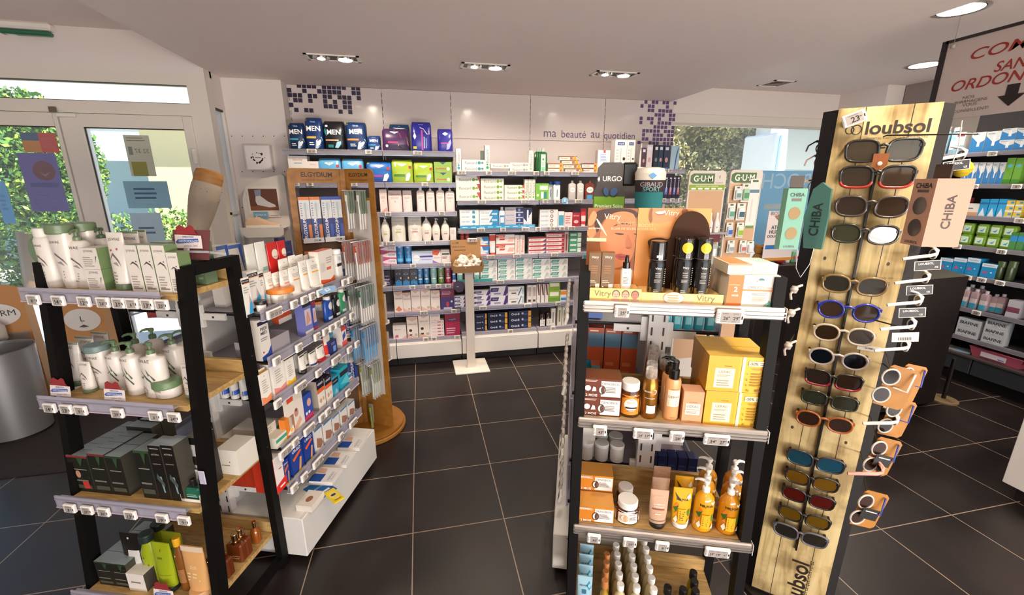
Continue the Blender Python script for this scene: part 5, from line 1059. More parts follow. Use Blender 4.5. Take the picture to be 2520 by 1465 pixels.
s_,zz=GS.front(590+1245/5.86,580+715/5.86,-.03);o=mb.build('shelf_talker',M=GS.M(s_,-.034,GZ[0]-.004)@Matrix.Rotation(math.radians(-40),4,'X'));tag(o,'light blue leaf shaped shelf talker on the top gondola rail','shelf talker')
# second gondola shelf
z=GZ[1];gX='foot care on the second gondola shelf'
ped=box('d9d3c8',[('r',-.5,.86,.5,.95,'20203c'),('t','PEDI',.0,.76,.6,'2c2a3c',dict(bold=.02)),('t','MED.',.0,.66,.66,'2c2a3c',dict(bold=.02)),('l',-.4,.46,.3,.56,2,'8a8a94'),('p',[(-.5,0),(.5,0),(.5,.3),(.1,.14),(-.5,.1)],'24408c'),('o',-.32,.2,.12,'e8e0dc'),('o',-.32,.2,.08,'b8322c')],side='cfc6ba',top='d8d2c8')
for k in range(5):putg(H2,240,400,62,ped,'foot care carton with a navy base, in the file by the frame','box',gX,d=.012+k*.05,depth=.048)
putg(H1,540,742,1105,box('c8502c',[('r',-.5,.72,.5,1,'1a1c2c'),('t','URGO',.1,.86,.5,'e8e4e4',dict(bold=.03)),('r',-.5,0,.5,.4,'d8ccc0')]),'orange and black wart care box behind the clear tray','box',gX,d=.09,depth=.03,ybot=1300)
mb=MB();c_=clear('cfc8cc',.25,.08);
s_,_=GS.front(590+640/5.86,1000,.02);mb.box(-.08,.09,0,.002,0,.07,c_);mb.box(-.08,.09,0,.12,0,.002,c_);mb.box(-.08,-.078,0,.12,0,.07,c_);mb.box(.088,.09,0,.12,0,.07,c_)
o=mb.build('clear_tray',M=GS.M(s_,.014,z+.0004));tag(o,'clear plastic tray between the foot care boxes','tray')
mb=MB();mb.lathe([(.016,-.06),(.017,.0)],mat('c8b8b4',.3),0,0,14);mb.lathe([(.012,0),(.012,.006)],mat('f0e8dc'),0,0,14)
o=mb.build('tube',M=GS.M(s_+.01,.09,z+.025)@Matrix.Rotation(PI/2,4,'X'));tag(o,'tube with a cream cap lying in the clear tray','tube')
br=lambda c1,c2_,c3_:box(c1,[('r',-.5,.86,.5,1,c2_),('r',-.36,.3,.36,.78,'c8bccc'),('p',[(-.3,.3),(-.1,.7),(.1,.7),(.3,.4)],'c8947c'),('r',-.5,0,.5,.14,c3_)])
putg(H1,893,1020,985,br('6f74b4','20202c','d8d0cc'),'tall violet carton with a brace picture','box',gX,d=.012,depth=.04)
putg(H1,1024,1085,965,br('3a4490','a02c34','b8383c'),'slim navy and red carton beside the violet one','box',gX,d=.012,depth=.04)
for a,b_,yt,c,cc,l in((1172,1285,900,'204a9c','e8e4dc','blue bottle with a white emblem'),(1296,1395,868,'17181c','17181c','black bottle beside the blue one'),(1385,1478,788,'3a8a60','e4e4d8','green and white bottle at the end')):
 putg(H1,a,b_,yt,bottle(c,[('o',.1,.7,.3,'e4e0d8'),('r',-.3,.1,.3,.22,'c8d0d4')],cc,.5,P=CAN),l+', second gondola shelf','bottle',gX,d=.02,depth=.032)
 # third gondola shelf
z=GZ[2];gY='creams on the third gondola shelf'
for a,b_,yt,c,l in((262,425,850,'e88a5c','orange'),(442,640,700,'e08c84','pink'),(648,778,640,'efb820','yellow')):
 putg(H2,a,b_,yt,box('e9e3d8',[('p',[(-.5,0),(.5,0),(.5,.24),(0,.16),(-.5,.26)],c),('o',0,.88,.04,'8a847c'),('l',-.3,.34,.3,.78,6,'b8afa4')],top='e0a024'),'white carton with a '+l+' foot and yellow top','box',gY,d=.012,depth=.05)
putg(H2,770,830,560,tube_('dcd8cc',[]),'white tube behind the yellow footed carton','tube',gY,d=.06,depth=.03)
for a,b_,yt,c in((835,925,575,'2a2830'),(872,975,545,'343446'),(985,1090,530,'3a4a8c'),(1090,1205,452,'c8242c')):
 putg(H2,a,b_,yt,tube_('e6e0d4',[('r',-.5,.12,.5,.24,c),('r',-.4,.9,.4,.96,'3a3834'),('t','lait',.1,.56,.3,'6a6660',dict(bold=0,rot=70))],c if c in('2a2830','c8242c')else 'e6e0d4'),'white hand cream tube with a dark top line','tube',gY,d=.02 if yt!=545 else.05,depth=.035)
putg(H2,1192,1290,300,tube_('d02c26',[('r',-.5,.6,.5,1,'e4d8cc'),('r',-.5,.0,.5,.12,'e4e0d8')],'e4e0d8'),'red and white tube on the third gondola shelf','tube',gY,d=.02,depth=.035)
putg(H2,1294,1400,372,box('232c64',[('r',-.1,.2,.3,.6,'6a94d0'),('l',-.3,.7,.3,.9,2,'8a9cd0')]),'small navy carton before the teal and orange one','box',gY,d=.012,depth=.03)
putg(H2,1275,1415,250,box('d8843c',[('r',-.5,.55,.5,1,'2a8aa8'),('l',-.4,.7,.3,.86,2,'b8dce8')]),'teal and orange carton on the third gondola shelf','box',gY,d=.06,depth=.03)
putg(H2,1452,1530,160,box('ded6cc',[('r',-.5,.8,.5,1,'c83c3c'),('p',[(-.3,.3),(.3,.5),(.3,.75),(-.3,.6)],'3a4494'),('r',-.5,.04,.5,.3,'d85a5c')]),'red white and blue slim carton at the far end','box',gY,d=.012,depth=.09)
for k in range(5):
 s_=.012+.0;spawn(T_body(.036,.14,.036,TUBE,'e2ddd2',[('r',-.5,.14,.5,.28,'2b55b4'),('p',[(-.3,.7),(.3,.78),(.3,.72),(-.3,.64)],'4a5478')],kids=[('cap',cap_mb(.016,-.0,.016,.018,'efe9df'))],name='tube',key='bb'),GS.M(.035,.014+k*.046,z+.0004),'white tube with a blue band in the file by the frame','tube','white tubes with blue bands')
 # fourth gondola shelf
z=GZ[3];gZ='plasters and supports on the fourth gondola shelf'
urg=lambda:box('e4dace',[('r',-.5,.7,.5,1,'1c1a30'),('t','URGO',.0,.86,.7,'e8e4e8',dict(bold=.03)),('r',-.5,.56,.5,.7,'e0602c'),('o',-.15,.28,.14,'c8946c',.2),('o',.22,.3,.1,'d0a080',.16)],side='a89c8c',top='1c1a30')
putg(H2,1095,1210,945,urg(),'white and orange plaster box with a dark top, nearer one','box',gZ,d=.014,depth=.06)
putg(H2,1215,1318,895,urg(),'white and orange plaster box with a dark top, farther one','box',gZ,d=.014,depth=.06)
putg(H2,1325,1415,890,box('3a9ab8',[('r',-.5,.6,.5,.9,'20242c'),('t','EXCILOR',0,.75,.7,'e4e4e8',dict(bold=0)),('p',[(-.4,0),(0,.4),(.4,.1),(.4,0)],'7fc0d4')]),'teal and black carton beside the plaster boxes','box',gZ,d=.014,depth=.04)
putg(H2,1430,1560,770,box('24a0b8',[('r',-.5,.62,.5,.84,'2a2c30'),('p',[(-.5,.3),(.3,.6),(.5,.3),(.5,.1)],'5cc4d4')]),'bright teal carton with a swoosh','box',gZ,d=.014,depth=.05)
putg(H2,1562,1620,850,box('cfd8e0',[('r',-.5,.6,.5,1,'3a7ab8'),('r',-.5,.2,.5,.4,'e09a6c')]),'pale carton with a blue top at the shelf end','box',gZ,d=.02,depth=.05)
putg(H2,664,905,1200,box('e0d6c8',[('r',-.5,.86,-.1,1,'d0502c'),('o',.0,.5,.14,'c08c78',.2),('o',.0,.56,.06,'5a3a4c'),('p',[(-.3,.1),(.2,.34),(.3,.2),(-.2,.0)],'d8a488')]),'white carton with a nail picture leaning at the front','box',gZ,d=.012,depth=.02)
putg(H2,905,1040,1160,box('2f4a9c',[('o',.1,.66,.24,'d0a090',.3),('r',-.5,0,.5,.22,'c03a5c'),('r',-.4,.26,-.2,.36,'e8e4ec'),('r',-.1,.26,.1,.36,'e8e4ec')]),'blue and pink carton with a foot picture','box',gZ,d=.012,depth=.02)
for k in range(2):putg(H3,500-k*30,680-k*30,500-k*70,box('e0d8c4',[('r',-.5,.5,.5,.8,'3a9a80'),('p',[(.1,.1),(.4,.1),(.4,.4),(.2,.3)],'d8c850')],top='ded8c4'),'flat white and green carton lying near the frame','box',gZ,d=.012+.08*k,depth=.12,hmax=.05)
putg(H3,645,790,330,box('e0802c',[('p',[(-.4,.2),(.3,.5),(.4,.1),(.1,.0)],'ece0d0'),('o',.1,.3,.14,'f0b840')]),'orange carton with a white star on the fourth gondola shelf','box',gZ,d=.012,depth=.03)
for k in range(3):spawn(T_box(.09,.045,.13,'d8d0c4',[('l',-.3,.2,.3,.8,3,'a8a094')],top='e0dacd',side='cfc8bc'),GS.M(.055,.05+k*.075 if k<2 else.06,z+.0004+(.047 if k==2 else 0)),'flat white carton seen through the side frame','box','flat white cartons')
# lowest gondola shelf
z=GZ[4];gQ='insoles and plasters on the lowest gondola shelf'
putg(H3,470,640,900,box('e4dcd4',[('p',[(-.5,0),(.5,0),(.5,.32),(-.5,.22)],'d8281e'),('r',-.2,.1,.3,.15,'f0e4dc'),('l',-.1,.6,.3,.66,1,'c03a34')],side='c03420'),'white and red box at the near end of the lowest rail','box',gQ,d=.012,depth=.10)
for k in range(3):spawn(T_box(.07,.16,.06,'b83a20',[('l',-.4,.2,.4,.9,8,'d86040'),('r',-.3,.04,.3,.14,'d8d0c0')],side='b83a20',top='c85038'),GS.M(.05,.12+k*.0+k*.062,z+.0004),'red and orange box with barcodes behind the frame','box','red and orange boxes')
ub=lambda:box('1c3c8c',[('t','URGO',.0,.84,.7,'f0ece8',dict(bold=.03)),('p',[(-.4,.6),(.3,.76),(.4,.68),(-.3,.5)],'e8602c'),('p',[(.0,.05),(.2,.5),(.36,.46),(.2,.05)],'d89868'),('r',-.5,0,.5,.05,'d8d030')])
for a,b_,yt in((612,705,930),(718,905,760),(905,1060,590)):putg(H3,a,b_,yt,ub(),'blue plaster box with an orange stripe','box',gQ,d=.012,depth=.03)
hl=lambda:box('dcd6ce',[('p',[(-.4,.2),(-.3,.6),(.3,.42),(.45,.2),(.1,.06)],'9a6a54'),('r',-.5,0,.5,.06,'f0ece4'),('r',.46,0,.5,1,'3a3430'),('r',-.5,.92,.5,1,'3a74b0')])
for i,(a,b_,yt)in enumerate(((1070,1190,480),(1200,1330,380),(1330,1440,290),(1445,1550,190),(1558,1660,100))):putg(H3,a,b_,yt,hl(),'white heel cushion box with a heel picture','box',gQ,d=.012,depth=.05)
# on the white base
z=.2335;gU='goods lying on the white base'
def flat_box(u,v,w,h,d,c,deco,label,rot=0,F=None,side=None,cat='box',grp=gU,zz=None):
 """lies on its back: the decorated face looks up"""
 zz=z if zz is None else zz
 t=T_box(w,d,h,c,deco,side=side,top=side)
 p=onZ(u,v,zz)
 M=Matrix.Translation(p)@Matrix.Rotation(GS.a+math.radians(rot),4,'Z')@Matrix.Translation((0,-d/2,h))@Matrix.Rotation(-PI/2,4,'X')
 return spawn(t,M,label,cat,grp)
flat_box(765,1240,.10,.03,.075,'e4dccf',[('o',-.05,.5,.2,'a06a50',.14),('l',-.2,.84,.3,.92,1,'b8b0a4')],'white box with a heel cushion picture lying on the base',side='dcd4c6')
epi=[('r',-.5,0,.5,1,'e8e4de'),('r',-.5,.5,.02,1,'1f4fa0'),('p',[(.05,.55),(.4,.6),(.42,.9),(.1,.95)],'d8a890'),('t','epitact',-.1,.24,.6,'8a9ab0',dict(bold=0)),('l',-.4,.08,.2,.14,1,'b8b4ac')]
for i,(u,v,r)in enumerate(((800,1178,8),(836,1135,8),(868,1095,8))):flat_box(u,v,.11,.018,.12,'e8e4de',epi,'flat white and blue carton with a foot picture',rot=-60 if False else 5,side='dfdad2')
flat_box(803,1176,.105,.018,.115,'e8e4de',epi,'second flat white and blue carton stacked above another',rot=3,side='dfdad2',zz=.2525)
flat_box(788,1205,.09,.004,.13,'1f6ab0',[('t','NOVON',.0,.6,.6,'cfe0f0',dict(bold=.02)),('r',-.3,.2,.3,.3,'e8f0f4')],'blue blister card lying between the boxes',rot=-25)
flat_box(822,1222,.05,.006,.10,'f0cf1c',[('o',.0,.5,.42,'f4dc5c',.7),('o',0,.55,.24,'1c3470',.16),('t','Scholl',0,.27,.34,'e8e8f0',dict(bold=0)),('r',-.3,.12,.3,.16,'3a3a20')],'yellow blister card with a dark oval badge',rot=-32)
# tall beige stocking leg standing on the gondola
LEGM=mat('b8a894',.85)
mb=MB();prof=[(.026,0),(.027,.08),(.033,.17),(.043,.25),(.050,.33),(.050,.39),(.047,.415)]
mb.lathe(prof,LEGM,0,0,28);
for k in range(40):
 a=RN.uniform(0,2*PI);zq=RN.uniform(.05,.4);r=[q for q in prof if q[1]<=zq][-1][0]+.0015
 mb.box(r*math.cos(a)-.0012,r*math.cos(a)+.0012,r*math.sin(a)-.0012,r*math.sin(a)+.0012,zq,zq+.003,mat('7a6656'))
lo=mb.build('stocking_leg');tag(lo,'beige stocking on an upright mannequin calf by the door','mannequin leg')
top=MB();top.lathe([(.0475,.412),(.048,.45),(.044,.475),(.03,.482)],wood('beech','a06a34','c08a4c',(3,3,12)),0,0,28);child(top,'wooden_top',lo)
pb_=onZ(470,645,1.184);tt=(pb_-CAM).dot(RZ);pt_=CAM+ray(517,420)*tt;ax=(pt_-pb_);kL=ax.length/.482
lo.matrix_world=Matrix.Translation(pb_)@ax.to_track_quat('Z','Y').to_matrix().to_4x4()@Matrix.Diagonal((1.55,1.55,kL,1))
#  goods on the right display unit
def dz(z,k=0):return leanR(z)+.020+k
R1,R2,R3,RM,RB=(1340,380,3.488),(1340,760,4.07),(1340,1060,3.617),(1400,620,4.5),(1340,1240,4.5)
def putr(z,src,x0,x1,yt,fn,label,cat,group=None,d=.0,depth=None,n=1,zz=None):
 return put(RF,zz if zz is not None else z,src,x0,x1,yt,fn,label,cat,group,d=dz(z,d),depth=depth,n=n)
z=RZs[0]
# two card counter displays
def portrait(mb,x0,x1,z0,z1,y):
 """tanned face with closed eyes on an amber ground, as printed on the card"""
 def P(pts,c,k):
  if k>1:pts=rounded(list(pts))
  mb.add([(x0+(x1-x0)*a,y-.0003*k,z0+(z1-z0)*b)for a,b in pts],[tuple(range(len(pts)))],mat(c,.5))
 P([(0,0),(1,0),(1,1),(0,1)],'96562a',1)
 P([(.18,1),(1,1),(1,.8),(.5,.93),(.3,.8),(.2,.55),(.12,.8)],'3c1e10',2)
 P([(.26,.62),(.34,.8),(.5,.93),(.78,.96),(1,.88),(1,.3),(.9,.12),(.7,.03),(.5,.0),(.36,.12),(.28,.35)],'c5794a',3)
 P([(.5,0),(.8,0),(1,.2),(1,0)],'9a5028',3)
 P([(.5,.70),(.62,.76),(.8,.77),(.95,.73),(.8,.745),(.62,.735)],'5a2c14',4)
 P([(.54,.60),(.66,.57),(.78,.585),(.72,.6),(.6,.605)],'3a1a10',4)
 P([(.93,.60),(1,.575),(1,.6)],'3a1a10',4)
 P([(.82,.62),(.9,.5),(.95,.4),(.88,.365),(.78,.385)],'b4683c',4)
 P([(.78,.385),(.86,.36),(.95,.38),(.86,.345)],'6a3018',5)
 P([(.58,.24),(.7,.275),(.82,.25),(.92,.255),(.88,.19),(.76,.15),(.65,.18)],'a84a40',5)
 P([(.62,.225),(.76,.215),(.9,.235),(.76,.2)],'6a2420',6)
 P([(0,.8),(.1,.98),(.2,.9),(.13,.74),(.02,.7)],'d08a58',5);P([(.0,.66),(.14,.72),(.2,.6),(.1,.5),(0,.55)],'c87f4c',5)
 P([(.16,.82),(.2,.84),(.42,.56),(.4,.545)],'e8d8b8',6)
def panel_quad(F,d,src,x0,x1,yt,zb):
 s0,zt=F.front(src[0]+x0/src[2],src[1]+yt/src[2],d);s1,_=F.front(src[0]+x1/src[2],src[1]+yt/src[2],d);return s0,s1,zt-zb
d0=dz(z,-.004);YEL='e6c878'
# left card display
s0,s1,hh=panel_quad(RF,d0+.11,R1,376,803,462,z)
e=empty('counter_display',RF.M((s0+s1)/2,d0,z+.0005),'card counter display with a freckled woman dropping serum','counter display','card counter displays');w=(s1-s0)/2
mb=MB();mb.T=Matrix.Translation((0,.11,0));mb.box(-w,w,0,.003,0,hh,mat('c07a3c'));portrait(mb,-w,w,.075,hh,0)
mb.text('Vitry',0,hh-.028,.05,mat('f0e0c0'),y=-.0024,bold=0);mb.text('BOOST',.042,hh-.046,.05,mat('d8a878'),y=-.0024,bold=0);mb.text('ELIXIR DE SOLEIL',.036,hh-.062,.075,mat('e8c8a0'),y=-.0024,bold=.01)
mb.text('EAU BRONZE',-w+.024,hh-.062,.04,mat('f0e0c8'),y=-.0024,bold=.01);mb.box(-w,-w+.06,-.0026,-.0023,hh-.103,hh-.092,mat('e8c89a'));child(mb,'header_card',e)
s0,ztr=RF.front(1340+380/3.488,380+1146/3.488,d0);s1,_=RF.front(1340+835/3.488,380+1146/3.488,d0);ht=ztr-z;off=(s0+s1)/2;
mb=MB();wl=(s1-s0)/2;mb.T=Matrix.Translation(((s0+s1)/2-(RF.front(1340+376/3.488,512,d0+.11)[0]+RF.front(1340+803/3.488,512,d0+.11)[0])/2,0,0))
mb.box(-wl,wl,0,.002,0,ht,mat(YEL));mb.box(-wl,wl,.002,.109,ht-.012,ht-.01,mat('dfb070'));mb.box(-wl,-wl+.002,.002,.109,0,ht-.01,mat(YEL));mb.box(wl-.002,wl,.002,.109,0,ht-.01,mat(YEL))
mb.text('Vitry',-wl*.46,ht*.52,wl*.64,mat('7a6238'),y=-.0006,bold=0)
for k in range(3):
 cx=wl*(.05+.36*k);o2=12
 for rr,cc,yy,zz_ in((.011,('d8a888','cf9a7c','b87058')[k],-.0008,.5),(.0115,'5a3a2c',-.0005,.56)):mb.add([(cx+rr*math.cos(2*PI*i/o2)*(1 if cc=='5a3a2c' else.85),yy,ht*zz_+rr*1.15*math.sin(2*PI*i/o2))for i in range(o2)],[tuple(range(o2))],mat(cc))
 mb.box(cx-.012,cx+.012,-.0007,-.0004,0,ht*.2,mat('d0a080'));mb.box(cx-.004,cx+.004,-.0011,-.0009,ht*.36,ht*.4,mat('a8504c'));mb.box(cx-.006,cx-.002,-.0011,-.0009,ht*.55,ht*.58,mat('4a2a20'));mb.box(cx+.002,cx+.006,-.0011,-.0009,ht*.55,ht*.58,mat('4a2a20'))
child(mb,'tray',e)
ZT=z+ht-.0095
for a,b_ in((385,492),(496,610)):put(RF,ZT,R1,a,b_,846,box('6f4a20',[('t','Vitry',0,.88,.6,'ece0c8',dict(bold=.01)),('l',-.3,.44,.3,.68,4,'9a6c38'),('l',-.4,.2,.2,.28,2,'e0d0b0'),('r',.1,.04,.44,.18,'d8ccb4'),('o',-.34,.1,.06,'e8e0d0')]),'bronze carton standing on the card display','box','bronze cartons on the card display',d=d0+.012,depth=.035)
drop=lambda w,h,d:T_body(w,h*.64,d,[(0,.95,.95,2.6),(.05,1,1,2.6),(.88,1,1,2.6),(.97,.8,.8,2),(1,.4,.4,2)],'ece6da',[('t','Vitry',0,.8,.44,'6a5a48',dict(bold=0)),('l',-.26,.3,.26,.62,5,'8a7a68'),('r',-.5,.0,.5,.07,'b88a50')],name='serum_bottle',kids=[('dropper',(lambda m_:(m_.lathe([(w*.34,h*.63),(w*.34,h*.80),(w*.2,h*.81),(w*.18,h*.93),(w*.1,h)],mat('15110f',.3),0,d/2,16),m_)[1])(MB()))])
put(RF,ZT,R1,660,758,862,drop,'white serum bottle with a black dropper on the card display','bottle',d=d0+.02,depth=.028)
# right card display with the mitt
s0,s1,hh=panel_quad(RF,d0+.11,R1,808,1440,462,z)
e=empty('counter_display',RF.M((s0+s1)/2,d0,z+.0005),'card counter display with a smiling woman and brown mitt','counter display','card counter displays');w=(s1-s0)/2
mb=MB();mb.T=Matrix.Translation((0,.11,0));mb.box(-w,w,0,.003,0,hh,mat('d9924a'))
def P(pts,c,k):
 pts=rounded(list(pts))if k>2 else pts
 mb.add([(-w+2*w*a,-.0003*k,hh*b)for a,b in pts],[tuple(range(len(pts)))],mat(c,.5))
P([(.14,1),(.16,.9),(.22,.84),(.32,.83),(.46,.86),(.56,.92),(.6,1)],'c98452',2);P([(.16,1),(.14,.9),(.18,.82),(.21,.86),(.19,.94),(.2,1)],'8a5026',3);P([(.58,1),(.63,.86),(.72,.72),(.78,.76),(.70,.88),(.68,1)],'8a5026',3)
P([(.22,.955),(.28,.93),(.36,.94),(.39,.97),(.3,.965)],'f0e4d8',4);P([(.2,.96),(.28,.915),(.38,.935),(.41,.975),(.36,.94),(.28,.93)],'b05a48',5)
mb.text('Vitry',-w+2*w*.46,hh-.016,.045,mat('f0e0c0'),y=-.002,bold=0);mb.text('BOOST',-w+2*w*.12,hh-.052,.045,mat('f0c890'),y=-.002,bold=0);mb.text('MOUSSE DE S',-w+2*w*.13,hh-.064,.055,mat('f0c890'),y=-.002,bold=0)
for k in range(3):mb.box(w-.055,w-.012-.006*(k%2),-.002,-.0015,hh-.035-.008*k,hh-.032-.008*k,mat('f0c890'))
mb.box(w-.085,w-.02,-.002,-.0015,hh-.075,hh-.058,mat('ecd8a8'));mb.box(w-.08,w-.03,-.0024,-.002,hh-.068,hh-.065,mat('a88a58'));child(mb,'header_card',e)
s0,ztr=RF.front(1340+835/3.488,380+1163/3.488,d0);s1,_=RF.front(1340+1545/3.488,380+1163/3.488,d0);ht=.030;wl=(s1-s0)/2
ctr=(RF.front(1340+808/3.488,512,d0+.11)[0]+RF.front(1340+1440/3.488,512,d0+.11)[0])/2
mb=MB();mb.T=Matrix.Translation(((s0+s1)/2-ctr,0,0))
mb.box(-wl,wl,0,.002,0,ht,mat(YEL));mb.box(-wl,wl,.002,.109,ht-.008,ht-.006,mat('dfb878'));mb.box(-wl,-wl+.002,.002,.109,0,ht-.006,mat(YEL));mb.box(wl-.002,wl,.002,.109,0,ht-.006,mat(YEL))
mb.box(-wl+.03,wl*.3,-.0006,-.0003,.001,ht-.001,mat('e8b888'));mb.text('Vitry',wl*.58,ht*.52,wl*.44,mat('7a6238'),y=-.0008,bold=0)
mb.add([(-wl*.2+.028*math.cos(2*PI*i/24),-.003,ht*.55+.017*math.sin(2*PI*i/24))for i in range(24)],[tuple(range(24))],mat('ecdcb8'));mb.add([(-wl*.2+.029*math.cos(2*PI*i/24),-.0026,ht*.55+.018*math.sin(2*PI*i/24))for i in range(24)],[tuple(range(24))],mat('d08a5c'))
for k in range(3):mb.box(-wl*.2-.018,-.2*wl+.012,-.0036,-.0032,ht*.55-.008+.007*k,ht*.55-.005+.007*k,mat('c88a60'))
child(mb,'tray',e)
ml=[(x_*1.06+.004,z_*1.16)for x_,z_ in[(.0,0),(.11,.0),(.135,.05),(.155,.12),(.15,.17),(.125,.2),(.09,.205),(.062,.185),(.05,.15),(.048,.128),(.02,.135),(-.01,.13),(-.014,.118),(.0,.1),(.012,.06)]]
sM,_=RF.front(1340+905/3.488,380+1000/3.488,d0+.085)
mb=MB();mb.prism(rounded(ml),0,.012,mat('3a2010',.95));mb.T=None
o=mb.build('tanning_mitt',M=RF.M(sM-.002,d0+.088,z+ht-.005));tag(o,'dark brown velvet tanning mitt leaning on the card display','mitt')
ZT=z+ht-.0055
BLB=[(0,.93,.93,2),(.03,1,1,2),(.16,1,1,2),(.56,1,1,2),(.62,.9,.9,2),(.64,.86,.86,2)]
def mousse(sticker):
 def fn(w,h,d):
  D=[('r',-.5,.0,.5,.13,'7a5a20'),('r',-.30,.02,.30,.50,'120e0c'),('t','Vitry',0,.49,.36,'e6dfd2',dict(bold=.01)),('t','BOOST',0,.40,.3,'d8d0c4',dict(bold=.03)),('t','MOUSSE',0,.36,.3,'c0b8ac',dict(bold=.02)),('t','DE SOLEIL',0,.33,.3,'c0b8ac',dict(bold=.02)),('l',-.2,.22,.2,.29,3,'9a9288'),('l',-.2,.04,.1,.10,2,'b0a698'),('l',.36,.18,.48,.5,8,'a09888')]
  kb=MB();kb.lathe([(w*.47,h*.63),(w*.48,h*.66),(w*.48,h*.97),(w*.45,h)],mat('15110f',.18,coat=.5),0,d/2,24)
  if sticker:decorate(kb,[('o',0,.84,.31,'e8bc28',.33)],w,h,lambda x,z_,o_:(x,d/2-math.sqrt(max(0,(w*.487)**2-x*x))-.0004,z_));kb.text('-15%',0,h*.85,w*.3,mat('3a3018'),y=0,surf=lambda x,z_,o_:(x,d/2-math.sqrt(max(0,(w*.493)**2-x*x)),z_))
  else:kb.box(-w*.16,w*.16,d/2-w*.489,d/2-w*.48,h*.70,h*.745,mat('e4e0d4'))
  kb.lathe([(w*.485,h*.645),(w*.485,h*.65)],mat('8a8478',.3),0,d/2,24)
  return T_body(w,h,d,BLB,'14100e',D,name='mousse_bottle',m=mat('14100e',.16,coat=.6),kids=[('cap',kb)],key=('m',sticker,h))
 return fn
gB='black tanning mousse bottles'
put(RF,ZT,R1,905,1060,738,mousse(False),'black mousse bottle with a small white sticker on the card display','bottle',gB,d=d0+.006,depth=.045)
put(RF,ZT,R1,1140,1296,712,mousse(True),'black mousse bottle with a round yellow sticker','bottle',gB,d=d0+.003,depth=.045)
put(RF,ZT,R1,1300,1450,716,mousse(True),'black mousse bottle with a round yellow sticker','bottle',gB,d=d0+.003,depth=.045)
for k,s in((0,.305),(1,.355)):put(RF,ZT,R1,1110+160*k,1250+160*k,700,mousse(False),'black mousse bottle in the rear row of the card display','bottle',gB,d=d0+.055,depth=.045)
# sun care cartons on the right end
ox=[('r',-.5,0,-.20,1,'e0701c'),('t','2',-.34,.54,.07,'f4ece0',dict(bold=.03)),('t','MOIS',-.34,.34,.13,'f4ece0',dict(bold=.03)),('l',-.48,.66,-.24,.7,1,'f0c8a0'),('t','OXELIO',.02,.62,.28,'6a6a64',dict(bold=0)),('t','protect',.3,.60,.24,'e8a070',dict(bold=0)),('r',-.2,.5,.5,.55,'e0803c'),('l',-.02,.36,.3,.44,2,'9a968c'),('l',.0,.16,.3,.3,4,'e0a888'),('p',[(.2,.0),(.5,.32),(.5,0)],'7aa89c'),('p',[(.3,.0),(.34,.22),(.42,.0)],'3f8a7c'),('p',[(.4,.0),(.46,.28),(.5,.0)],'2f7a6c'),('o',.14,.86,.05,'3f7a70',.04),('r',.06,.78,.22,.85,'ece8dc')]
oxs0,ozt=RF.front(1340+1590/3.488,380+1030/3.488,d0);oxs1,_=RF.front(1340+2030/3.488,380+1050/3.488,d0)
OW=oxs1-oxs0;OH=RF.front(1400+1800/4.5,620+258/4.5,d0)[1]-z
for k in range(5):spawn(T_box(round(OW,3),round(OH,3),.033,'ece6d8',ox if k==0 else(),side='e4dac6',top='e8e0d0'),RF.M((oxs0+oxs1)/2,d0+k*.034,z+.0005),'white and orange sun capsule carton in the upright file','box','white and orange sun cartons')
t=T_box(round(OW,3),.030,round(OH*1.25,3),'e8dfcf',[('r',-.5,.84,-.02,1,'e0905c'),('l',-.46,.1,-.06,.8,6,'b8ac98'),('l',.02,.1,.46,.8,8,'a8b0a4'),('r',-.01,0,0,.84,'c8b090')],side='e2d3b8',top='ece4d4')
topc=spawn(t,RF.M((oxs0+oxs1)/2-.004,d0+.012,z+OH+.0015,4),'white and orange sun carton lying on top of the file','box','white and orange sun cartons')
mb=MB();mb.box(-OW*.5+.004,-OW*.06,.002,OH*1.24,.0302,.0306,mat('e0844c'));mb.box(OW*.2,OW*.49,.03,OH*1.1,.0302,.0306,mat('a8c8bc'));c=child(mb,'printed_band',topc)
# second shelf
z=RZs[1];gq='sun care on the second right shelf'
oen=lambda base,lft:[('r',-.5,0,.0,1,lft),('r',-.02,.06,.48,.9,'ece6dc'),('t','OENOBIOL',.22,.76,.44,'4a3a34',dict(bold=0)),('o',.0,.42,.10,'5a3a2c',.13),('o',.0,.42,.07,'ece6dc',.10),('o',.02,.42,.045,'5a3a2c',.1),('l',.1,.28,.4,.6,4,'8a8078'),('t','2 MOIS',-.26,.12,.3,'f0e6dc',dict(bold=.03)),('l',-.48,.84,-.1,.96,2,'e8d0c0')]
for k in range(2):
 s0,za=RF.front(1340+375/4.07,760+(878,665)[k]/4.07,dz(z));s1,_=RF.front(1340+758/4.07,760+(878,665)[k]/4.07,dz(z))
 spawn(T_box(.120,.063,.08,'6a2c14',oen('','6a2c14')+[('o',-.36,.5,.08,'e0dcd4',.08),('p',[(-.26,.34),(-.22,.6),(-.16,.56),(-.14,.36)],'e0dcd4')],side='5a2410',top='7a4420'),RF.M(.082,dz(z),z+.0005+.064*k),'brown and white tanning capsule box, in a stack of two','box',gq)
jarg=lambda lid,body,deco,bf=.78:(lambda w,h,d:T_body(w,h*bf,d,[(0,.86,.86,2),(.05,.97,.97,2),(.1,1,1,2),(.78,1,1,2),(.9,.9,.9,2),(1,.8,.8,2)],body,deco,name='jar',m=mat(body,.12,coat=.5),kids=[('lid',cap_mb(w*.43,h*bf*.98,h,d/2,lid))]))
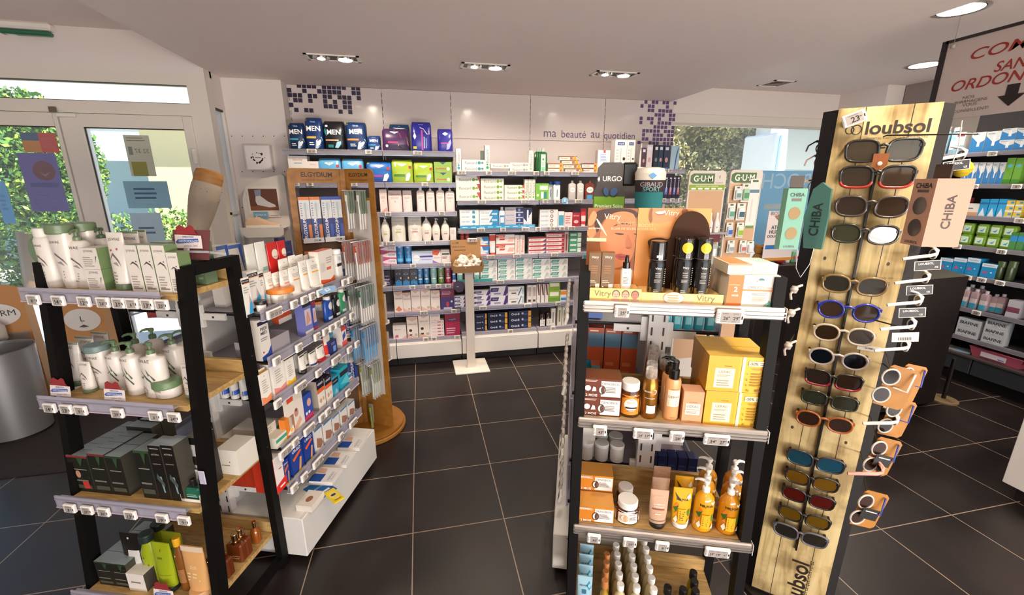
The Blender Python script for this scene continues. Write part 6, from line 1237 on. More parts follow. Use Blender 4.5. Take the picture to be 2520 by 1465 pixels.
putr(z,R2,752,968,680,jarg('eae6de','5a2c14',[('r',-.5,.12,.5,.84,'e08a24'),('o',.02,.5,.32,'ece6da',.34),('t','Good\'s',.02,.6,.4,'e09a60',dict(bold=0)),('r',-.24,.36,.3,.42,'3a2c28'),('t','Lunar',.02,.72,.2,'5a5048',dict(bold=0)),('l',-.16,.24,.2,.32,2,'7a7068')]),'gummy jar with an orange label and white lid','jar',gq,d=.0,depth=.058)
BRZ=mat('a8712c',.28,.75)
def can_(w,h,d):
 kb=MB();kb.lathe([(w*.36,h*.80),(w*.37,h*.81),(w*.37,h*.97),(w*.33,h)],clear('e8e0d8',.22,.08),0,d/2,20);kb.lathe([(w*.12,h*.8),(w*.14,h*.9)],mat('b07c34',.4),0,d/2,12)
 return T_body(w,h*.81,d,[(0,.93,.93,2),(.03,1,1,2),(.80,1,1,2),(.90,.86,.86,2),(1,.7,.7,2)],'a8712c',[('t','BIODERMA',-.05,.70,.7,'efe2cc',dict(bold=.02)),('o',.2,.70,.16,'efe2cc',.18),('o',.18,.70,.13,'a8712c',.15),('t','PHOTODERM',-.06,.54,.6,'efe2cc',dict(bold=.02)),('r',-.24,.16,.34,.36,'e8e2d6'),('l',-.2,.2,.3,.33,4,'a89c8c')],name='spray_can',m=BRZ,kids=[('cap',kb)])
for k in range(5):putr(z,R2,988,1168,522,lambda w,h,d:can_(.047,.165,.047),'bronze spray can with a clear cap in the left file','spray can','bronze spray cans',d=.0+.0475*k,depth=.047)
for k in range(2):put(RF,z,R2,1108,1288,522,lambda w,h,d:can_(.044,.150,.044),'bronze spray can behind the peach pump bottle','spray can','bronze spray cans',d=dz(z,.10+.047*k),depth=.044)
PE='e0a068'
pb=lambda w,h,d:T_body(w,h*.70,d,[(0,.94,.94,2),(.03,1,1,2),(.93,1,1,2),(1,.9,.9,2)],PE,[('r',-.36,.36,.42,.76,'ecdcc4'),('t','LIERAC',.04,.60,.7,'6a5a4c',dict(bold=0)),('l',-.3,.40,.36,.52,3,'a89480'),('r',-.2,.78,.3,.79,'c07c48'),('l',-.1,.06,.3,.1,1,'9a7850')],name='pump_bottle',kids=[('pump',(lambda m_:(m_.lathe([(w*.30,h*.69),(w*.33,h*.70),(w*.33,h*.84),(w*.30,h*.85),(w*.24,h*.86),(w*.26,h*.98),(w*.22,h)],mat('14110f',.2,coat=.4),0,d/2,18),m_.tube([(0,d/2,h*.96),(-w*.4,d/2-.004,h*1.0),(-w*.62,d/2-.006,h*.975)],[w*.16,w*.12,w*.08],mat('14110f',.2,coat=.4),8),m_)[2])(MB()))],key=h)
putr(z,R2,1228,1392,500,pb,'peach pump bottle with a black head, front one','bottle',gq,d=.0,depth=.042)
put(RF,z,R2,1190,1350,470,pb,'peach pump bottle with a black head, behind the front one','bottle',gq,d=dz(z,.05),depth=.042)
pd=[('r',-.36,.26,.36,.42,'ecdfc8'),('r',-.36,.44,.36,.62,'ecdfc8'),('t','LIERAC',0,.53,.6,'6a5a4c',dict(bold=0)),('l',-.3,.3,.3,.38,2,'a89480'),('r',-.2,.66,.2,.675,'c07c48'),('l',-.2,.04,.2,.07,1,'a87850')]
for k in range(2):putr(z,R2,1400,1612,826,box('dd9c72',pd,side='cf8a5e',top='e2aa84'),'peach carton beside the yellow boxes, '+('front' if k==0 else 'rear')+' one','box',gq,d=.052*k,depth=.05)
yl=[('r',-.5,0,.0,1,'e3a528'),('r',-.38,.1,.02-.08,.66,'efe2bc'),('t','LIERAC',-.22,.56,.2,'6a5c44',dict(bold=0)),('l',-.34,.14,-.1,.34,3,'a8987c'),('r',-.24,.72,-.12,.735,'8a5a20'),('l',-.34,.42,-.12,.48,2,'a8987c'),('r',.04,.0,.09,1,'efe2bc'),('r',.14,.76,.48,.9,'efe2bc'),('t','-50%',.22,.83,.14,'4a3c28',dict(bold=.02)),('l',.32,.78,.46,.88,2,'8a7a5c'),('t','1',.14,.54,.02,'5a4420',dict(bold=.02)),('t','2',.14,.38,.025,'5a4420',dict(bold=.02)),('t','3',.14,.22,.025,'5a4420',dict(bold=.02)),('l',.2,.18,.44,.58,5,'a87c1c'),('l',.2,.66,.4,.7,2,'8a5a20'),('o',.18,.07,.02,'a87c1c'),('r',.3,.04,.38,.1,'8a6420')]
for r in range(2):
 for k in range(2):
  s0,_=RF.front(1340+1622/4.07,760+830/4.07,dz(z));s1,_=RF.front(1340+2238/4.07,760+870/4.07,dz(z));hB=RF.front(1740,760+820/4.07,dz(z))[1]-z
  spawn(T_box(round(s1-s0,3),round(hB,3),.085,'ecb42c',yl,side='c88c1c',top='eec050'),RF.M((s0+s1)/2-.004*r,dz(z)-.0+.087*k,z+.0005+r*(hB+.001)),'large golden double pack with a discount panel, '+('lower' if r==0 else 'upper')+' '+('front' if k==0 else 'rear')+' one','box','golden double packs')
  # third shelf
z=RZs[2];gr='body care on the third right shelf'
for k,(dq,zq,lq)in enumerate(((0,0,'front single one'),(.08,0,'lower one of the rear pair'),(.08,.061,'upper one of the rear pair'))):
 spawn(T_box(.120,.060,.075,'d08420',oen('','c87818')+[('t','NOUVEAU',-.27,.86,.36,'f0e4d0',dict(bold=.03))],side='b86c14',top='dc9c48'),RF.M(.084,dz(z)+dq,z+.0005+zq),'orange and white capsule box, '+lq,'box',gr)
jr=jarg('e8e4dc','4a2412',[('r',-.5,.10,.5,.84,'ece6dc'),('o',-.16,.44,.18,'d8a878',.18),('o',-.16,.44,.13,'ece6dc',.15),('o',-.13,.44,.08,'d8a878',.15),('t','OENOBIOL',.2,.7,.4,'4a3c34',dict(bold=0)),('l',.06,.3,.36,.56,3,'9a8c80')],.72)
putr(z,R3,632,845,545,jr,'round jar with a white lid and beige ring, front one','jar',gr,d=.002,depth=.062)
put(RF,z,R3,622,822,392,lambda w,h,d:jr(.06,.078,.06),'round jar with a white lid and beige ring, rear one','jar',gr,d=dz(z,.07),depth=.06)
scr=lambda w,h,d:tube_('c9a184',[('r',-.5,.12,.5,.2,'b8977c'),('t','GOMMAGE',0,.64,.62,'ecdcc8',dict(bold=.03)),('t','SUBLIMANT',0,.58,.56,'ecdcc8',dict(bold=.03)),('r',-.36,.50,.3,.53,'8a4c34'),('t','Jonzac',0,.84,.6,'dcc0a4',dict(bold=0,shear=.3)),('l',-.2,.36,.2,.42,1,'ecdcc8'),('r',-.5,.2,.5,.21,'5a4438')],'221a17',m=mat('c9a184',.25))(w,h,d)
for k in range(3):put(RF,z,R3,930,1145,450,lambda w,h,d:scr(.058,.135,.036),'rose beige scrub tube with a dark cap in the file','tube',gr,d=dz(z,.004+.062*k),depth=.036)
flow=[('p',[(-.42,.9),(-.1,.72),(.0,.66),(-.3,.74)],'2c2820'),('t','HEI POA',0,.72,.62,'1f1c14',dict(bold=.03)),('p',[(-.4,.55),(-.3,.66),(-.16,.6),(-.24,.5)],'e07820'),('p',[(.2,.8),(.36,.9),(.42,.78),(.3,.74)],'ece4d0'),('p',[(-.4,.2),(-.28,.32),(-.2,.2),(-.3,.12)],'ece4d0'),('p',[(.2,.4),(.4,.52),(.38,.3)],'4f7a24'),('p',[(-.46,.5),(-.2,.58),(-.3,.4)],'3a6420'),('r',-.2,.14,.24,.5,'e8a81c'),('l',-.14,.2,.18,.46,5,'7a5a14'),('p',[(-.4,.36),(-.3,.44),(-.24,.34)],'e8862c'),('p',[(.26,.16),(.4,.26),(.4,.12)],'ece4d0')]
for k in range(2):put(RF,z,R3,1146,1364,365,lambda w,h,d:tube_('e0a414',flow,'e8e2d4')(.060,.142,.036),'yellow floral tube with a white cap in the file','tube',gr,d=dz(z,.016+.06*k),depth=.036)
PB=[(0,.88,.88,2),(.04,.98,.98,2),(.10,1,1,2),(.60,1,1,2),(.72,.9,.9,2),(.80,.6,.6,2),(.84,.3,.3,2),(.85,.28,.28,2)]
for cx0,cx1,yt,n,lb in((1342,1560,380,3,'yellow floral pump bottle with a white pump in the left file'),(1562,1786,415,3,'amber floral pump bottle with a white pump in the right file')):
 for k in range(n):
  put(RF,z,R3,cx0,cx1,yt,lambda w,h,d:bottle('df9a14' if cx0<1500 else 'c07c10',flow,'f0ece4',.5,pump=True,P=PB,m=mat('df9a14' if cx0<1500 else 'c07c10',.12,coat=.5),noz=150 if cx0<1500 else(20 if k==0 else 165),name='pump_bottle')(.062,.178,.054),lb,'bottle','floral pump bottles',d=dz(z,.004+.060*k),depth=.05)
  # lowest shelf
z=RZs[3];gs='sun care on the lowest right shelf'
ft=[('p',[(.1,.78),(.3,.9),(.46,.74),(.3,.66)],'2a8aa0'),('p',[(-.44,.4),(-.24,.52),(-.3,.3)],'e8d060'),('p',[(.2,.3),(.4,.46),(.4,.2)],'e8d060'),('t','HEI POA',-.05,.78,.56,'2f3a50',dict(bold=.03)),('r',-.16,.58,.12,.68,'2a6a88'),('l',-.16,.3,.2,.5,4,'5a7a88')]
for k in range(4):put(RF,z,RB,325,585,722,lambda w,h,d:tube_('9cc0cc',ft,'dfe6e6')(.052,.155,.034),'pale blue floral tube in the file by the left post','tube',gs,d=dz(z,.004+.046*k),depth=.034)
def cork(w,h,d):
 return T_body(.03,.12,.03,[(0,.9,.9,2.6),(.04,1,1,2.6),(.72,1,1,2.6),(.8,.8,.8,2),(.9,.5,.5,2),(1,.5,.5,2)],'a8842c',[('r',-.3,.2,.3,.6,'c0a050')],name='oil_bottle',m=mat('a07c24',.1,coat=.6),kids=[('stopper',cap_mb(.0115,.118,.148,.015,'b8743c',rough=.8))])
for k in range(4):put(RF,z,RB,615,740,735,cork,'amber oil bottle with a cork stopper in the file','bottle',gs,d=dz(z,.006+.038*k),depth=.03)
def milk(w,h,d):
 return T_body(.042,.115,.042,[(0,.9,.9,2),(.06,1,1,2),(.55,1,1,2),(.78,.8,.8,2),(.9,.45,.45,2),(1,.42,.42,2)],'cfbf98',[],name='shower_bottle',m=mat('cdbd94',.2,coat=.3),kids=[('cap',cap_mb(.0125,.112,.134,.021,'f0ece2'))])
for cx,n in((855,5),(1040,7),(1235,7)):
 for k in range(n):
  s_,_=RF.front(1340+cx/4.5,1440,dz(z,.005));spawn(milk(0,0,0),RF.M(s_-(.0 if cx>900 else 0),dz(z,.006+.0425*k)if k<7 else 0,z+.0005),'cream bottle with a round white cap in a file','bottle','cream bottles with white caps')
def ball(c):
 def fn(w,h,d):
  return T_body(.036,.085,.036,[(0,.6,.6,2),(.1,.86,.86,2),(.4,1,1,2),(.7,.86,.86,2),(.92,.5,.5,2),(1,.4,.4,2)],c,[],name='shower_bottle',m=mat(c,.15,coat=.5),kids=[('cap',cap_mb(.0135,.082,.112,.018,'1c1412',rough=.5))])
 return fn
for cx,yy,n,c,l in((1405,960,2,'a8b8a8','pale green'),(1590,975,2,'b8b8a0','pale grey'),(1735,880,4,'b0a01c','yellow green')):
 for k in range(n):
  s_,_=RF.front(1340+cx/4.5,1440,dz(z,.005));spawn(ball(c)(0,0,0),RF.M(s_+.006*k,dz(z,.004+.038*k),z+.0005),l+' round bottle with a black cap','bottle','round bottles with black caps')
  # tags of the right unit
gt='price tags on the right display unit'
for z,L_ in((RZs[0],[(1530,762,'25'),(1795,772,'26 29')]),(RZs[1],[(1476,1052,'43'),(1582,1060,'24 17'),(1665,1068,'28'),(1762,1078,'34 27')]),(RZs[2],[(1461,1325,'42'),(1549,1335,'29'),(1628,1345,'8'),(1763,1360,'15 14 9')])):
 for u,v,tx in L_:
  n=tuple(tx.split());ww={1:.043,2:.073,3:.075}[len(n)]
  if u==1582:ww=.058
  s_,_=RF.front(u,v,leanR(z)-.012)
  spawn(T_tag(ww,.037 if u!=1795 else.042,n),RF.M(s_,leanR(z)-.016,z-(.002 if z>1 else.010))@Matrix.Rotation(math.radians(8),4,'X'),'white price tag reading %s euros on the %s right rail'%(tx.replace(' ',' and '),{0:'top',1:'second',2:'third'}[RZs.index(z)]),'price tag',gt)
  #  aisle side of the right gondola: clear rails full of tags, seen almost end on
GR=RF.turned(-.007,.99,-90)
zr=[1.155,.865,.565,.365]
for j,zz in enumerate(zr):
 for k in range(9):
  s_=.06+k*.078;spawn(T_tag(.045,.036,(str(5+(k*3+j)%20),)),GR.M(s_,-.024,zz+.004)@Matrix.Rotation(math.radians(-14),4,'X'),'white price tag on the aisle rail of the right gondola','price tag','price tags on the right gondola')
cols=['d8d4cc','3a5a9c','c8442c','e0dcd4','2a8aa0','e0a890','5a3a6c','dcd4c4','1f2a5c']
nm={'d8d4cc':'pale grey','3a5a9c':'blue','c8442c':'red','e0dcd4':'white','2a8aa0':'teal','e0a890':'salmon','5a3a6c':'purple','dcd4c4':'cream','1f2a5c':'navy'}
for j,zz in enumerate(zr):
 for k in range(6):
  c=cols[(k*2+j*3)%9];s_=.08+k*.115
  spawn(T_box(.08,.12+.03*((k+j)%3),.07,c,[('r',-.4,.6,.4,.8,'e8e4dc'),('l',-.3,.2,.3,.5,3,'8a8480')],side=c),GR.M(s_,.03,zz+.0005),nm[c]+' carton on the aisle side of the right gondola','box','cartons on the aisle side of the right gondola')
  # goods seen between the shelves through the right frame
G2=RF.turned(0,.26,0)
def back(s,d,z,w,h,dd,c,deco,label,cat='box',side=None,rot=0):
 return spawn(T_box(w,h,dd,c,deco,side=side,top=side),RF.M(s,d,z,rot),label,cat)
for k in range(3):back(.075+k*.062,.30,1.156-.29,.058,.25,.05,'b04a24',[('r',-.5,.70,.5,.92,'5a7a90'),('l',-.4,.93,.4,.98,1,'e0c8b0'),('l',-.4,.1,.3,.5,3,'c86a40')],'rust orange carton with a blue window behind the top shelf',side='9a3c1c')
for k in range(3):spawn(T_box(.032,.12,.045,'3a9ab0',[('r',-.5,.86,.5,.9,'e0dcd4')],top='b85a34'),RF.M(.075+.0,.24+.048*k,.868),'teal carton with a rust top in the file by the left post','box','teal cartons behind the left post')
for k in range(3):spawn(T_body(.055,.06,.055,[(0,.95,.95,2),(.9,1,1,2),(1,.95,.95,2)],'d4cec6',[],name='jar',kids=[('lid',cap_mb(.0285,.058,.072,.0275,'ece8e0'))]),RF.M(.06+k*.06,.262,.567),'round white pot behind the third right shelf','jar','round white pots')
for k in range(3):spawn(T_body(.055,.06,.055,[(0,.95,.95,2),(.9,1,1,2),(1,.95,.95,2)],'d4cec6',[],name='jar',kids=[('lid',cap_mb(.0285,.058,.072,.0275,'ece8e0'))]),RF.M(.06+k*.06,.325,.567),'round white pot in the rear row behind the third right shelf','jar','round white pots')
# shelf parts on the far side of the right gondola
e=bpy.data.objects['gondola.001'];T=Matrix.Translation((-.283,-.240,0))
for zz in(1.13,.70,.50):
 mb=MB();mb.T=T;mb.box(.30,.50,.275,.80,zz-.006,zz,clear('c9c4cf',.35,.12,'clear_shelf'));mb.box(.30,.50,.275,.28,zz-.012,zz,BLACKF);sh=child(mb,'shelf',e)
 mb=MB();mb.T=T;mb.box(.50,.506,.275,.80,zz-.03,zz+.03,RAIL);child(mb,'price_rail',sh)
 mb=MB();mb.T=T;mb.box(.305,.42,.262,.27,zz-.028,zz-.002,mat('e2ddd6',.4));mb.box(.305,.34,.26,.271,zz-.06,zz+.03,mat('e2ddd6',.4));child(mb,'bracket',sh)
for k in range(5):spawn(T_body(.034,.09,.03,[(0,.95,.95,3),(.1,1,1,3),(.7,1,1,3),(.8,.8,.8,2),(1,.7,.7,2)],'2fa0b4',[('r',-.3,.2,.3,.5,'8fd4dc')],name='bottle',m=mat('2fa0b4',.15,coat=.4)),RF.M(.32+k*.038,.285,1.132),'small turquoise bottle on the clear shelf behind','bottle','turquoise bottles')
for k in range(5):spawn(T_box(.034,.10,.05,'1c2250',[('l',-.4,.2,.4,.7,3,'3a4684')],top='2a3468'),RF.M(.32+k*.038,.285,.502),'navy carton on the lowest clear shelf behind','box','navy cartons behind')
for k,c in enumerate(('c8c4bc','b8b0a8','d8d0c0','8aa8b0')):spawn(T_box(.045,.16,.03,c,[('l',-.4,.2,.3,.8,6,'6a6660')]),RF.M(.33+k*.05,.30+.03*k,.702),['pale grey','grey','cream','blue grey'][k]+' blister pack on the clear shelf behind the cans','box','blister packs behind')
#  white post stand with a card tray of scrunchies
e=empty('post_stand',Matrix.Translation((.386,3.65,0))@Matrix.Rotation(math.radians(1),4,'Z'),'white post stand on a square foot in the aisle','display stand')
mb=MB();mb.box(-.155,.155,-.155,.155,0,.014,mat('ece4da',.35),.003);child(mb,'foot',e)
mb=MB();mb.box(-.037,.037,-.045,-.012,.014,.905,mat('d9cfc4',.5));child(mb,'post',e)
mb=MB();mb.box(-.06,.06,-.09,.04,.905,.912,mat('d9cfc4',.5));child(mb,'top_plate',e)
KR=mat('b58a5c',.85);KRD=mat('9c744a',.85)
e=empty('cardboard_tray',Matrix.Translation((.372,3.62,.9125)),'open kraft cardboard tray with a printed back on the white post','tray')
mb=MB();mb.box(-.12,.12,-.08,.08,0,.003,KR);mb.add([(-.12,-.08,0),(.12,-.08,0),(.13,-.10,.06),(-.13,-.10,.06)],[(0,1,2,3)],KR)
for s in(-1,1):mb.add([(s*.12,-.08,0),(s*.12,.08,0),(s*.13,.08,.12),(s*.135,-.10,.06)],[(0,1,2,3)],KRD)
child(mb,'tray',e)
mb=MB();mb.box(-.13,.13,.078,.082,0,.26,KR);mb.text('L. 100',-.085,.235,.05,mat('4a3424'),y=.0775,bold=.02);mb.text('FLEURS DE COTON',-.06,.20,.11,mat('4a3424'),y=.0775,bold=.02);mb.box(-.10,.0,.0772,.0778,.17,.175,mat('4a3424'));child(mb,'printed_back',e)
rs=random.Random(3)
for i,(x,y,zz_,r)in enumerate(((-.07,-.04,.075,.042),(-.01,-.06,.07,.045),(.055,-.045,.08,.044),(-.03,.0,.105,.042),(.04,.01,.10,.044),(.085,.0,.07,.038))):
 mb=MB();pts=[];rr=[]
 for k in range(36):
  a=2*PI*k/36;pts.append((r*.62*math.cos(a),r*.62*math.sin(a),.004*math.sin(5*a)));rr.append(.017+.005*math.sin(9*a+i))
 mb.tube(pts,rr,mat('e6dcd0',.9),8,closed=True)
 o=mb.build('hair_scrunchie',M=Matrix.Translation((.372+x,3.62+y,.9125+zz_))@Matrix.Rotation(rs.uniform(.7,1.4),4,'X')@Matrix.Rotation(rs.uniform(-.6,.6),4,'Y'));tag(o,'crumpled off white cotton scrunchie in the kraft tray','scrunchie','cotton scrunchies')
for(x,y,z_,r,lb,c)in((-.10,-.10,.085,20,'kraft swing tag hanging out of the tray on the left','d8b488'),(.02,-.07,.135,-30,'kraft swing tag on top of the scrunchies','d8b080')):
 mb=MB();mb.box(-.022,.022,0,.0012,-.025,.025,mat(c,.8));mb.box(-.014,.014,-.0005,0,-.006,.004,mat('8a6a4a'));tag(mb.build('swing_tag',M=Matrix.Translation((.372+x,3.62+y,.9125+z_))@Matrix.Rotation(math.radians(r),4,'Y')),lb,'swing tag')
mb=MB();mb.prism([(-.05,.04),(-.02,.055),(.035,.045),(.055,.0),(.03,-.045),(-.01,-.055),(-.055,-.01)],0,.002,mat('3a2444',.4));mb.prism([(-.055,.0),(-.075,.03),(-.05,.05),(-.01,.03),(-.02,-.05)],.002,.004,mat('d85a84',.4));mb.lathe([(.012,0),(.012,.001)],mat('e8e0ec'),-.015,0,12)
q=onY(1130,706,3.80);tag(mb.build('shelf_talker',M=Matrix.Translation(q)),'pink and plum cut out shelf talker left of the white post','shelf talker')
q=onY(1162,591,3.70);spawn(T_tag(.085,.034,('8','9')),Matrix.Translation(q+Vector((0,0,.017))),'white price tag above the kraft tray','price tag')
#  wooden toothbrush spinner: three wings on a round foot
MDF=wood('mdf_board','8f5c1e','a8722c',(4,4,6),.5);MDFD=mat('5a3814',.6)
O_=Vector((-.44,2.79,0));A_=Vector((-.715,2.665,0));C_=Vector((-.258,2.672,0));TOPZ=1.725
e=empty('toothbrush_spinner',Matrix.Translation(O_),'tall wooden toothbrush display with three wings on a round foot','display stand')
mb=MB();mb.lathe([(.255,0),(.262,.006),(.262,.024),(.255,.03)],MDF,0,0,48);mb.lathe([(.25,.034),(.25,.046)],MDF,0,0,48);child(mb,'round_foot',e)
mb=MB();mb.lathe([(.24,.03),(.24,.034)],mat('2a1a0c'),0,0,40);child(mb,'bearing',e)
def wing_frame(P,Q):
 """frame with s from P to Q and d away from the viewer"""
 v=Q-P;return Frame(P.x,P.y,math.degrees(math.atan2(v.y,v.x))),v.length
def wing(F,L,header,sub,outer,inset,lab):
 M=Matrix.Translation(-O_)
 def place(mb_):mb_.T=M@F.M(0,0,0);return mb_
 mb=place(MB());t=.012;r=.03;b0=.035
 arc=[(r-r*math.cos(a),TOPZ-r+r*math.sin(a))for a in[PI/2*k/5 for k in range(6)]]
 if outer=='l':head=[(0,TOPZ-.08),(0,TOPZ-r)]+arc[1:]+[(L,TOPZ),(L,TOPZ-.08)]
 else:head=[(0,TOPZ-.08),(0,TOPZ)]+[(L-x,z_)for x,z_ in arc[::-1]]+[(L,TOPZ-.08)]
 mb.prism(head,0,t,MDF);mb.box(0,b0,0,t,.046,TOPZ-.08,MDF);mb.box(L-b0,L,0,t,.046,TOPZ-.08,MDF);mb.box(b0,L-b0,0,t,.046,.28 if inset else.1,MDF);mb.box(b0,L-b0,0,t,TOPZ-.18,TOPZ-.165,MDF)
 mb.text(header,L*.52,TOPZ-.034,L*(.56 if not inset else.62),mat('33241a'),y=-.0006,bold=.02);mb.text(sub,L*.52,TOPZ-.064,L*(.56 if not inset else.6),mat('6a4420'),y=-.0006,bold=.02)
 child(mb,'wing',e,lab)
 mb=place(MB());mb.box(b0,L-b0,.004,.010,.28 if inset else.1,TOPZ-.175,mat('c9c0b6',.4)if inset else MDFD);child(mb,'panel',e)
F1,L1_=wing_frame(A_,O_);F2,L2_=wing_frame(O_,C_)
wing(F1,L1_,'ELGYDIUM','complice de chaque sourire','l',False,'wide wing with boxed brushes');wing(F2,L2_,'ELGYDIUM','complice de chaque sourire','r',True,'narrow wing with hooks')
mb=MB();mb.box(-.006,.006,.01,.26,.046,TOPZ,MDF);child(mb,'wing',e)
mb=MB();mb.box(-.014,.014,-.014,.014,.046,TOPZ,MDF);child(mb,'spine',e)
G7=(540,380,4.578)
def brushpack(top):
 def fn(w,h,d):
  return T_box(.055,.245,.02,'d8d4d0',[('r',-.5,0,.5,.5,'1c2c6c'),('t','ELGYDIUM',-.14,.27,2.0,'e8e8ee',dict(bold=.02,rot=90)),('r',.2,.05,.5,.36,top),('r',-.5,.93,.5,1,top),('o',.12,.78,.26,'c4ccd0',.5),('r',.0,.52,.14,.86,'aeb8b4'),('l',-.4,.55,-.2,.88,6,'8a94b8')],side='b8bcc8',top=top)
 return fn
def put1(F,z,s,d,fn,label,cat,grp):return spawn(fn(0,0,0),F.M(s,d,z),label,cat,grp)
gb='boxed toothbrushes on the wide wing'
for r_,zz in enumerate((1.31,1.0,.69,.38)):
 for k,(s,c)in enumerate(((.066,'d8782c'),(.124,'d8782c'),(.186,'2c4ca8'),(.243,'2c4ca8'))):
  put1(F1,zz+.012,s,-.026,brushpack(c),'boxed toothbrush with %s top, %s row of the spinner'%('an orange' if k<2 else 'a blue',('top','second','third','lowest')[r_]),'toothbrush pack',gb)
 M=Matrix.Translation(-O_)
 for s in(.095,.214):
  mb=MB();mb.T=M@F1.M(s,0,0);mb.box(-.056,.056,-.034,0,zz,zz+.003,mat('e4ddd6'));mb.box(-.056,.056,-.036,-.034,zz-.004,zz+.024,mat('e6e0da'));mb.text('DIUM',.02,zz+.009,.036,mat('2a2a3c'),y=-.0366,bold=.03);child(mb,'pack_tray',e)
def hangpack(card,brush,body='dcd8d0'):
 key=('hang',card,brush)
 if key in TPL:return TPL[key]
 mb=MB();mb.prism([(-.012,0),(-.013,-.06),(-.009,-.12),(-.011,-.185),(.011,-.185),(.009,-.12),(.013,-.06),(.012,0)],0,.002,clear('ece8e4',.14,.15,'blister'));mb.box(-.014,.014,.0021,.003,-.10,-.002,mat(card,.5));mb.v=[(a*1.25,b,c*1.3)for a,b,c in mb.v]
 kb=MB();kb.tube([(0,-.004,-.02),(0,-.005,-.06),(.001,-.003,-.10),(0,-.004,-.17)],[.005,.003,.005,.0045],mat(body,.3),8);kb.box(-.004,.004,-.012,-.004,-.045,-.018,mat(brush));kb.v=[(a*1.25,b,c*1.3)for a,b,c in kb.v]
 TPL[key]=('toothbrush_pack',mb.mesh('toothbrush_pack'),[('toothbrush',kb.mesh('toothbrush'),[])])
 return TPL[key]
for r_,(zz,card,n,l)in enumerate(((F2.front(862,470,-.06)[1],'4a7a3c',3,'green'),(F2.front(866,592,-.06)[1],'c8502c',6,'orange red'),(F2.front(874,699,-.06)[1],'2f6a50',6,'dark green'),(F2.front(882,797,-.06)[1],'2c7ab8',6,'blue'),(F2.front(890,890,-.06)[1],'7f8a3c',4,'olive'))):
 for side in(0,1):
  s=.068+.085*side
  mb=MB();mb.T=Matrix.Translation(-O_)@F2.M(s,0,zz);dd=.022*n+.03
  mb.tube([(-.006,0,.002),(-.006,-dd,.004),(.006,-dd,.004),(.006,0,.002)],.0016,mat('e0dcd8',.25,.3),6);child(mb,'hook',e)
  for k in range(n):
   spawn(hangpack(card,{'4a7a3c':'e8e8e0','c8502c':'c8502c'}.get(card,card),'e4ded6' if r_<3 else '5aa0d0' if r_==3 else 'c8ccb8'),F2.M(s+.001*k,-.018-.022*k,zz,(k%3-1)*3),'hanging toothbrush on a %s card, %s hook'%(l,'right' if side else 'left'),'toothbrush pack','hanging toothbrushes on the narrow wing')
spawn(hangpack('b8bc5c','a8b83c','b0bc50'),F2.M(.09,-.05,F2.front(890,990,-.05)[1]),'single yellow green toothbrush at the bottom of the spinner','toothbrush pack')
F3=Frame(C_.x,C_.y,math.degrees(F2.a)+180)
for r_,zz in enumerate((1.28,1.03,.78,.53)):
 mb=MB();mb.T=Matrix.Translation(-O_)@F3.M(.03,-.0,zz);mb.box(-.03,.035,-.05,-.012,-.008,0,mat('e0dad2'));mb.box(-.03,.035,-.052,-.05,-.008,.015,mat('e8e2da'));child(mb,'pack_tray',e)
 for k in range(3):spawn(T_box(.016,.19,.012,'b8a898',[('l',-.3,.1,.3,.9,8,'8a7668'),('r',-.5,.94,.5,1,'2a3050')],side='b0a090'),F3.M(.008+.018*k,-.034,zz+.0005),'slim beige toothbrush box on the far side of the spinner, tier %d'%(r_+1)if False else 'slim beige toothbrush box on the far side of the spinner','toothbrush pack','slim beige toothbrush boxes')
 #  shoe display and framed print on the pier
e=empty('framed_print',Matrix.Translation(onY(635,388,3.99)),'white square box frame with a black ink blot print on the pier','wall picture')
mb=MB();mb.box(-.098,.098,0,.058,-.10,.10,mat('d8cdca',.4));mb.box(-.088,.09,-.003,0,-.09,.09,mat('f0eae8',.3));child(mb,'frame',e)
mb=MB();ra=random.Random(9)
for k in range(26):
 a=ra.uniform(0,2*PI);r=.038+ra.uniform(-.004,.012);q=ra.uniform(.003,.009);cx,cz=r*math.cos(a),r*math.sin(a)
 mb.add([(cx+q*math.cos(t*PI/4),-.0036,cz+q*math.sin(t*PI/4))for t in range(8)],[tuple(range(8))],mat('3a2a34'))
mb.box(-.022,.022,-.0038,-.0034,-.003,.002,mat('8a7a80'));child(mb,'print',e)
e=empty('shoe_display',Matrix.Translation((-1.26,4.045,0)),'white shoe display with a sneaker photo in front of the pier','display stand')
WD=mat('e6dfd6',.5)
mb=MB();mb.prism([(-.16,.25),(-.17,1.52),(-.13,1.62),(.0,1.68),(.15,1.72),(.17,1.70),(.17,.25)],-.06,0,WD);child(mb,'back_board',e)
mb=MB();mb.box(-.13,.11,-.064,-.06,1.40,1.62,mat('f0eae2'));mb.box(-.115,.10,-.0655,-.064,1.425,1.60,mat('6a4030'));mb.box(-.115,.10,-.066,-.0655,1.425,1.46,mat('8a5638'))
mb.prism([(-.07,1.50),(-.065,1.54),(-.03,1.545),(.02,1.50),(.075,1.47),(.08,1.455),(.03,1.45),(-.06,1.47)],-.0675,-.066,mat('d8d4d4'));mb.prism([(-.065,1.54),(-.07,1.59),(-.02,1.595),(-.025,1.545)],-.0675,-.066,mat('8a98b0'));child(mb,'photo',e)
mb=MB();mb.box(-.10,.01,-.067,-.064,1.36,1.415,mat('7fb0cc'));mb.text('Confort &',-.045,1.39,.08,mat('e8f0f4'),y=-.0676);mb.box(.02,.10,-.067,-.064,1.37,1.40,mat('ece6e0'));mb.box(.03,.09,-.0676,-.067,1.38,1.384,mat('a05048'));child(mb,'caption_card',e)
for zz in(1.24,1.0,.76):
 mb=MB();mb.prism([(-.16,zz+.06),(-.14,zz-.0),(-.12,zz-.02),(.13,zz-.02),(.16,zz+.0),(.165,zz+.06)],-.24,-.235,WD);mb.box(-.15,.155,-.235,-.06,zz+.045,zz+.05,WD);child(mb,'tray',e)
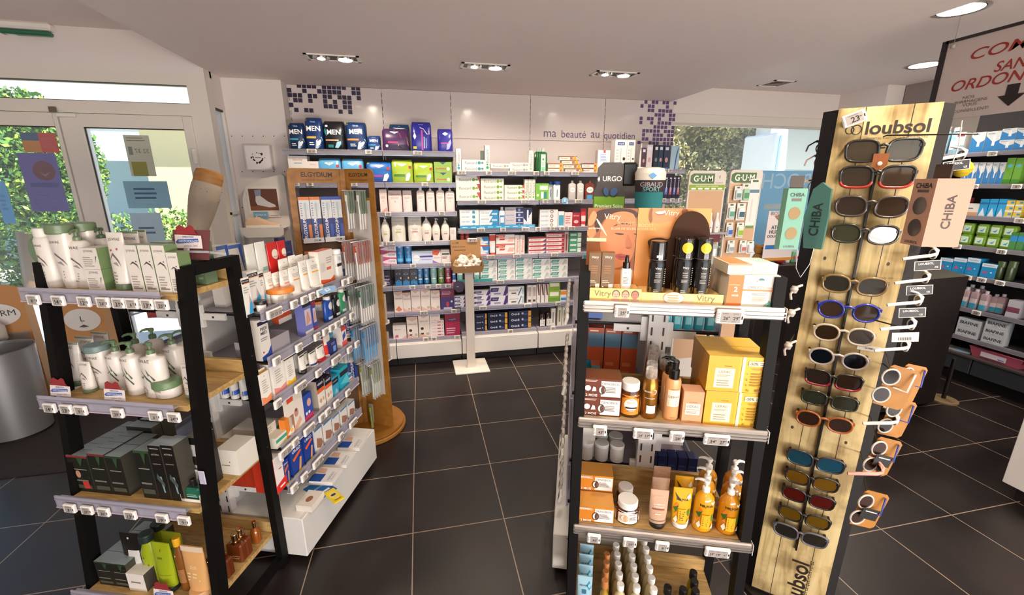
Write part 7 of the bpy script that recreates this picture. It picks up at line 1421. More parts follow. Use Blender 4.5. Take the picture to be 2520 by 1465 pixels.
def sneaker(z_,c,sole,label):
 e2=empty('sneaker',Matrix.Translation((-1.27,3.90,z_)),label,'shoe','sneakers on the shoe display')
 out=[(-.125,.018),(-.125,.06),(-.105,.082),(-.08,.075),(-.055,.085),(-.03,.088),(.0,.07),(.05,.048),(.10,.038),(.128,.022),(.13,.015)]
 mb=MB();n=14;secs=[]
 for i in range(n+1):
  x=-.125+.255*i/n
  zt=[z0_+(z1_-z0_)*(x-x0_)/(x1_-x0_)for(x0_,z0_),(x1_,z1_)in zip(out[1:],out[2:])if x0_<=x<=x1_+1e-6 and x1_>x0_]or[.03]
  hw=.036*(1-abs((i/n-.45)*1.1)**3);secs.append((x,zt[0],max(.012,hw)))
 v=[];
 for x,zt,hw in secs:
  for a in range(9):
   t=PI*a/8;v.append((x,-hw*math.cos(t),.018+(zt-.018)*math.sin(t)**.6))
 mb.add(v,[(i*9+a,i*9+a+1,(i+1)*9+a+1,(i+1)*9+a)for i in range(n)for a in range(8)],mat(c,.8),True)
 mb.add([v[a]for a in range(9)],[tuple(range(9))],mat(c,.8));mb.add([v[n*9+a]for a in range(9)],[tuple(range(9))],mat(c,.8))
 child(mb,'upper',e2)
 mb=MB();ol=[(x,-hw-.003)for x,zt,hw in secs]+[(x,hw+.003)for x,zt,hw in secs[::-1]];m_=len(ol)
 mb.add([(x,y,0)for x,y in ol]+[(x,y,.022)for x,y in ol],[tuple(range(m_))[::-1],tuple(range(m_,2*m_))]+[(i,(i+1)%m_,m_+(i+1)%m_,m_+i)for i in range(m_)],mat(sole,.6));child(mb,'sole',e2)
 mb=MB();
 for k in range(4):x=-.045+.02*k;mb.tube([(x,-.018,.084-.009*k),(x+.004,0,.094-.011*k),(x,.018,.084-.009*k)],.0022,mat('efe8dc'),6)
 child(mb,'laces',e2)
sneaker(1.291,'d8b898','ece4da','beige sneaker with a white sole on the upper tray');sneaker(1.051,'d0ccc8','e4e0dc','white sneaker on the lower tray')
#  by the doors: mat, bin, kraft displays, door posters
def _mat(t,n,L,b):
 g=n.new('ShaderNodeNewGeometry');w=n.new('ShaderNodeTexWave');w.bands_direction='Y';w.inputs['Scale'].default_value=26;w.inputs['Distortion'].default_value=.6;L.new(g.outputs['Position'],w.inputs['Vector'])
 r=_ramp(n,[(.3,'1a1514'),(.8,'3c322e')]);L.new(w.outputs[0],r.inputs[0]);L.new(r.outputs[0],b.inputs['Base Color']);b.inputs['Roughness'].default_value=.95
mb=MB();mb.box(-4.0,-1.62,2.655,3.72,0.0,.006,nodes_mat('ribbed_mat',_mat));o=mb.build('entrance_mat');tag(o,'dark ribbed entrance mat in front of the doors','door mat')
STL=mat('a8a6a4',.42,.7)
mb=MB();mb.lathe([(.16,.006),(.163,.012),(.185,.60),(.187,.605),(.182,.605),(.18,.59),(.155,.05),(.001,.05)],STL,0,0,48);o=mb.build('waste_bin',M=Matrix.Translation((-2.745,3.21,0)));tag(o,'brushed steel cylindrical bin at the left edge','bin')
mb=MB();mb.lathe([(.165,.006),(.166,.02)],mat('1a1816'),0,0,40);child(mb,'base_ring',o)
ORK=mat('c8905a',.7)
for(x,y,w,h,rot,lb,txt)in((-2.96,3.52,.36,.98,14,'kraft floor display with a white oval sign at the left edge','LiNiDERM'),(-2.46,3.56,.26,.88,4,'kraft and white floor display behind the left post','PADS BIO')):
 e=empty('floor_display',Matrix.Translation((x,y,.0065))@Matrix.Rotation(math.radians(rot),4,'Z'),lb,'floor display','kraft floor displays by the door')
 mb=MB();mb.box(-w/2,w/2,0,.10,0,h*.86,ORK);mb.prism([(-w/2,h*.86),(-w/2,h*.9),(0,h),(w/2,h*.95),(w/2,h*.86)],0,.01,ORK);child(mb,'carton',e)
 mb=MB();mb.add([(w*.42*math.cos(2*PI*k/28),-.004,h*.76+.085*math.sin(2*PI*k/28))for k in range(28)],[tuple(range(28))],mat('ece6de'));mb.text(txt if txt[0]=='L' else 'L',0,h*.77,w*(.7 if txt[0]=='L' else.1),mat('4a4444'),y=-.005,bold=0);mb.prism([(-.03,h*.70),(0,h*.72),(.03,h*.70),(0,h*.695)],-.0052,-.004,mat('6a5a50'));child(mb,'oval_sign',e)
 mb=MB()
 if txt[0]=='L':
  mb.box(-w*.45,w*.45,-.003,0,.22,h*.62,clear('c8b8a8',.6,.15,'clear_bag'))
  mb.text('GO BAL',0,.15,w*.5,mat('6a4828'),y=-.001)
 else:
  mb.box(-w*.5,w*.5,-.003,0,.25,h*.52,mat('dde2e8'));mb.box(-w*.42,w*.4,-.0036,-.003,h*.46,h*.5,mat('3a5a9c'));mb.text('LE SAVIEZ-VOUS :',0,h*.48,w*.7,mat('e8ecf4'),y=-.0042);mb.text('PADS BIO',.02,h*.6,w*.5,mat('8a6a8c'),y=-.003)
  for k in range(6):mb.box(-w*.4,w*(.36-.05*(k%3)),-.0036,-.003,h*(.43-.025*k),h*(.438-.025*k),mat('8a9ac0'))
 child(mb,'front_print',e)
rb=random.Random(12);mb=MB()
for k in range(6):
 mb=MB();mb.loft([(-.075,.03,.012,2.2),(-.05,.055,.03,2.2),(.04,.055,.032,2.2),(.07,.03,.01,2.2)],clear('dccfc0',.7,.15,'clear_bag'),seg=12);mb.loft([(-.05,.03,.015,2),(.0,.045,.026,2),(.045,.02,.012,2)],mat('c4a88c',.9),seg=10)
 tag(mb.build('pad_bag',M=Matrix.Translation((-3.03+.125*(k%2),3.42+.03*(k%2),.36+.16*(k//2)-.03))@Matrix.Rotation(math.radians(14),4,'Z')),'clear bag of cotton pads on the kraft floor display','bag','clear bags on the kraft display')
def poster(u0,v0,u1,v1,c,deco,label,y=3.778):
 A,B=onY(u0,v0,y),onY(u1,v1,y);w,h=B.x-A.x,A.z-B.z
 mb=MB();m_=mat('t'+c);deco=[tuple('t'+q if isinstance(q,str)and len(q)==6 and q[0]in '0123456789abcdef' and q!='circle' else q for q in d)for d in deco];mb.box(-w/2,w/2,0,.001,0,h,m_);decorate(mb,deco,w,h)
 return tag(mb.build('window_poster',M=Matrix.Translation(((A.x+B.x)/2,y-.0015,B.z))),label,'poster','posters on the door panes')
poster(48,326,148,376,'d88c8c',[('r',-.5,.6,.0,1,'8ab0d0'),('r',-.5,0,.0,.6,'e8cc98'),('l',.06,.2,.46,.8,4,'d8a8a8')],'small blue yellow and red poster on the left door')
poster(40,376,172,520,'a09cc4',[('o',.1,.7,.3,'b89a98',.3),('p',[(-.04,.68),(.1,.64),(.26,.68),(.1,.60)],'d8c0bc'),('r',-.36,.42,.4,.5,'9aa4cc'),('l',-.3,.1,.3,.36,5,'a8acd0')],'violet poster with a smiling mouth on the left door')
poster(-20,446,42,550,'a0c8e4',[('l',-.3,.3,.3,.7,4,'9cc0dc')],'pale blue poster at the far left door edge')
poster(302,332,386,434,'d0ccc0',[('t','32 37',.12,.62,.56,'8a8a84',dict(mirror=True,bold=0)),('l',-.4,.84,.4,.96,2,'b0aca4'),('r',-.4,.0,.2,.36,'b8b46c'),('r',-.4,.52,-.24,.72,'a8a8a0')],'white poster with a mirrored number on the right door')
poster(302,446,424,512,'a8c4d0',[('l',-.3,.3,.3,.8,3,'6f8ca8')],'pale blue notice on the right door')
poster(318,525,410,600,'c8d4dc',[('l',-.3,.3,.3,.6,2,'8a9cb0')],'white notice low on the right door')
poster(345,700,420,780,'c8706c',[('r',-.5,.5,.2,1,'6a9cc8'),('l',-.3,.2,.3,.4,2,'e0c0b8')],'red and blue flyer low on the right door')
#  on top of the right gondola, behind the cards
TZ=1.182
e=empty('first_aid_header',RF.M(.155,.50,TZ),'dark grey first aid display header with white lettering','display header')
def hz(v):return 0
sA,zA=RF.front(1472,400,.50);sB_,_=RF.front(1536,400,.50);wA=sB_-sA;e.matrix_world=RF.M((sA+sB_)/2,.50,TZ);HH=zA-TZ
hv=lambda v_:RF.front(1500,v_,.50)[1]-TZ
mb=MB();x=wA/2;mb.prism([(-x*1.25,0),(-x*1.25,hv(482)),(-x*1.2,hv(472)),(-x,hv(458)),(-x,HH-.02),(-x+.02,HH),(x-.01,HH),(x,HH-.01),(x,hv(462)),(x*1.25,hv(482)),(x*1.25,0)],0,.006,mat('4c4644',.5));mb.text('URGO',.008,hv(440),wA*.74,mat('ece8e4'),y=-.0008,bold=.05);mb.prism([(-x*.98,hv(441)),(-x*.86,hv(434)),(-x*.78,hv(441)),(-x*.86,hv(448))],-.0008,0,mat('ece8e4'));child(mb,'header',e)
mb=MB();mb.box(-x*1.2,x*1.2,-.003,0,.0,hv(484),mat('76a81c'));mb.text('Premiers Soins',0,hv(507),wA*1.1,mat('ecf0e0'),y=-.0036,bold=.03);child(mb,'green_panel',e)
mb=MB();mb.box(x-.004,x+.052,.0,.10,hv(458),HH,mat('16110f',.3),.008);child(mb,'black_case',e)
for k,(cx,rx)in enumerate(((-.014,.010),(.016,.014))):
 mb=MB();q=[(cx+rx*math.cos(t)*1.0+.5*.006*math.sin(t)*(1 if k else-1),-.012,hv(472)+.016*math.sin(t))for t in[2*PI*i/14 for i in range(14)]]
 mb.add(q+[(p_[0],0,p_[2])for p_ in q],[tuple(range(14))]+[(i,14+i,14+(i+1)%14,(i+1)%14)for i in range(14)],mat('34507c',.3));child(mb,'gel_pad',e)
sA,zA=RF.front(1598,412,.42);
gv=lambda v_:RF.front(1598,v_,.42)[1]-TZ
g0,g1,g2=gv(472),gv(444),gv(412)
mb=MB();mb.lathe([(.040,0),(.042,g0*.2),(.046,g0*.6),(.050,g0)],mat('1f6a6e',.85),0,0,28)
for k in range(5):mb.tube([(-.04+.008*i,-math.sqrt(max(0,.047**2-(-.04+.008*i)**2))-.003,g0*(.25+.14*k)+.004*math.sin(i*.9+k))for i in range(11)],.0008,mat('5c9a9c'),4)
o=mb.build('thigh_sleeve',M=RF.M(sA+.006,.42,TZ));tag(o,'teal sports sleeve on a leg form behind the cards','sports sleeve')
mb=MB();mb.lathe([(.0505,g0),(.053,g1-.002),(.053,g1)],mat('2a1a1e',.8),0,0,28)
def cyl(x,z_,o_):return(x,-math.sqrt(max(0,.0535**2-x*x))-o_,z_)
mb.text('GIBAUD',0,g1-(g1-g0)*.36,.078,mat('8a8284'),y=-.0005,surf=cyl,bold=.03);mb.text('SPORT',.0,g1-(g1-g0)*.78,.06,mat('5f8f90'),y=-.0005,surf=cyl,bold=.03);child(mb,'waistband',o)
mb=MB();mb.lathe([(.054,g1+.0005),(.0545,g1+(g2-g1)*.55),(.047,g2-.004),(.03,g2)],mat('c8c0b4',.4),0,0,28);mb.prism([(-.014,g1+.016),(0,g1+.026),(.014,g1+.016),(0,g1+.004)],-.0575,-.054,mat('4a84b4'));child(mb,'form_top',o)
#  dental display boards behind the right gondola
YB=2.35
def gum(u0,v0,u1,label,big):
 A,B=onY(u0,v0,YB),onY(u1,v0-4,YB);w=B.x-A.x;H0=A.z
 e=empty('dental_display',Matrix.Translation(((A.x+B.x)/2,YB,0)),label,'display stand','dental display boards')
 mb=MB();r=.02;hh=H0;ol=[(-w/2,0),(-w/2,hh-r),(-w/2+r*.3,hh-r*.3),(-w/2+r,hh),(w/2-r,hh),(w/2-r*.3,hh-r*.3),(w/2,hh-r),(w/2,0)]
 mb.prism(ol,0,.012,mat('cfc6bc',.5));child(mb,'board',e)
 mb=MB();y=-.002;x0=-w*.46;x1=w*.18 if big else w*.3;z0=hh-.075;z1=hh-.016
 mb.prism([(x0+.02,z0),(x0,z0+.012),(x0,z1-.012),(x0+.02,z1),(x1,z1),(x1,z0)],y,0,mat('4c6a3c'));mb.text('G·U·M',(x0+x1)/2+.004,(z0+z1)/2,(x1-x0)*.8,mat('ecebe0'),y=y-.0006,bold=.05)
 if big:mb.text('1',w*.32,hh-.035,.012,mat('3a3a34'),y=y,bold=.04);mb.box(w*.24,w*.42,y,0,hh-.072,hh-.068,mat('8a867c'))
 mb.box(-w*.48,w*.48,y,0,z0-.038,z0-.006,mat('86a02c')if big else mat('cfa888'))
 if big:
  for k in range(5):mb.box(-w*.42+k*w*.18,-w*.30+k*w*.18,y-.001,y,z0-.034,z0-.024,mat('e8e8dc'))
  mb.text('interdentaires quotidiennes',0,z0-.015,w*.6,mat('dfe8c0'),y=y-.001,bold=0)
 mb.box(-w*.46,w*.46,y+.001,0,hh*.3,z0-.042,mat('c09a78',.6));child(mb,'header_print',e)
 return e,w,hh
e1,w1,h1=gum(1698,420,1790,'white dental display board with a large green logo',True);e2,w2,h2=gum(1800,418,1880,'white dental display board with a smaller green logo',False)
def blister(c1,c2_,w,h):
 key=('bl',c1,c2_,w,h)
 if key not in TPL:
  mb=MB();mb.box(-w/2,w/2,0,.002,-h,0,mat('d8d4cc',.4));kb=MB();kb.box(-w*.38,w*.38,-.014,0,-h*.9,-h*.28,mat(c1,.3,coat=.3),.004);kb.box(-w*.3,w*.3,-.0146,-.014,-h*.8,-h*.5,mat(c2_));mb.box(-w*.2,w*.2,-.001,0,-h*.16,-h*.06,mat('4c6a3c'))
  TPL[key]=('blister_pack',mb.mesh('blister_pack'),[('bubble',kb.mesh('bubble'),[])])
 return TPL[key]
for u,v,c1,c2_,w,h,l in((1818,458,'cfdcd8','6f8c88',.05,.085,'grey green'),(1838,452,'9cc0a0','4c8a60',.055,.11,'green'),(1802,500,'c8d8d0','5a9a80',.055,.10,'mint'),(1826,500,'d8dcd8','2f5a6c',.06,.105,'teal badge'),(1797,548,'b8c8dc','2c5cb0',.045,.09,'blue'),(1823,548,'c8d4b0','8ab020',.05,.095,'lime'),(1800,592,'d8d4d0','8a98a0',.05,.08,'pale grey'),(1830,592,'d8d0cc','b0605c',.05,.08,'pink grey'),(1848,594,'d4d4d4','c8ccd0',.05,.08,'white')):
 q=onY(u,v,YB-.02);spawn(blister(c1,c2_,w,h),Matrix.Translation(q),l+' blister pack on the smaller dental board','blister pack','blister packs on the dental board')
q=onY(1860,440,YB-.004);mb=MB();mb.box(-.035,.035,-.003,0,-.30,0,mat('dcd6ce'));mb.box(-.02,.02,-.0036,-.003,-.02,-.008,mat('4c6a3c'));mb.box(-.035,.035,-.0036,-.003,-.085,-.065,mat('5a7a90'));mb.box(-.03,.03,-.0036,-.003,-.30,-.285,mat('5a8a50'));mb.box(-.01,.0,-.0036,-.003,-.26,-.12,mat('c8c4bc'));child_card=tag(mb.build('info_card',M=Matrix.Translation(q)),'tall white info card on the right of the dental board','info card')
for k,u in enumerate((1735,1752,1768)):
 q=onY(u,540,YB-.06);spawn(T_body(.035,.10,.03,[(0,.9,.9,3),(.6,1,1,3),(.8,.6,.6,2),(1,.5,.5,2)],'d8d0cc',[('p',[(-.2,.3),(.3,.7),(.4,.6),(-.1,.25)],'3a2a6c')],name='bottle',kids=[('cap',cap_mb(.008,.10,.118,.015,'ece6e2'))]),Matrix.Translation(Vector((q.x,q.y,1.355))),'white bottle with a purple mark on the dental board ledge','bottle','white bottles on the dental board')
mb=MB();mb.box(-w1*.2,w1*.5,-.07,0,1.345,1.354,clear('d8d4d8',.4,.1));mb.box(-w1*.1,w1*.5,-.012,-.004,1.29,1.34,mat('6a1c2c'));child(mb,'ledge',e1)
for k,(u,c,l)in enumerate(((1672,'6a90b8','blue'),(1685,'3a4c6c','dark blue'),(1700,'d0c4b8','cream'),(1716,'b8a888','beige'),(1730,'3f7a3c','green'))):
 q=onY(u,470,YB-.03);spawn(T_box(.028,.15,.02,c,[('r',-.1,.1,.1,.8,'d8d4cc')]),Matrix.Translation(Vector((q.x,YB-.03,1.33))),l+' brush pack hanging left of the dental boards','blister pack','brush packs by the dental boards')
mb=MB();q=onY(1660,540,YB);mb.box(q.x-.03,q.x+.22,YB-.035,YB,1.32,1.329,clear('d8d4d8',.4,.1));tag(mb.build('clear_ledge'),'clear ledge holding the brush packs beside the dental boards','ledge')
for k in range(2):
 q=onY(1748+14*k,590,YB-.03);spawn(T_box(.03,.15,.02,'5a8a60' if k==0 else '9aa8a0',[('r',-.3,.5,.3,.8,'dfe4e0'),('r',-.06,.05,.06,.5,'e8e8e8')]),Matrix.Translation(Vector((q.x,YB-.03,1.13))),('green' if k==0 else 'grey green')+' brush pack low on the larger dental board','blister pack')
 # blue poster on the window, read from behind; small poster; plush toys on a low dark counter
A,B=onY(1872,420,4.2),onY(2032,640,4.2);w,h=B.x-A.x,A.z-.9
mb=MB();mb.box(0,w,0,.001,0,h,mat('t9cc8e0',.5));mb.text('LA ROCHE',w*.42,h-.11,w*1.0,mat('td8ecf4'),y=-.001,bold=0,mirror=True);mb.box(w*.1,w*.45,-.001,0,h-.42,h-.36,mat('tdceef4'));mb.box(w*.5,w*.54,-.001,0,h-.46,h-.3,mat('tc8e0ec'))
mb.prism([(w*.3,h-.8),(w*.6,h-.5),(w*.95,h-.35),(w*.95,h-.8)],-.001,0,mat('tc4e0f0'));tag(mb.build('window_poster',M=Matrix.Translation((A.x,4.2,.9))),'large pale blue window poster with mirrored lettering','poster')
A,B=onY(1893,520,3.3),onY(1945,640,3.3);w=B.x-A.x;h=A.z-B.z
mb=MB();mb.box(0,w,0,.004,0,h,mat('d8ccc8',.5));mb.prism([(w*.2,h*.9),(w*.6,h*.98),(w,h*.96),(w,h*.55),(w*.4,h*.6),(w*.5,h*.72)],-.001,0,mat('9a7058'));mb.text('BIODERMA',w*.42,h-.02,w*.7,mat('6a5a58'),y=-.002,bold=0)
for k,t in enumerate(('ATO','HUILE','DOUCHE')):mb.text(t,w*.3,h*(.68-.09*k),w*(.3+.08*k),mat('3a3438'),y=-.002,bold=.02)
mb.box(w*.05,w*.9,-.002,0,h*.24,h*.32,mat('2f6aa8'));mb.box(0,w,-.0025,0,0,h*.06,mat('c8883c'));tag(mb.build('small_poster',M=Matrix.Translation((A.x,3.3,B.z))),'beige shower oil poster left of the teal eyewear box','poster')
for(u0,v0,u1,v1,yy,zt_,lb)in((1880,640,2035,1100,3.25,None,'dark counter behind the sunglasses stand'),):
 A,B=onY(u0,v0,yy),onY(u1,v0,yy);mb=MB();mb.box(A.x,B.x+.1,yy,yy+.45,0,A.z-.06,mat('241c1a',.4),.004);tag(mb.build('counter'),lb,'counter');CT=A.z-.06;CX=A.x
def plush(x,y,z_,c,c2_,label,s=1.0):
 e3=empty('plush_toy',Matrix.Translation((x,y,z_))@Matrix.Scale(s,4),label,'plush toy')
 mb=MB();mb.lathe([(.02,0),(.05,.015),(.058,.05),(.045,.085),(.03,.095)],mat(c,.95),0,0,18);mb.lathe([(.02,.085),(.045,.10),(.052,.13),(.04,.16),(.01,.172)],mat(c,.95),0,0,18);child(mb,'body',e3)
 for sx in(-1,1):mb=MB();mb.lathe([(.004,.15),(.018,.158),(.018,.175),(.004,.183)],mat(c,.95),sx*.038,0,12);child(mb,'ear',e3)
 mb=MB();mb.lathe([(.008,.110),(.022,.118),(.022,.132),(.008,.14)],mat(c2_,.95),0,-.038,12);child(mb,'muzzle',e3)
 for sx in(-1,1):mb=MB();mb.lathe([(.002,.146),(.004,.15),(.002,.154)],mat('120e0c',.2),sx*.018,-.046,8);child(mb,'eye',e3)
plush(CX+.08,3.4,CT,'b8803c','d8a868','tan plush toy on the dark counter',1.0);plush(CX+.20,3.42,CT,'6a3c20','a87850','brown plush toy next to the red one',1.0);plush(CX+.29,3.38,CT,'c02c24','d86a50','red plush toy beside the sunglasses stand',.9)
for k,(c,l)in enumerate((('e8e0dc','white'),('5a9a60','green'),('c8c8d0','silver'))):spawn(T_body(.04,.12,.04,CAN,c,[('r',-.4,.3,.4,.5,'c83c3c')],name='bottle'),Matrix.Translation((CX+.38+.055*k,3.36,CT+.0005)),l+' bottle on the dark counter right of the plush toys','bottle')
#  sunglasses tower
A_,B_=onZ(2065,268,1.86),onZ(2325,250,1.86)
TF=Frame(A_.x,A_.y,math.degrees(math.atan2(B_.y-A_.y,B_.x-A_.x)));TW=(B_-A_).length
def _plank(t,n,L,b):
 tc=n.new('ShaderNodeTexCoord');mp=n.new('ShaderNodeMapping');mp.inputs['Scale'].default_value=(14,14,1.1)
 no=n.new('ShaderNodeTexNoise');no.inputs['Scale'].default_value=3;no.inputs['Detail'].default_value=7;no.inputs['Distortion'].default_value=.8
 n2=n.new('ShaderNodeTexNoise');n2.inputs['Scale'].default_value=7;n2.inputs['Detail'].default_value=6
 r=_ramp(n,[(.3,'a08650'),(.5,'cfb57c'),(.75,'dcc690')]);r2=_ramp(n,[(.38,'7a6238'),(.52,'ffffff')])
 L.new(tc.outputs['Object'],mp.inputs[0]);L.new(mp.outputs[0],no.inputs[0]);L.new(tc.outputs['Object'],n2.inputs[0]);L.new(no.outputs[0],r.inputs[0]);L.new(n2.outputs[0],r2.inputs[0])
 mx=n.new('ShaderNodeMix');mx.data_type='RGBA';mx.blend_type='MULTIPLY';mx.inputs['Factor'].default_value=.55;L.new(r.outputs[0],mx.inputs['A']);L.new(r2.outputs[0],mx.inputs['B']);L.new(mx.outputs['Result'],b.inputs['Base Color']);b.inputs['Roughness'].default_value=.6
PLK=nodes_mat('printed_planks',_plank)
tw=empty('sunglasses_tower',TF.M(TW/2,0,0),'tall sunglasses tower printed with pale planks and black edges','display stand')
def loc(mb):mb.T=Matrix.Translation((-TW/2,0,0));return mb
mb=loc(MB());mb.box(0,TW,0,.004,.03,1.86,PLK);child(mb,'front_board',tw)
mb=loc(MB());DKT=mat('33281c')
for x in(TW*.28,TW*.74):mb.box(x-.0008,x+.0008,-.0006,0,.03,1.86,DKT)
child(mb,'plank_gap',tw)
mb=loc(MB());v=lambda z:[(0,0,z),(TW,0,z),(TW+.035,.035,z),(TW+.02,.07,z),(TW*.62,.30,z),(TW*.38,.30,z),(-.02,.07,z),(-.035,.035,z)]
mb.T=mb.T@Matrix.Translation((0,.0045,0));mb.add(v(.02)+v(1.858),[tuple(range(8))[::-1],tuple(range(8,16))]+[(i,(i+1)%8,8+(i+1)%8,8+i)for i in range(8)],mat('0f0a08',.6));child(mb,'column',tw)
mb=loc(MB());mb.T=mb.T@Matrix.Translation((TW/2,.13,0));mb.lathe([(.2,0),(.2,.02)],mat('1a1310'),0,0,40);child(mb,'foot',tw)
mb=loc(MB());mb.box(TW/2-.003,TW/2+.003,-.012,0,.28,1.70,mat('17110e',.35));child(mb,'centre_rail',tw)
def fr(u,v):return TF.front(u,v,-.001)
DKX=mat('2e2216')
mb=loc(MB());s0,z0=fr(1880+920/3.66,240+275/3.66);s1,z1=fr(1880+1500/3.66,240+265/3.66)
mb.text('loubsol',(s0+s1)/2,(z0+z1)/2+.002,s1-s0,DKX,bold=.045,shear=0);s2,z2=fr(1880+905/3.66,240+355/3.66);s3,_=fr(1880+1485/3.66,240+335/3.66);mb.text("L'ESSENTIEL C'EST CE QUE VOUS VOYEZ",(s2+s3)/2,(z0+z1)/2-.028,s3-s2,mat('5a4628'),bold=0)
for cx,r in((-.022,.012),(-.038,.010)):mb.tube([(s0+cx+r*math.cos(a),-.001,z0-.004+r*1.1*math.sin(a))for a in[2*PI*k/20 for k in range(20)]],.0012,DKX,5,closed=True)
child(mb,'lettering',tw)
mb=loc(MB());sb,zb=fr(1968,1415);mb.text('loubsol',sb-.004,zb+.0-.05,.22,DKX,bold=.045,rot=90);mb.text("L'ESSENTIEL C'EST CE QUE VOUS VOYEZ",sb+.03,zb-.05,.26,DKX,bold=.01,rot=90);child(mb,'lettering',tw)
mb=loc(MB());sb,zb=fr(2180,685);mb.text('CARTEL 29.90',sb,zb,.035,mat('4a3c28'),bold=0,rot=4);mb.box(sb-.012,sb+.012,-.0008,0,zb-.012,zb-.011,mat('4a3c28'));child(mb,'handwriting',tw)
mb=loc(MB())
for u,v_ in((2030,636),(2186,650),(1950,1052),(2082,1090),(2133,880),(2107,985)):
 s_,z_=fr(u,v_);mb.add([(s_+.004*math.cos(2*PI*k/12),-.0008,z_+.006*math.sin(2*PI*k/12))for k in range(12)],[tuple(range(12))],mat('3a2c16'))
child(mb,'holes',tw)
s_,z_=fr(2138,858);mb=loc(MB());mb.box(s_-.03,s_+.03,-.001,0,z_-.008,z_+.008,mat('e0d8c8'));mb.text('23.90€',s_,z_,.02,DKX,y=-.0014);child(mb,'sticker',tw)
s_,z_=fr(2094,293);spawn(T_tag(.058,.036,('23',)),TF.M(s_,-.006,z_+.016)@Matrix.Rotation(math.radians(-22),4,'Y'),'white price tag reading 23 at the top of the tower','price tag')
def glasses(shape,fc,lens,low=None,w=.142,mirror=False):
 key=('gl',shape,fc,lens,low,mirror,round(w,3))
 if key in TPL:return TPL[key]
 n=28;hw=w/2;out={'square':(3.4,.41,.255),'round':(2.1,.37,.255),'soft':(2.6,.40,.25),'sport':(3.0,.43,.255),'oval':(2.3,.38,.25),'narrow':(3.2,.42,.24)}[shape]
 p,ax,az=out;ax*=hw*1.04;az*=w*.66;cx=hw*.53
 def ring(cx_,k):
  r=[]
  for i in range(n):
   t=2*PI*i/n;c,s=math.cos(t),math.sin(t);x=cx_+ax*k*math.copysign(abs(c)**(2/p),c);z=az*k*math.copysign(abs(s)**(2/p),s)
   if shape in('soft','square','sport'):x+=(-.05 if cx_>0 else.05)*-z*1.6
   r.append((x,.10*abs(x)**1.4*w*7,z))
  return r
 mf=mat(fc,.25,coat=.4);ft=w*.022
 mb=MB()
 for sg in(-1,1):
  r_=ring(sg*cx,1);mb.tube(r_,ft,mf,6,closed=True,r2=ft*1.0)
  if low:
   lowp=[q for q in r_ if q[2]<-az*.25];lowp.sort(key=lambda q:q[0]);mb.tube([(q[0],q[1]-.001,q[2]-.0006)for q in lowp],ft*1.12,mat(low,.25,coat=.4),6)
 mb.tube([(-cx+ax*.93,.001,az*.42),(0,-.002,az*.58),(cx-ax*.93,.001,az*.42)],ft*1.1,mf,6)
 me=mb.mesh('sunglasses')
 kids=[]
 for sg in(-1,1):
  lb=MB();r_=ring(sg*cx,.96);m_=mat(lens,.12,.85 if mirror else 0.,coat=.6 if mirror else.35);lb.add([(q[0],q[1]+.0005,q[2])for q in r_],[tuple(range(n))],m_);
  kids.append(('lens',lb.mesh('lens'),[]))
 for sg in(-1,1):
  tb=MB();xh=sg*(cx+ax*.98);yh=.10*abs(xh)**1.4*w*7;tb.box(xh-ft*1.6,xh+ft*1.6,yh-.002,yh+.008,az*.25,az*.62,mf,.0012);tb.tube([(xh,yh+.004,az*.45),(xh*1.0,yh+.016,az*.40)],ft*.9,mf,6,r2=ft*1.2)
  kids.append(('temple',tb.mesh('temple'),[]))
 nb=MB()
 for sg in(-1,1):nb.lathe([(.0012,-az*.18),(.0026,-az*.05),(.0012,az*.08)],mat('c8b8a0',.3),sg*(cx-ax*1.04),.006,8)
 kids.append(('nose_pads',nb.mesh('nose_pads'),[]))
 TPL[key]=('sunglasses',me,kids)
 return TPL[key]
D4,D5,D6=(1880,240,3.66),(1900,600,3.664),(1840,940,2.791)
GL_=[(D4,720,1430,478,'square','2a2620','4a4032',None,0,'black square sunglasses, topmost pair on the tower'),(D4,665,1355,716,'square','2c2824','42382c','b03424',0,'black square sunglasses with a red lower rim, second pair'),(D4,625,1300,985,'soft','4a4038','3c3026',None,0,'grey brown rounded sunglasses, third pair'),(D4,580,1225,1232,'soft','2e2c22','3a3a28',None,0,'thin dark sunglasses with green lenses, fourth pair'),(D5,425,1050,375,'soft','7a6038','2e2c24',None,0,'tortoise sunglasses with a gold brow bar'),(D5,380,1002,610,'round','1c2c94','3a2a20',None,0,'bright blue round sunglasses'),(D5,352,940,822,'oval','b8a890','2e2012',None,0,'clear framed sunglasses with brown lenses'),(D5,300,885,1040,'round','a89c94','1c2838',None,1,'clear framed round sunglasses with dark blue lenses'),(D5,265,828,1228,'square','1c1614','2a1f18','8c1c2c',0,'black sunglasses with a crimson lower rim'),(D6,350,768,130,'narrow','2c2e1c','2a2c20',None,0,'olive black sunglasses above the orange pair'),(D6,308,728,275,'oval','9c5420','2c1a10',None,0,'orange tortoise sunglasses above the sports pairs'),(D6,250,662,548,'sport','2c2c30','2f7a98',None,1,'sports sunglasses with blue mirror lenses'),(D6,232,630,680,'sport','221c18','b8841c',None,1,'sports sunglasses with yellow mirror lenses, upper pair'),(D6,212,605,800,'sport','1c1816','8c2414',None,1,'sports sunglasses with red mirror lenses'),(D6,192,575,935,'sport','201c18','b08418',None,1,'sports sunglasses with yellow mirror lenses, lower pair'),(D6,162,548,1055,'sport','5c5a60','4a463c',None,1,'grey sports sunglasses, lowest pair on the tower')]
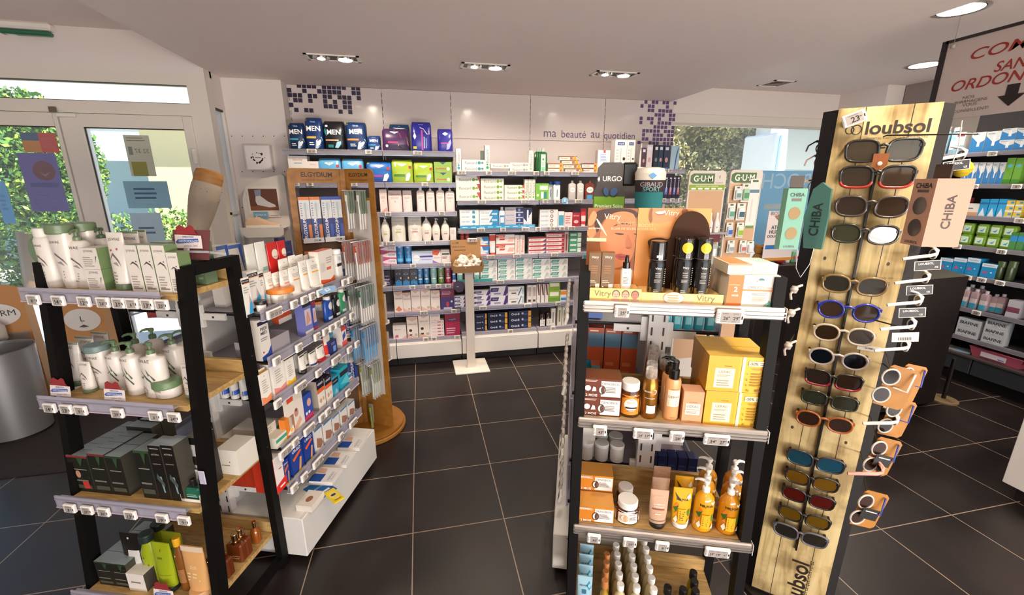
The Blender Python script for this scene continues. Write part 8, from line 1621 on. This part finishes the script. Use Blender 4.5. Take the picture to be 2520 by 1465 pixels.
for(ox,oy,k),a,b_,vc,sh,fc,ln,low,mir,lab in GL_:
 u0,u1=ox+a/k,ox+b_/k;v_=oy+vc/k;sL,_=TF.front(u0,v_,-.03);sR,_=TF.front(u1,v_,-.03);sC,zC=TF.front((u0+u1)/2,v_,-.03)
 spawn(glasses(sh,fc,ln,low,round(sR-sL,2),bool(mir)),TF.M(TW/2+(sC-TW/2)*.5-.0,-.032,zC)@Matrix.Rotation(math.radians(4),4,'X'),lab,'sunglasses','sunglasses on the tower front')
 mb=loc(MB());mb.box(TW/2-.006,TW/2+.006,-.032,-.012,zC+.006,zC+.010,mat('17110e',.35))
 for sg in(-1,1):mb.tube([(TW/2+sg*(sR-sL)*.46,-.016,zC+.014),(TW/2+sg*(sR-sL)*.46,.0,zC+.014)],.004,mat('17110e'),8)
 child(mb,'nose_rest',tw)
 # orange leather tab with a snap between the two upper pairs
s_,z_=fr(2160,397);mb=MB();mb.prism([(-.018,.02),(.018,.02),(.018,-.012),(.006,-.026),(-.006,-.026),(-.018,-.012)],0,.002,mat('94501c',.6));o=mb.build('leather_tab',M=TF.M(s_,-.036,z_));tag(o,'orange brown leather tab with a white snap on the tower','leather tab')
mb=MB();mb.lathe([(.006,0),(.006,.002),(.003,.003)],mat('ece0d0',.3),0,0,14);c=child(mb,'snap',o);c.matrix_local=Matrix.Translation((0,0,-.008))@Matrix.Rotation(PI/2,4,'X')
# top hanging rod and boxed children's glasses
mb=loc(MB());s_,z_=fr(2178,337);mb.tube([(TW/2,-.01,z_),(TW/2,-.05,z_),(TW+.07,-.05,z_-.006)],.0022,mat('2a2420',.3,.5),6);child(mb,'hanging_rod',tw)
mb=loc(MB());z2_=fr(2050,905)[1];mb.tube([(TW*.8,-.005,1.225),(TW*.8,-.03,1.225),(TW+.03,-.05,1.215)],.0022,mat('2a2420',.3,.5),6);child(mb,'hanging_rod',tw)
def eyebox(F,s,d,z,w,h,dd,c,side,label,dark='5a4a30'):
 e3=empty('eyewear_box',F.M(s,d,z),label,'box','boxed childrens sunglasses')
 mb=MB();mb.box(-w/2,w/2,0,dd,0,h,mat(c,.6));mb.text('CHiBA',0,h*.90,w*.74,mat('2f2a22'),y=-.0006,bold=.05);mb.box(-w*.25,w*.25,-.0006,0,h*.80,h*.84,mat('5a5048'));mb.text('LOUBSOL',.0,h*.05,w*.6,mat('4a4034'),y=-.0006,bold=.02)
 mb.T=Matrix.Translation((w/2,0,0))@Matrix.Rotation(PI/2,4,'Z');mb.text('CHiBA',dd*.5,h*.52,h*.5,mat('3a2c1c'),y=-.0006,bold=.06,rot=90);mb.T=None;child(mb,'carton',e3)
 mb=MB()
 for zz in(.60,.27):mb.add([(w*.30*math.cos(2*PI*k/24),-.0008,h*zz+w*.32*math.sin(2*PI*k/24))for k in range(24)],[tuple(range(24))],mat(dark,.15,coat=.6))
 child(mb,'window',e3)
 mb=MB();mb.box(-w*.35,w*.35,dd*.4,dd*.45,h,h+.035,mat('3a2c20'));child(mb,'hang_tab',e3)
 return e3
F_=Frame(*onZ(1905,600,1.38).xy,-42)
def at_dist(u,v,t):return CAM+ray(u,v)*t
p=at_dist(1940,614,1.26);FA=Frame(p.x,p.y,-14);eyebox(FA,0,0,p.z,.055,.175,.026,'6fa08c','3a6a5c','teal box of childrens sunglasses hanging left of the tower','8a6a30')
p=at_dist(1994,612,1.33);FB=Frame(p.x,p.y,-60);mb=MB();mb.prism([(-.02,0),(-.032,.10),(-.02,.18),(0,.20),(.025,.18),(.03,.10),(.028,0)],0,.02,mat('3f6a60',.6));mb.text('CHiBA',.0,.09,.10,mat('1f2c28'),y=-.0008,bold=.06,rot=90);tag(mb.build('eyewear_box',M=FB.M(0,0,p.z)),'second darker teal box turned sideways against the tower','box','boxed childrens sunglasses')
p=at_dist(2240,603,1.12);FC=Frame(p.x,p.y,-108);eyebox(FC,0,0,p.z,.070,.168,.085,'d09c84','c89078','pink box of childrens sunglasses hanging right of the tower','4a3024')
mb=MB();mb.tube([(0,0,0),(.004,.002,.05),(-.002,.0,.11)],.0012,mat('e8e0d8'),5);tag(mb.build('hanging_tie',M=FC.M(.0,.05,p.z+.195)),'white plastic tie above the pink eyewear box','tie')
mb=MB();mb.tube([at_dist(1962,612,1.28)-at_dist(1962,612,1.28),Vector((.008,0,-.06)),Vector((.03,.0,-.09)),Vector((.055,.0,-.05)),Vector((.06,0,0))],.0009,mat('d8d4d0'),5);tag(mb.build('hanging_loop',M=Matrix.Translation(at_dist(1962,612,1.28))),'thin clear loop dangling below the teal eyewear box','loop')
# glasses and tags standing off the right flank of the tower
WTG=['e0d8cc','e4dccc','e8e4da','e6e2dc','e4e0dc','dcd8d4']
def peg(p,dz_=-.004):
 a=tw.matrix_world.inverted()@Vector((p.x,p.y,p.z+dz_));b=Vector((math.copysign(TW/2+.005,a.x),.03,a.z))
 mb=MB();mb.tube([a,b],.002,mat('2a2420',.3,.5),6);child(mb,'peg',tw)
def side_pair(u,v,t,c,kind,label):
 p=at_dist(u,v,t);F=Frame(p.x,p.y,-30);e3=empty('side_sunglasses',F.M(0,0,p.z),label,'sunglasses','sunglasses on the right flank of the tower');m_=mat(c,.3,coat=.3)
 mb=MB();mb.tube([(-.045,0,-.012),(-.02,.0,-.006),(.02,0,.002),(.034,.004,.006),(.04,.014,.016),(.034,.03,.024),(.012,.04,.03)],[.0045,.005,.005,.0045,.004,.0035,.003],m_,8);child(mb,'temple',e3)
 mb=MB();mb.tube([(.034+.0*math.cos(a),.02+.018*math.cos(a),.004+.014*math.sin(a))for a in[2*PI*k/14 for k in range(14)]],.0022,m_,6,closed=True);child(mb,'frame',e3)
 mb=MB();mb.add([(.034,.02+.017*math.cos(a),.004+.013*math.sin(a))for a in[2*PI*k/14 for k in range(14)]],[tuple(range(14))],mat('2a201c',.08,coat=1));child(mb,'lens',e3)
 if kind:
  mb=MB();mb.T=Matrix.Translation((.012,-.012,-.026))@Matrix.Rotation(math.radians(-8),4,'Y');mb.box(-.031,.031,0,.001,-.014,.014,mat('e0d8cc'));
  if kind=='k':mb.box(-.029,.029,-.0006,0,-.0125,.0125,mat('1a1412'));mb.text('LOUBSOL',-.004,.006,.036,mat('e4dcd0'),y=-.001,bold=.03);mb.text('CE',.02,-.006,.008,mat('e4dcd0'),y=-.001)
  else:
   for k in range(8):mb.box(-.016+.004*k,-.014+.004*k,-.0006,0,-.009,.0,mat('5a4a40'))
  child(mb,'swing_tag',e3)
for u,v,t,c,k,l in((2340,385,1.24,'e0d4c4','k','pale spotted childrens glasses with a black tag above the pink box'),(2270,630,1.25,'dcd0c0','k','pale spotted glasses with a black tag below the pink box'),(2250,690,1.25,'dcd0c0','k','second pale spotted glasses with a black tag'),(2232,745,1.23,'e4e0d8','k','white glasses with a tilted black tag'),(2215,805,1.23,'e4e0dc','w','white glasses with a barcode tag'),(2200,858,1.23,'e0dcd8',None,'white glasses above the amber cards'),(2172,1040,1.21,'d8c8b8',None,'clear glasses beside the second amber card'),(2135,1165,1.19,'d08c7c',None,'pink glasses below the black tag')):
 side_pair(u,v,t,c,k,l)
def amber_card(u,v,t,rot,label,lensc='1c1614',tagd=False):
 p=at_dist(u,v,t);peg(p);F=Frame(p.x,p.y,rot);e3=empty('glasses_card',F.M(0,0,p.z)@Matrix.Rotation(math.radians(12),4,'Y'),label,'glasses on card','childrens glasses on amber cards')
 mb=MB();mb.prism([(-.03,-.06),(-.034,.05),(-.028,.058),(.024,.058),(.032,.05),(.034,-.05),(.026,-.058)],0,.002,wood('amber_card','9a6420','b87c2c',(3,3,3)));child(mb,'card',e3)
 for zz in(.026,-.028):
  mb=MB();mb.tube([(-.026+.018*math.cos(a),-.008,zz+.022*math.sin(a))for a in[2*PI*k/18 for k in range(18)]],.0026,mat('c8c0b4',.2,coat=.5),6,closed=True);c=child(mb,'frame',e3)
  mb=MB();mb.add([(-.026+.0165*math.cos(a),-.008,zz+.0205*math.sin(a))for a in[2*PI*k/18 for k in range(18)]],[tuple(range(18))],mat(lensc,.06,coat=1));child(mb,'lens',e3)
 mb=MB();mb.tube([(-.01,-.006,0),(.015,-.02,.002),(.02,-.004,.05)],.0024,mat('2a3484' if rot>-30 else 'd8d0c8',.3),6);child(mb,'temple',e3)
 if tagd:mb=MB();mb.box(-.03,.014,-.016,-.014,-.022,.012,mat('17120f'));mb.box(-.022,.008,-.0165,-.016,.002,.005,mat('dcd4c8'));child(mb,'swing_tag',e3)
amber_card(2206,955,1.12,-34,'amber card with two dark lenses hanging at the tower front');amber_card(2238,945,1.24,-14,'amber card tucked behind the front one');amber_card(2208,1030,1.22,-20,'amber card with clear childrens glasses below')
amber_card(2172,1125,1.21,-20,'amber card with a black tag and pink glasses','3a2418',True);amber_card(2140,1255,1.20,-20,'lowest amber card with a black tag and blue temple','3a2418',True)
q=at_dist(2368,415,1.32);peg(q,0);mb=MB();mb.lathe([(.004,-.026),(.014,-.022),(.022,-.012),(.026,.0),(.022,.013),(.013,.022),(.003,.026)],mat('c8a818',.95),0,0,22);tag(mb.build('yellow_pompom',M=Matrix.Translation(q)),'yellow fluffy pompom behind the pink eyewear box','pompom')
# left flank
for i,(u,v,c,l)in enumerate(((2010,350,'2a2624','black thin temples on the left flank of the tower'),(2006,385,'c8a8a0','pink glasses on the left flank of the tower'),(1990,445,'c8a074','beige glasses low on the left flank'))):
 p=at_dist(u,v,1.40);peg(p,0);mb=MB();m_=mat(c,.3);mb.tube([(.03,0,.0),(.0,0,.004),(-.03,0,-.012),(-.036,0,-.03)],.0025,m_,6);mb.tube([(.02+.0*k,.018*math.cos(2*PI*k/12),-.018+.016*math.sin(2*PI*k/12))for k in range(12)],.002,m_,6,closed=True);tag(mb.build('side_sunglasses',M=Matrix.Translation(p)),l,'sunglasses')
for i,(u,v)in enumerate(((1955,712),(1948,770),(1940,850))):
 p=at_dist(u,v,1.38);peg(p,0);mb=MB();m_=mat('c0b4a8',.3);mb.tube([(.028,0,.012),(.0,0,.004),(-.012,0,-.016),(-.006,0,-.034)],.004,m_,6);mb.lathe([(.008,-.012),(.012,.0),(.008,.01)],m_,0,0,10);tag(mb.build('side_sunglasses',M=Matrix.Translation(p)),'pale translucent glasses low on the left flank of the tower','sunglasses','pale glasses on the left flank')
 #  hanging sign on the right
SX=3.0
def sgn(u,v):q=onX(u,v,SX);return q
TL=sgn(2335,108);BL=sgn(2345,293);LEN=1.25
SFm=Frame(SX,TL.y,-90)
e=empty('hanging_sign',SFm.M(LEN/2,0,0),'white hanging sign with red slanted capitals and a black arrow','sign')
L_=-LEN/2;zt,zb=TL.z,BL.z
mb=MB();mb.box(L_,LEN/2,0,.008,zb,zt,mat('c8b8b2',.4));child(mb,'panel',e)
mb=MB();mb.box(L_-.012,LEN/2,-.004,.02,zt,zt+.016,mat('231c1e'));mb.box(L_-.03,L_,-.004,.03,zb,zt+.016,mat('231c1e'));child(mb,'frame',e)
RED=mat('9c2c22');
def sline(t,u0,v0,nchar_u,width,zc,col,b=.02,sh=.25):
 y0=sgn(u0,v0);s0=TL.y-y0.y;mb=MB();mb.text(t,L_+s0+width/2,y0.z if zc is None else zc,width,col,y=-.001,bold=b,shear=sh);return mb
def reach(u0,u1):return sgn(u0,150).y-sgn(u1,150).y
for t,uc,vc,u0,u1,n_,k_ in(('COMPTOIR',2404,132,2391,2512,8,3.2),('SANS',2461,163,2449,2520,4,2.9),('ORDONNANCE',2357,212,2343,2508,10,5.0)):
 wd_=reach(u0,u1)*n_/k_;s0=TL.y-sgn(u0,vc).y;mb=MB();mb.text(t,L_+s0+wd_/2,sgn(uc,vc).z,wd_,RED,y=-.001,height=sgn(uc,vc-12.5).z-sgn(uc,vc+12.5).z,bold=.008,shear=.25);child(mb,'lettering',e)
for t,uc,vc,hw_ in(('NOS',2384,239,14),('PHARMACIENS',2389,248,38),('VOUS',2386,257,17),('CONSEILLENT!',2388,270,41)):
 q=sgn(uc,vc);wd_=reach(uc-hw_,uc+hw_);mb=MB();mb.text(t,L_+TL.y-q.y,q.z,wd_,mat('6a5a58'),y=-.001,height=.015,bold=0);child(mb,'lettering',e)
q=sgn(2492,222);s0=TL.y-q.y+L_;mb=MB();mb.prism([(s0-.025,q.z+.03),(s0+.025,q.z+.03),(s0+.025,q.z-.02),(s0+.055,q.z-.02),(s0,q.z-.075),(s0-.055,q.z-.02),(s0-.025,q.z-.02)],-.002,0,mat('1c1210'));child(mb,'arrow',e)
mb=MB();mb.tube([(L_+.03,-.004,zt-.01),(L_+.03,-.004,HI_R)],.0018,mat('8a8884',.3,.5),6);mb.lathe([(.008,zt-.03),(.008,zt-.014)],mat('c8c4c0',.3,.5),L_+.03,-.004,10);mb.tube([(LEN/2-.05,0,zt),(LEN/2-.05,0,HI_R)],.0018,mat('8a8884',.3,.5),6);child(mb,'cable',e)
#  dark shelving along the right wall
WX=4.45;WF=Frame(WX,3.05,-90);ZW=[1.89,1.64,1.39,1.147,.905,.634,.392]
e=empty('wall_shelving',WF.M(.95,0,0),'dark grey medicine shelving along the right wall','shelving');DG=mat('2c2b30',.5)
mb=MB();mb.box(-.95,.95,.36,.38,0,2.35,mat('332f33',.6));child(mb,'back_board',e)
for x in(-.95,0,.93):mb=MB();mb.box(x,x+.02,.0,.36,.3,1.90,DG);child(mb,'side_panel',e)
for z_ in ZW:
 mb=MB();mb.box(-.93,.93,.01,.36,z_-.018,z_,DG);sh=child(mb,'shelf',e)
 mb=MB();mb.box(-.93,.93,-.008,0,z_-.03,z_+.006,RAIL);child(mb,'price_rail',sh)
for k in range(3):mb=MB();mb.box(-.95+.635*k,-.32+.635*k-.004,-.02,.36,.10,.235,mat('33363c',.45),.003);child(mb,'base_cabinet',e)
mb=MB();mb.box(-.95,.95,-.03,.36,.235,.25,mat('4a4040'));child(mb,'base_top',e)
mb=MB();mb.box(-.93,.93,.03,.36,0,.10,mat('0c0a0a'));child(mb,'toe_kick',e)
mb=MB();mb.box(4.83,4.98,1.0,3.74,0,HI_R,mat('8f8480',.6));o=struct(mb,'wall_right_pier')
K8=(2200,440,2.6163);K7=(2100,0,3.186);KR1=(2200,560,3.33)
def putw(zi,src,a,b_,yt,fn,label,cat,grp,d=.02,depth=.09,n=1):return put(WF,ZW[zi],src,a,b_,yt,fn,label,cat,grp,d=d,depth=depth,n=n)
bl=lambda:box('d8dce0',[('p',[(-.5,0),(.5,0),(.5,.6),(.1,.45),(-.5,.8)],'2f7fc0'),('r',.0,.3,.2,.8,'e8ecf0'),('l',-.4,.84,.3,.94,1,'8a9ab0')])
gw='blue and white cartons on the right wall shelves'
for a,b_,yt in((728,790,1000),(800,868,1005)):putw(0,K7,a,b_,yt,bottle('8ab0c4',[('r',-.4,.2,.4,.6,'dfe6ea')],'dcd8d4',.8),'pale blue bottle with a white cap on the top right wall shelf','bottle',gw,depth=.04)
putw(0,K7,818,890,1040,box('d4d0cc',[('r',-.4,.8,.4,.92,'8c2c34'),('r',-.5,.0,.5,.4,'8ab0c4')]),'pale carton with a red bar on the top right wall shelf','box',gw,depth=.05)
for a,b_,yt,n in((938,1046,1042,1),(1052,1168,1034,1),(1172,1290,1012,2),(1294,1400,1008,2)):putw(0,K7,a,b_,yt,bl(),'blue and white carton on the top right wall shelf','box',gw,n=n)
for i,(a,b_)in enumerate(((870,925),(930,985),(990,1045),(1050,1098),(1102,1150),(1154,1205))):putw(1,K7,a,b_,1275,bl(),'slim blue and white carton on the second right wall shelf','box',gw,depth=.05)
for a in(1215,1285):putw(1,K7,a,a+66,1240,box('6fa83c',[('o',0,.7,.3,'5ab4c8'),('r',-.5,0,.5,.2,'4a8c2c')]),'green carton with a blue badge on the second right wall shelf','box',gw)
putw(2,K8,425,470,122,box('a83c44',[('r',-.5,.3,.5,.6,'e0d8d4')]),'red carton on the third right wall shelf','box',gw);putw(2,K8,472,556,158,box('e0dcd8',[('r',-.5,0,.5,.3,'d8a070'),('l',-.4,.5,.3,.7,1,'6a6a74')]),'white carton with an orange base on the third right wall shelf','box',gw)
for a in(562,622,682):putw(2,K8,a,a+56,130,box('2fa0d8',[('p',[(-.4,0),(0,.5),(.4,0)],'dfe8f0'),('r',-.5,.7,.5,.8,'1c74b0')]),'bright blue carton on the third right wall shelf','box',gw)
for a in(732,790):putw(2,K8,a,a+54,140,box('e0c44c',[('r',-.5,.0,.5,.3,'dfe4ea'),('r',.0,.5,.4,.8,'2f8fc8')]),'yellow flat carton, stacked in three','box',gw,n=3)
gl='green tubs on the right wall shelf'
TUB=[(0,.85,.85,3),(.15,1,1,3),(.8,1,1,3),(1,.8,.8,3)]
for j in range(2):
 for a in(405,500,585,675):spawn(T_body(.085,.09,.06,TUB,'6a9424',[('r',-.3,.25,.3,.8,'cfe0c8'),('p',[(-.15,.4),(.2,.65),(.1,.35)],'2fa0b8')],name='tub'),WF.M(WF.front(K8[0]+(a+40)/K8[2],600,.02)[0],.02,ZW[3]+.0005+.091*j),'bright green tub with a pale label on the fourth right wall shelf','tub',gl)
for a in(760,810):putw(3,K8,a,a+48,345,box('4c8a4c',[('r',-.5,.5,.5,.8,'2f8fd0')]),'green and blue carton on the fourth right wall shelf','box',gw)
cy_=lambda:box('1f8cc4',[('r',-.5,.76,.5,1,'dfe8ee'),('o',.2,.4,.06,'dfe8f4'),('p',[(-.4,.3),(-.2,.5),(0,.3)],'c04c7c'),('t','DONORMYL',0,.87,.7,'5a7a9c',dict(bold=0))])
for a,b_ in((385,495),(498,608),(611,722)):putw(4,KR1,a,b_,245,cy_(),'sky blue landscape carton in the lower front row','box',gw,n=1)
for a,b_ in((455,556),(558,660),(662,765)):spawn(T_box(.12,.075,.09,'1f8cc4',[('r',-.5,.76,.5,1,'dfe8ee'),('p',[(-.4,.3),(-.2,.5),(0,.3)],'c04c7c')]),WF.M(WF.front(KR1[0]+(a+b_)/2/KR1[2],640,.08)[0],.125,ZW[4]+.0005),'sky blue landscape carton in the rear row','box',gw)
putw(4,KR1,728,860,290,cy_(),'sky blue carton at the right end of the front row','box',gw)
for a in(885,975):putw(4,KR1,a,a+75,270,jar('3a4a2c','4a5a34'),'dark green jar on the fifth right wall shelf','jar',gw,depth=.07)
for a,yt,dd in((585,480,.02),(662,498,.02),(742,515,.02),(820,540,.06),(880,540,.06),(700,470,.1),(620,460,.1)):putw(5,KR1,a,a+78,yt,bottle('b8a0a0' if dd<.1 else '8a4a4c',[('r',-.5,.05,.5,.34,'3a9cb8'),('r',-.5,.34,.5,.6,'d8c8c4')],'d0ccd0',.45,m=mat('a88c90',.15)),'clear pink bottle with a blue label, sixth right wall shelf','bottle','pink bottles on the right wall shelf',d=dd,depth=.05)
putw(5,KR1,945,1060,590,box('c8c4cc',[('r',-.5,.3,.5,.6,'8a4a5c')]),'pale carton right of the pink bottles','box',gw)
bia=lambda:box('ccd0d4',[('t','BIAFINE',0,.52,.8,'2c2c34',dict(bold=.04)),('l',-.2,.12,.2,.2,1,'8a9098')])
for a,b_,yt,n,l in((535,735,730,2,'left'),(762,965,742,3,'right')):putw(6,KR1,a,b_,yt,bia(),'white burn cream carton in the %s stack'%l,'box','burn cream cartons',n=n,depth=.06)
s_,_=WF.front(2200+870/3.33,880,.08);e=empty('basket',WF.M(s_,.02,.2505),'pink plastic basket with a white label on the lowest right shelf','basket')
PK=mat('b8586c',.4);mb=MB();w_,d_,h_=.17,.18,.08
P0=[(-w_*.86,.01),(w_*.86,.01),(w_*.86,d_),(-w_*.86,d_)];P1=[(-w_,-.005),(w_,-.005),(w_,d_+.01),(-w_,d_+.01)]
v=[(x,y,0)for x,y in P0]+[(x,y,h_)for x,y in P1];mb.add(v,[(3,2,1,0),(0,1,5,4),(1,2,6,5),(2,3,7,6),(3,0,4,7)],PK);mb.tube([(x,y,h_)for x,y in P1],.004,PK,6,closed=True);child(mb,'basket_body',e)
mb=MB();mb.box(-.09,.07,-.003,.0,.02,.06,mat('d4ccd4'));mb.box(.02,.06,-.0036,-.003,.026,.034,mat('5a7ab0'));child(mb,'label',e)
for i,(u,v_,c,l)in enumerate(((2350,850,'cfd4d8','white'),(2362,862,'a8a0a4','grey'),(2378,858,'8fa8b8','pale blue'))):
 s_,_=WF.front(u,v_,.1);mb=MB();mb.box(-.05,.05,-.06,.06,0,.004+.003*i,mat(c));tag(mb.build('leaflet',M=WF.M(s_,.08,.2506+i*.0,10*i)),l+' leaflet lying left of the pink basket','leaflet')
for i,(zi,u,v_)in enumerate(((0,2445,375),(1,2400,455),(1,2505,455),(2,2515,530),(3,2360,597),(3,2470,608),(4,2333,668),(4,2385,673),(4,2420,680),(4,2465,688),(5,2405,768))):
 s_,_=WF.front(u,v_,-.01);spawn(T_tag(.06,.038,(str(6+i),)),WF.M(s_,-.014,ZW[zi]+.004),'pale price tag on the dark wall shelving','price tag','price tags on the dark wall shelving')
 # dark counter with an acrylic sheet, white counter at the right edge
P1=onZ(2385,680,1.02);P2=onZ(2218,694,1.02);dv=Vector((.20,.36,0)).normalized()*.4
mb=MB();base=[P1,P2,P2+dv,P1+dv];v=[(p.x,p.y,.05)for p in base]+[(p.x,p.y,1.02)for p in base]
mb.add(v,[(0,1,2,3),(7,6,5,4)]+[(i,4+i,4+(i+1)%4,(i+1)%4)for i in range(4)],mat('1c1512',.5));mb.add([(p.x,p.y,1.021)for p in base],[(0,1,2,3)],mat('4a443c',.4));mb.box(3.5,3.75,2.25,2.4,0,.06,mat('0c0a09'));tag(mb.build('counter'),'dark brown counter block right of the sunglasses tower','counter')
q=onZ(2320,985,.0);mb=MB();mb.lathe([(.09,0),(.09,.012),(.08,.018)],mat('8a7250',.6),0,0,28);mb.lathe([(.014,.018),(.014,.35)],mat('1c1512'),0,0,12);tag(mb.build('stand_foot',M=Matrix.Translation(q)),'beige round stand foot beside the dark counter','stand foot')
mb=MB();mb.box(3.014,3.7,.2,1.382,.08,.72,mat('e6dfd6',.4),.003);mb.box(3.06,3.7,.2,1.34,0,.08,mat('1a1412'));o=mb.build('counter');tag(o,'white counter block cut off at the right edge','counter')
#  labels: things that look alike get told apart by their order
def _ordinals():
 words=['first','second','third','fourth','fifth','sixth','seventh','eighth','ninth','tenth','eleventh','twelfth']
 nums=['zero','one','two','three','four','five','six','seven','eight','nine','ten','eleven','twelve']
 bpy.context.view_layer.update()
 by={}
 for o in SC.objects:
  if o.parent is None and 'label' in o and o.get('kind')!='structure':by.setdefault(o['label'],[]).append(o)
 for lab,L in by.items():
  if len(L)<2 or 'behind the viewer' in lab or 'out of the picture' in lab:continue
  pr=[(project(o.matrix_world.translation),o.matrix_world.translation.copy(),o)for o in L]
  pr.sort(key=lambda t:t[0][0]);cols=[]
  for t in pr:
   for c in cols:
    q=c[0][1];d=t[1]-q;f=t[2].matrix_world.to_3x3().col[0].normalized()
    if abs(d.dot(f))<.022:c.append(t);break
   else:cols.append([t])
  nc=len(cols)
  for i,c in enumerate(cols):
   a=''
   if nc>1:
    a='leftmost' if i==0 else 'rightmost' if i==nc-1 else(words[i]+' from left' if i<nc/2 and i<12 else(words[nc-1-i]+' from right' if nc-1-i<12 else 'middle'))
    a=', '+a+(' of '+nums[nc]if nc<13 else '')
   if len(c)>1:
    zs={round(t[1].z,2)for t in c}
    if len(zs)==len(c):
     c.sort(key=lambda t:-t[1].z);nm=('top','bottom','from top')
    else:
     c.sort(key=lambda t:((t[1]-CAM).length));nm=('front','back','from front')
    for j,t in enumerate(c):
     s=nm[0]+'most' if j==0 else nm[1]+'most' if j==len(c)-1 else words[j]+' '+nm[2]if j<12 else 'further back'
     t[2]['label']=lab+a+', '+s
   else:c[0][2]['label']=lab+a
_ordinals()
for o in SC.objects:
 if 'label' in o and o.parent is None:
  w=o['label'].split()
  if len(w)>16:
   t=o['label']
   for n_ in('two three four five six seven eight nine ten eleven twelve'.split()):t=t.replace(' of '+n_,'')
   for a,b in((' the ',' '),(' a ',' ')):
    if len(t.split())>16:t=t.replace(a,b)
   o['label']=t
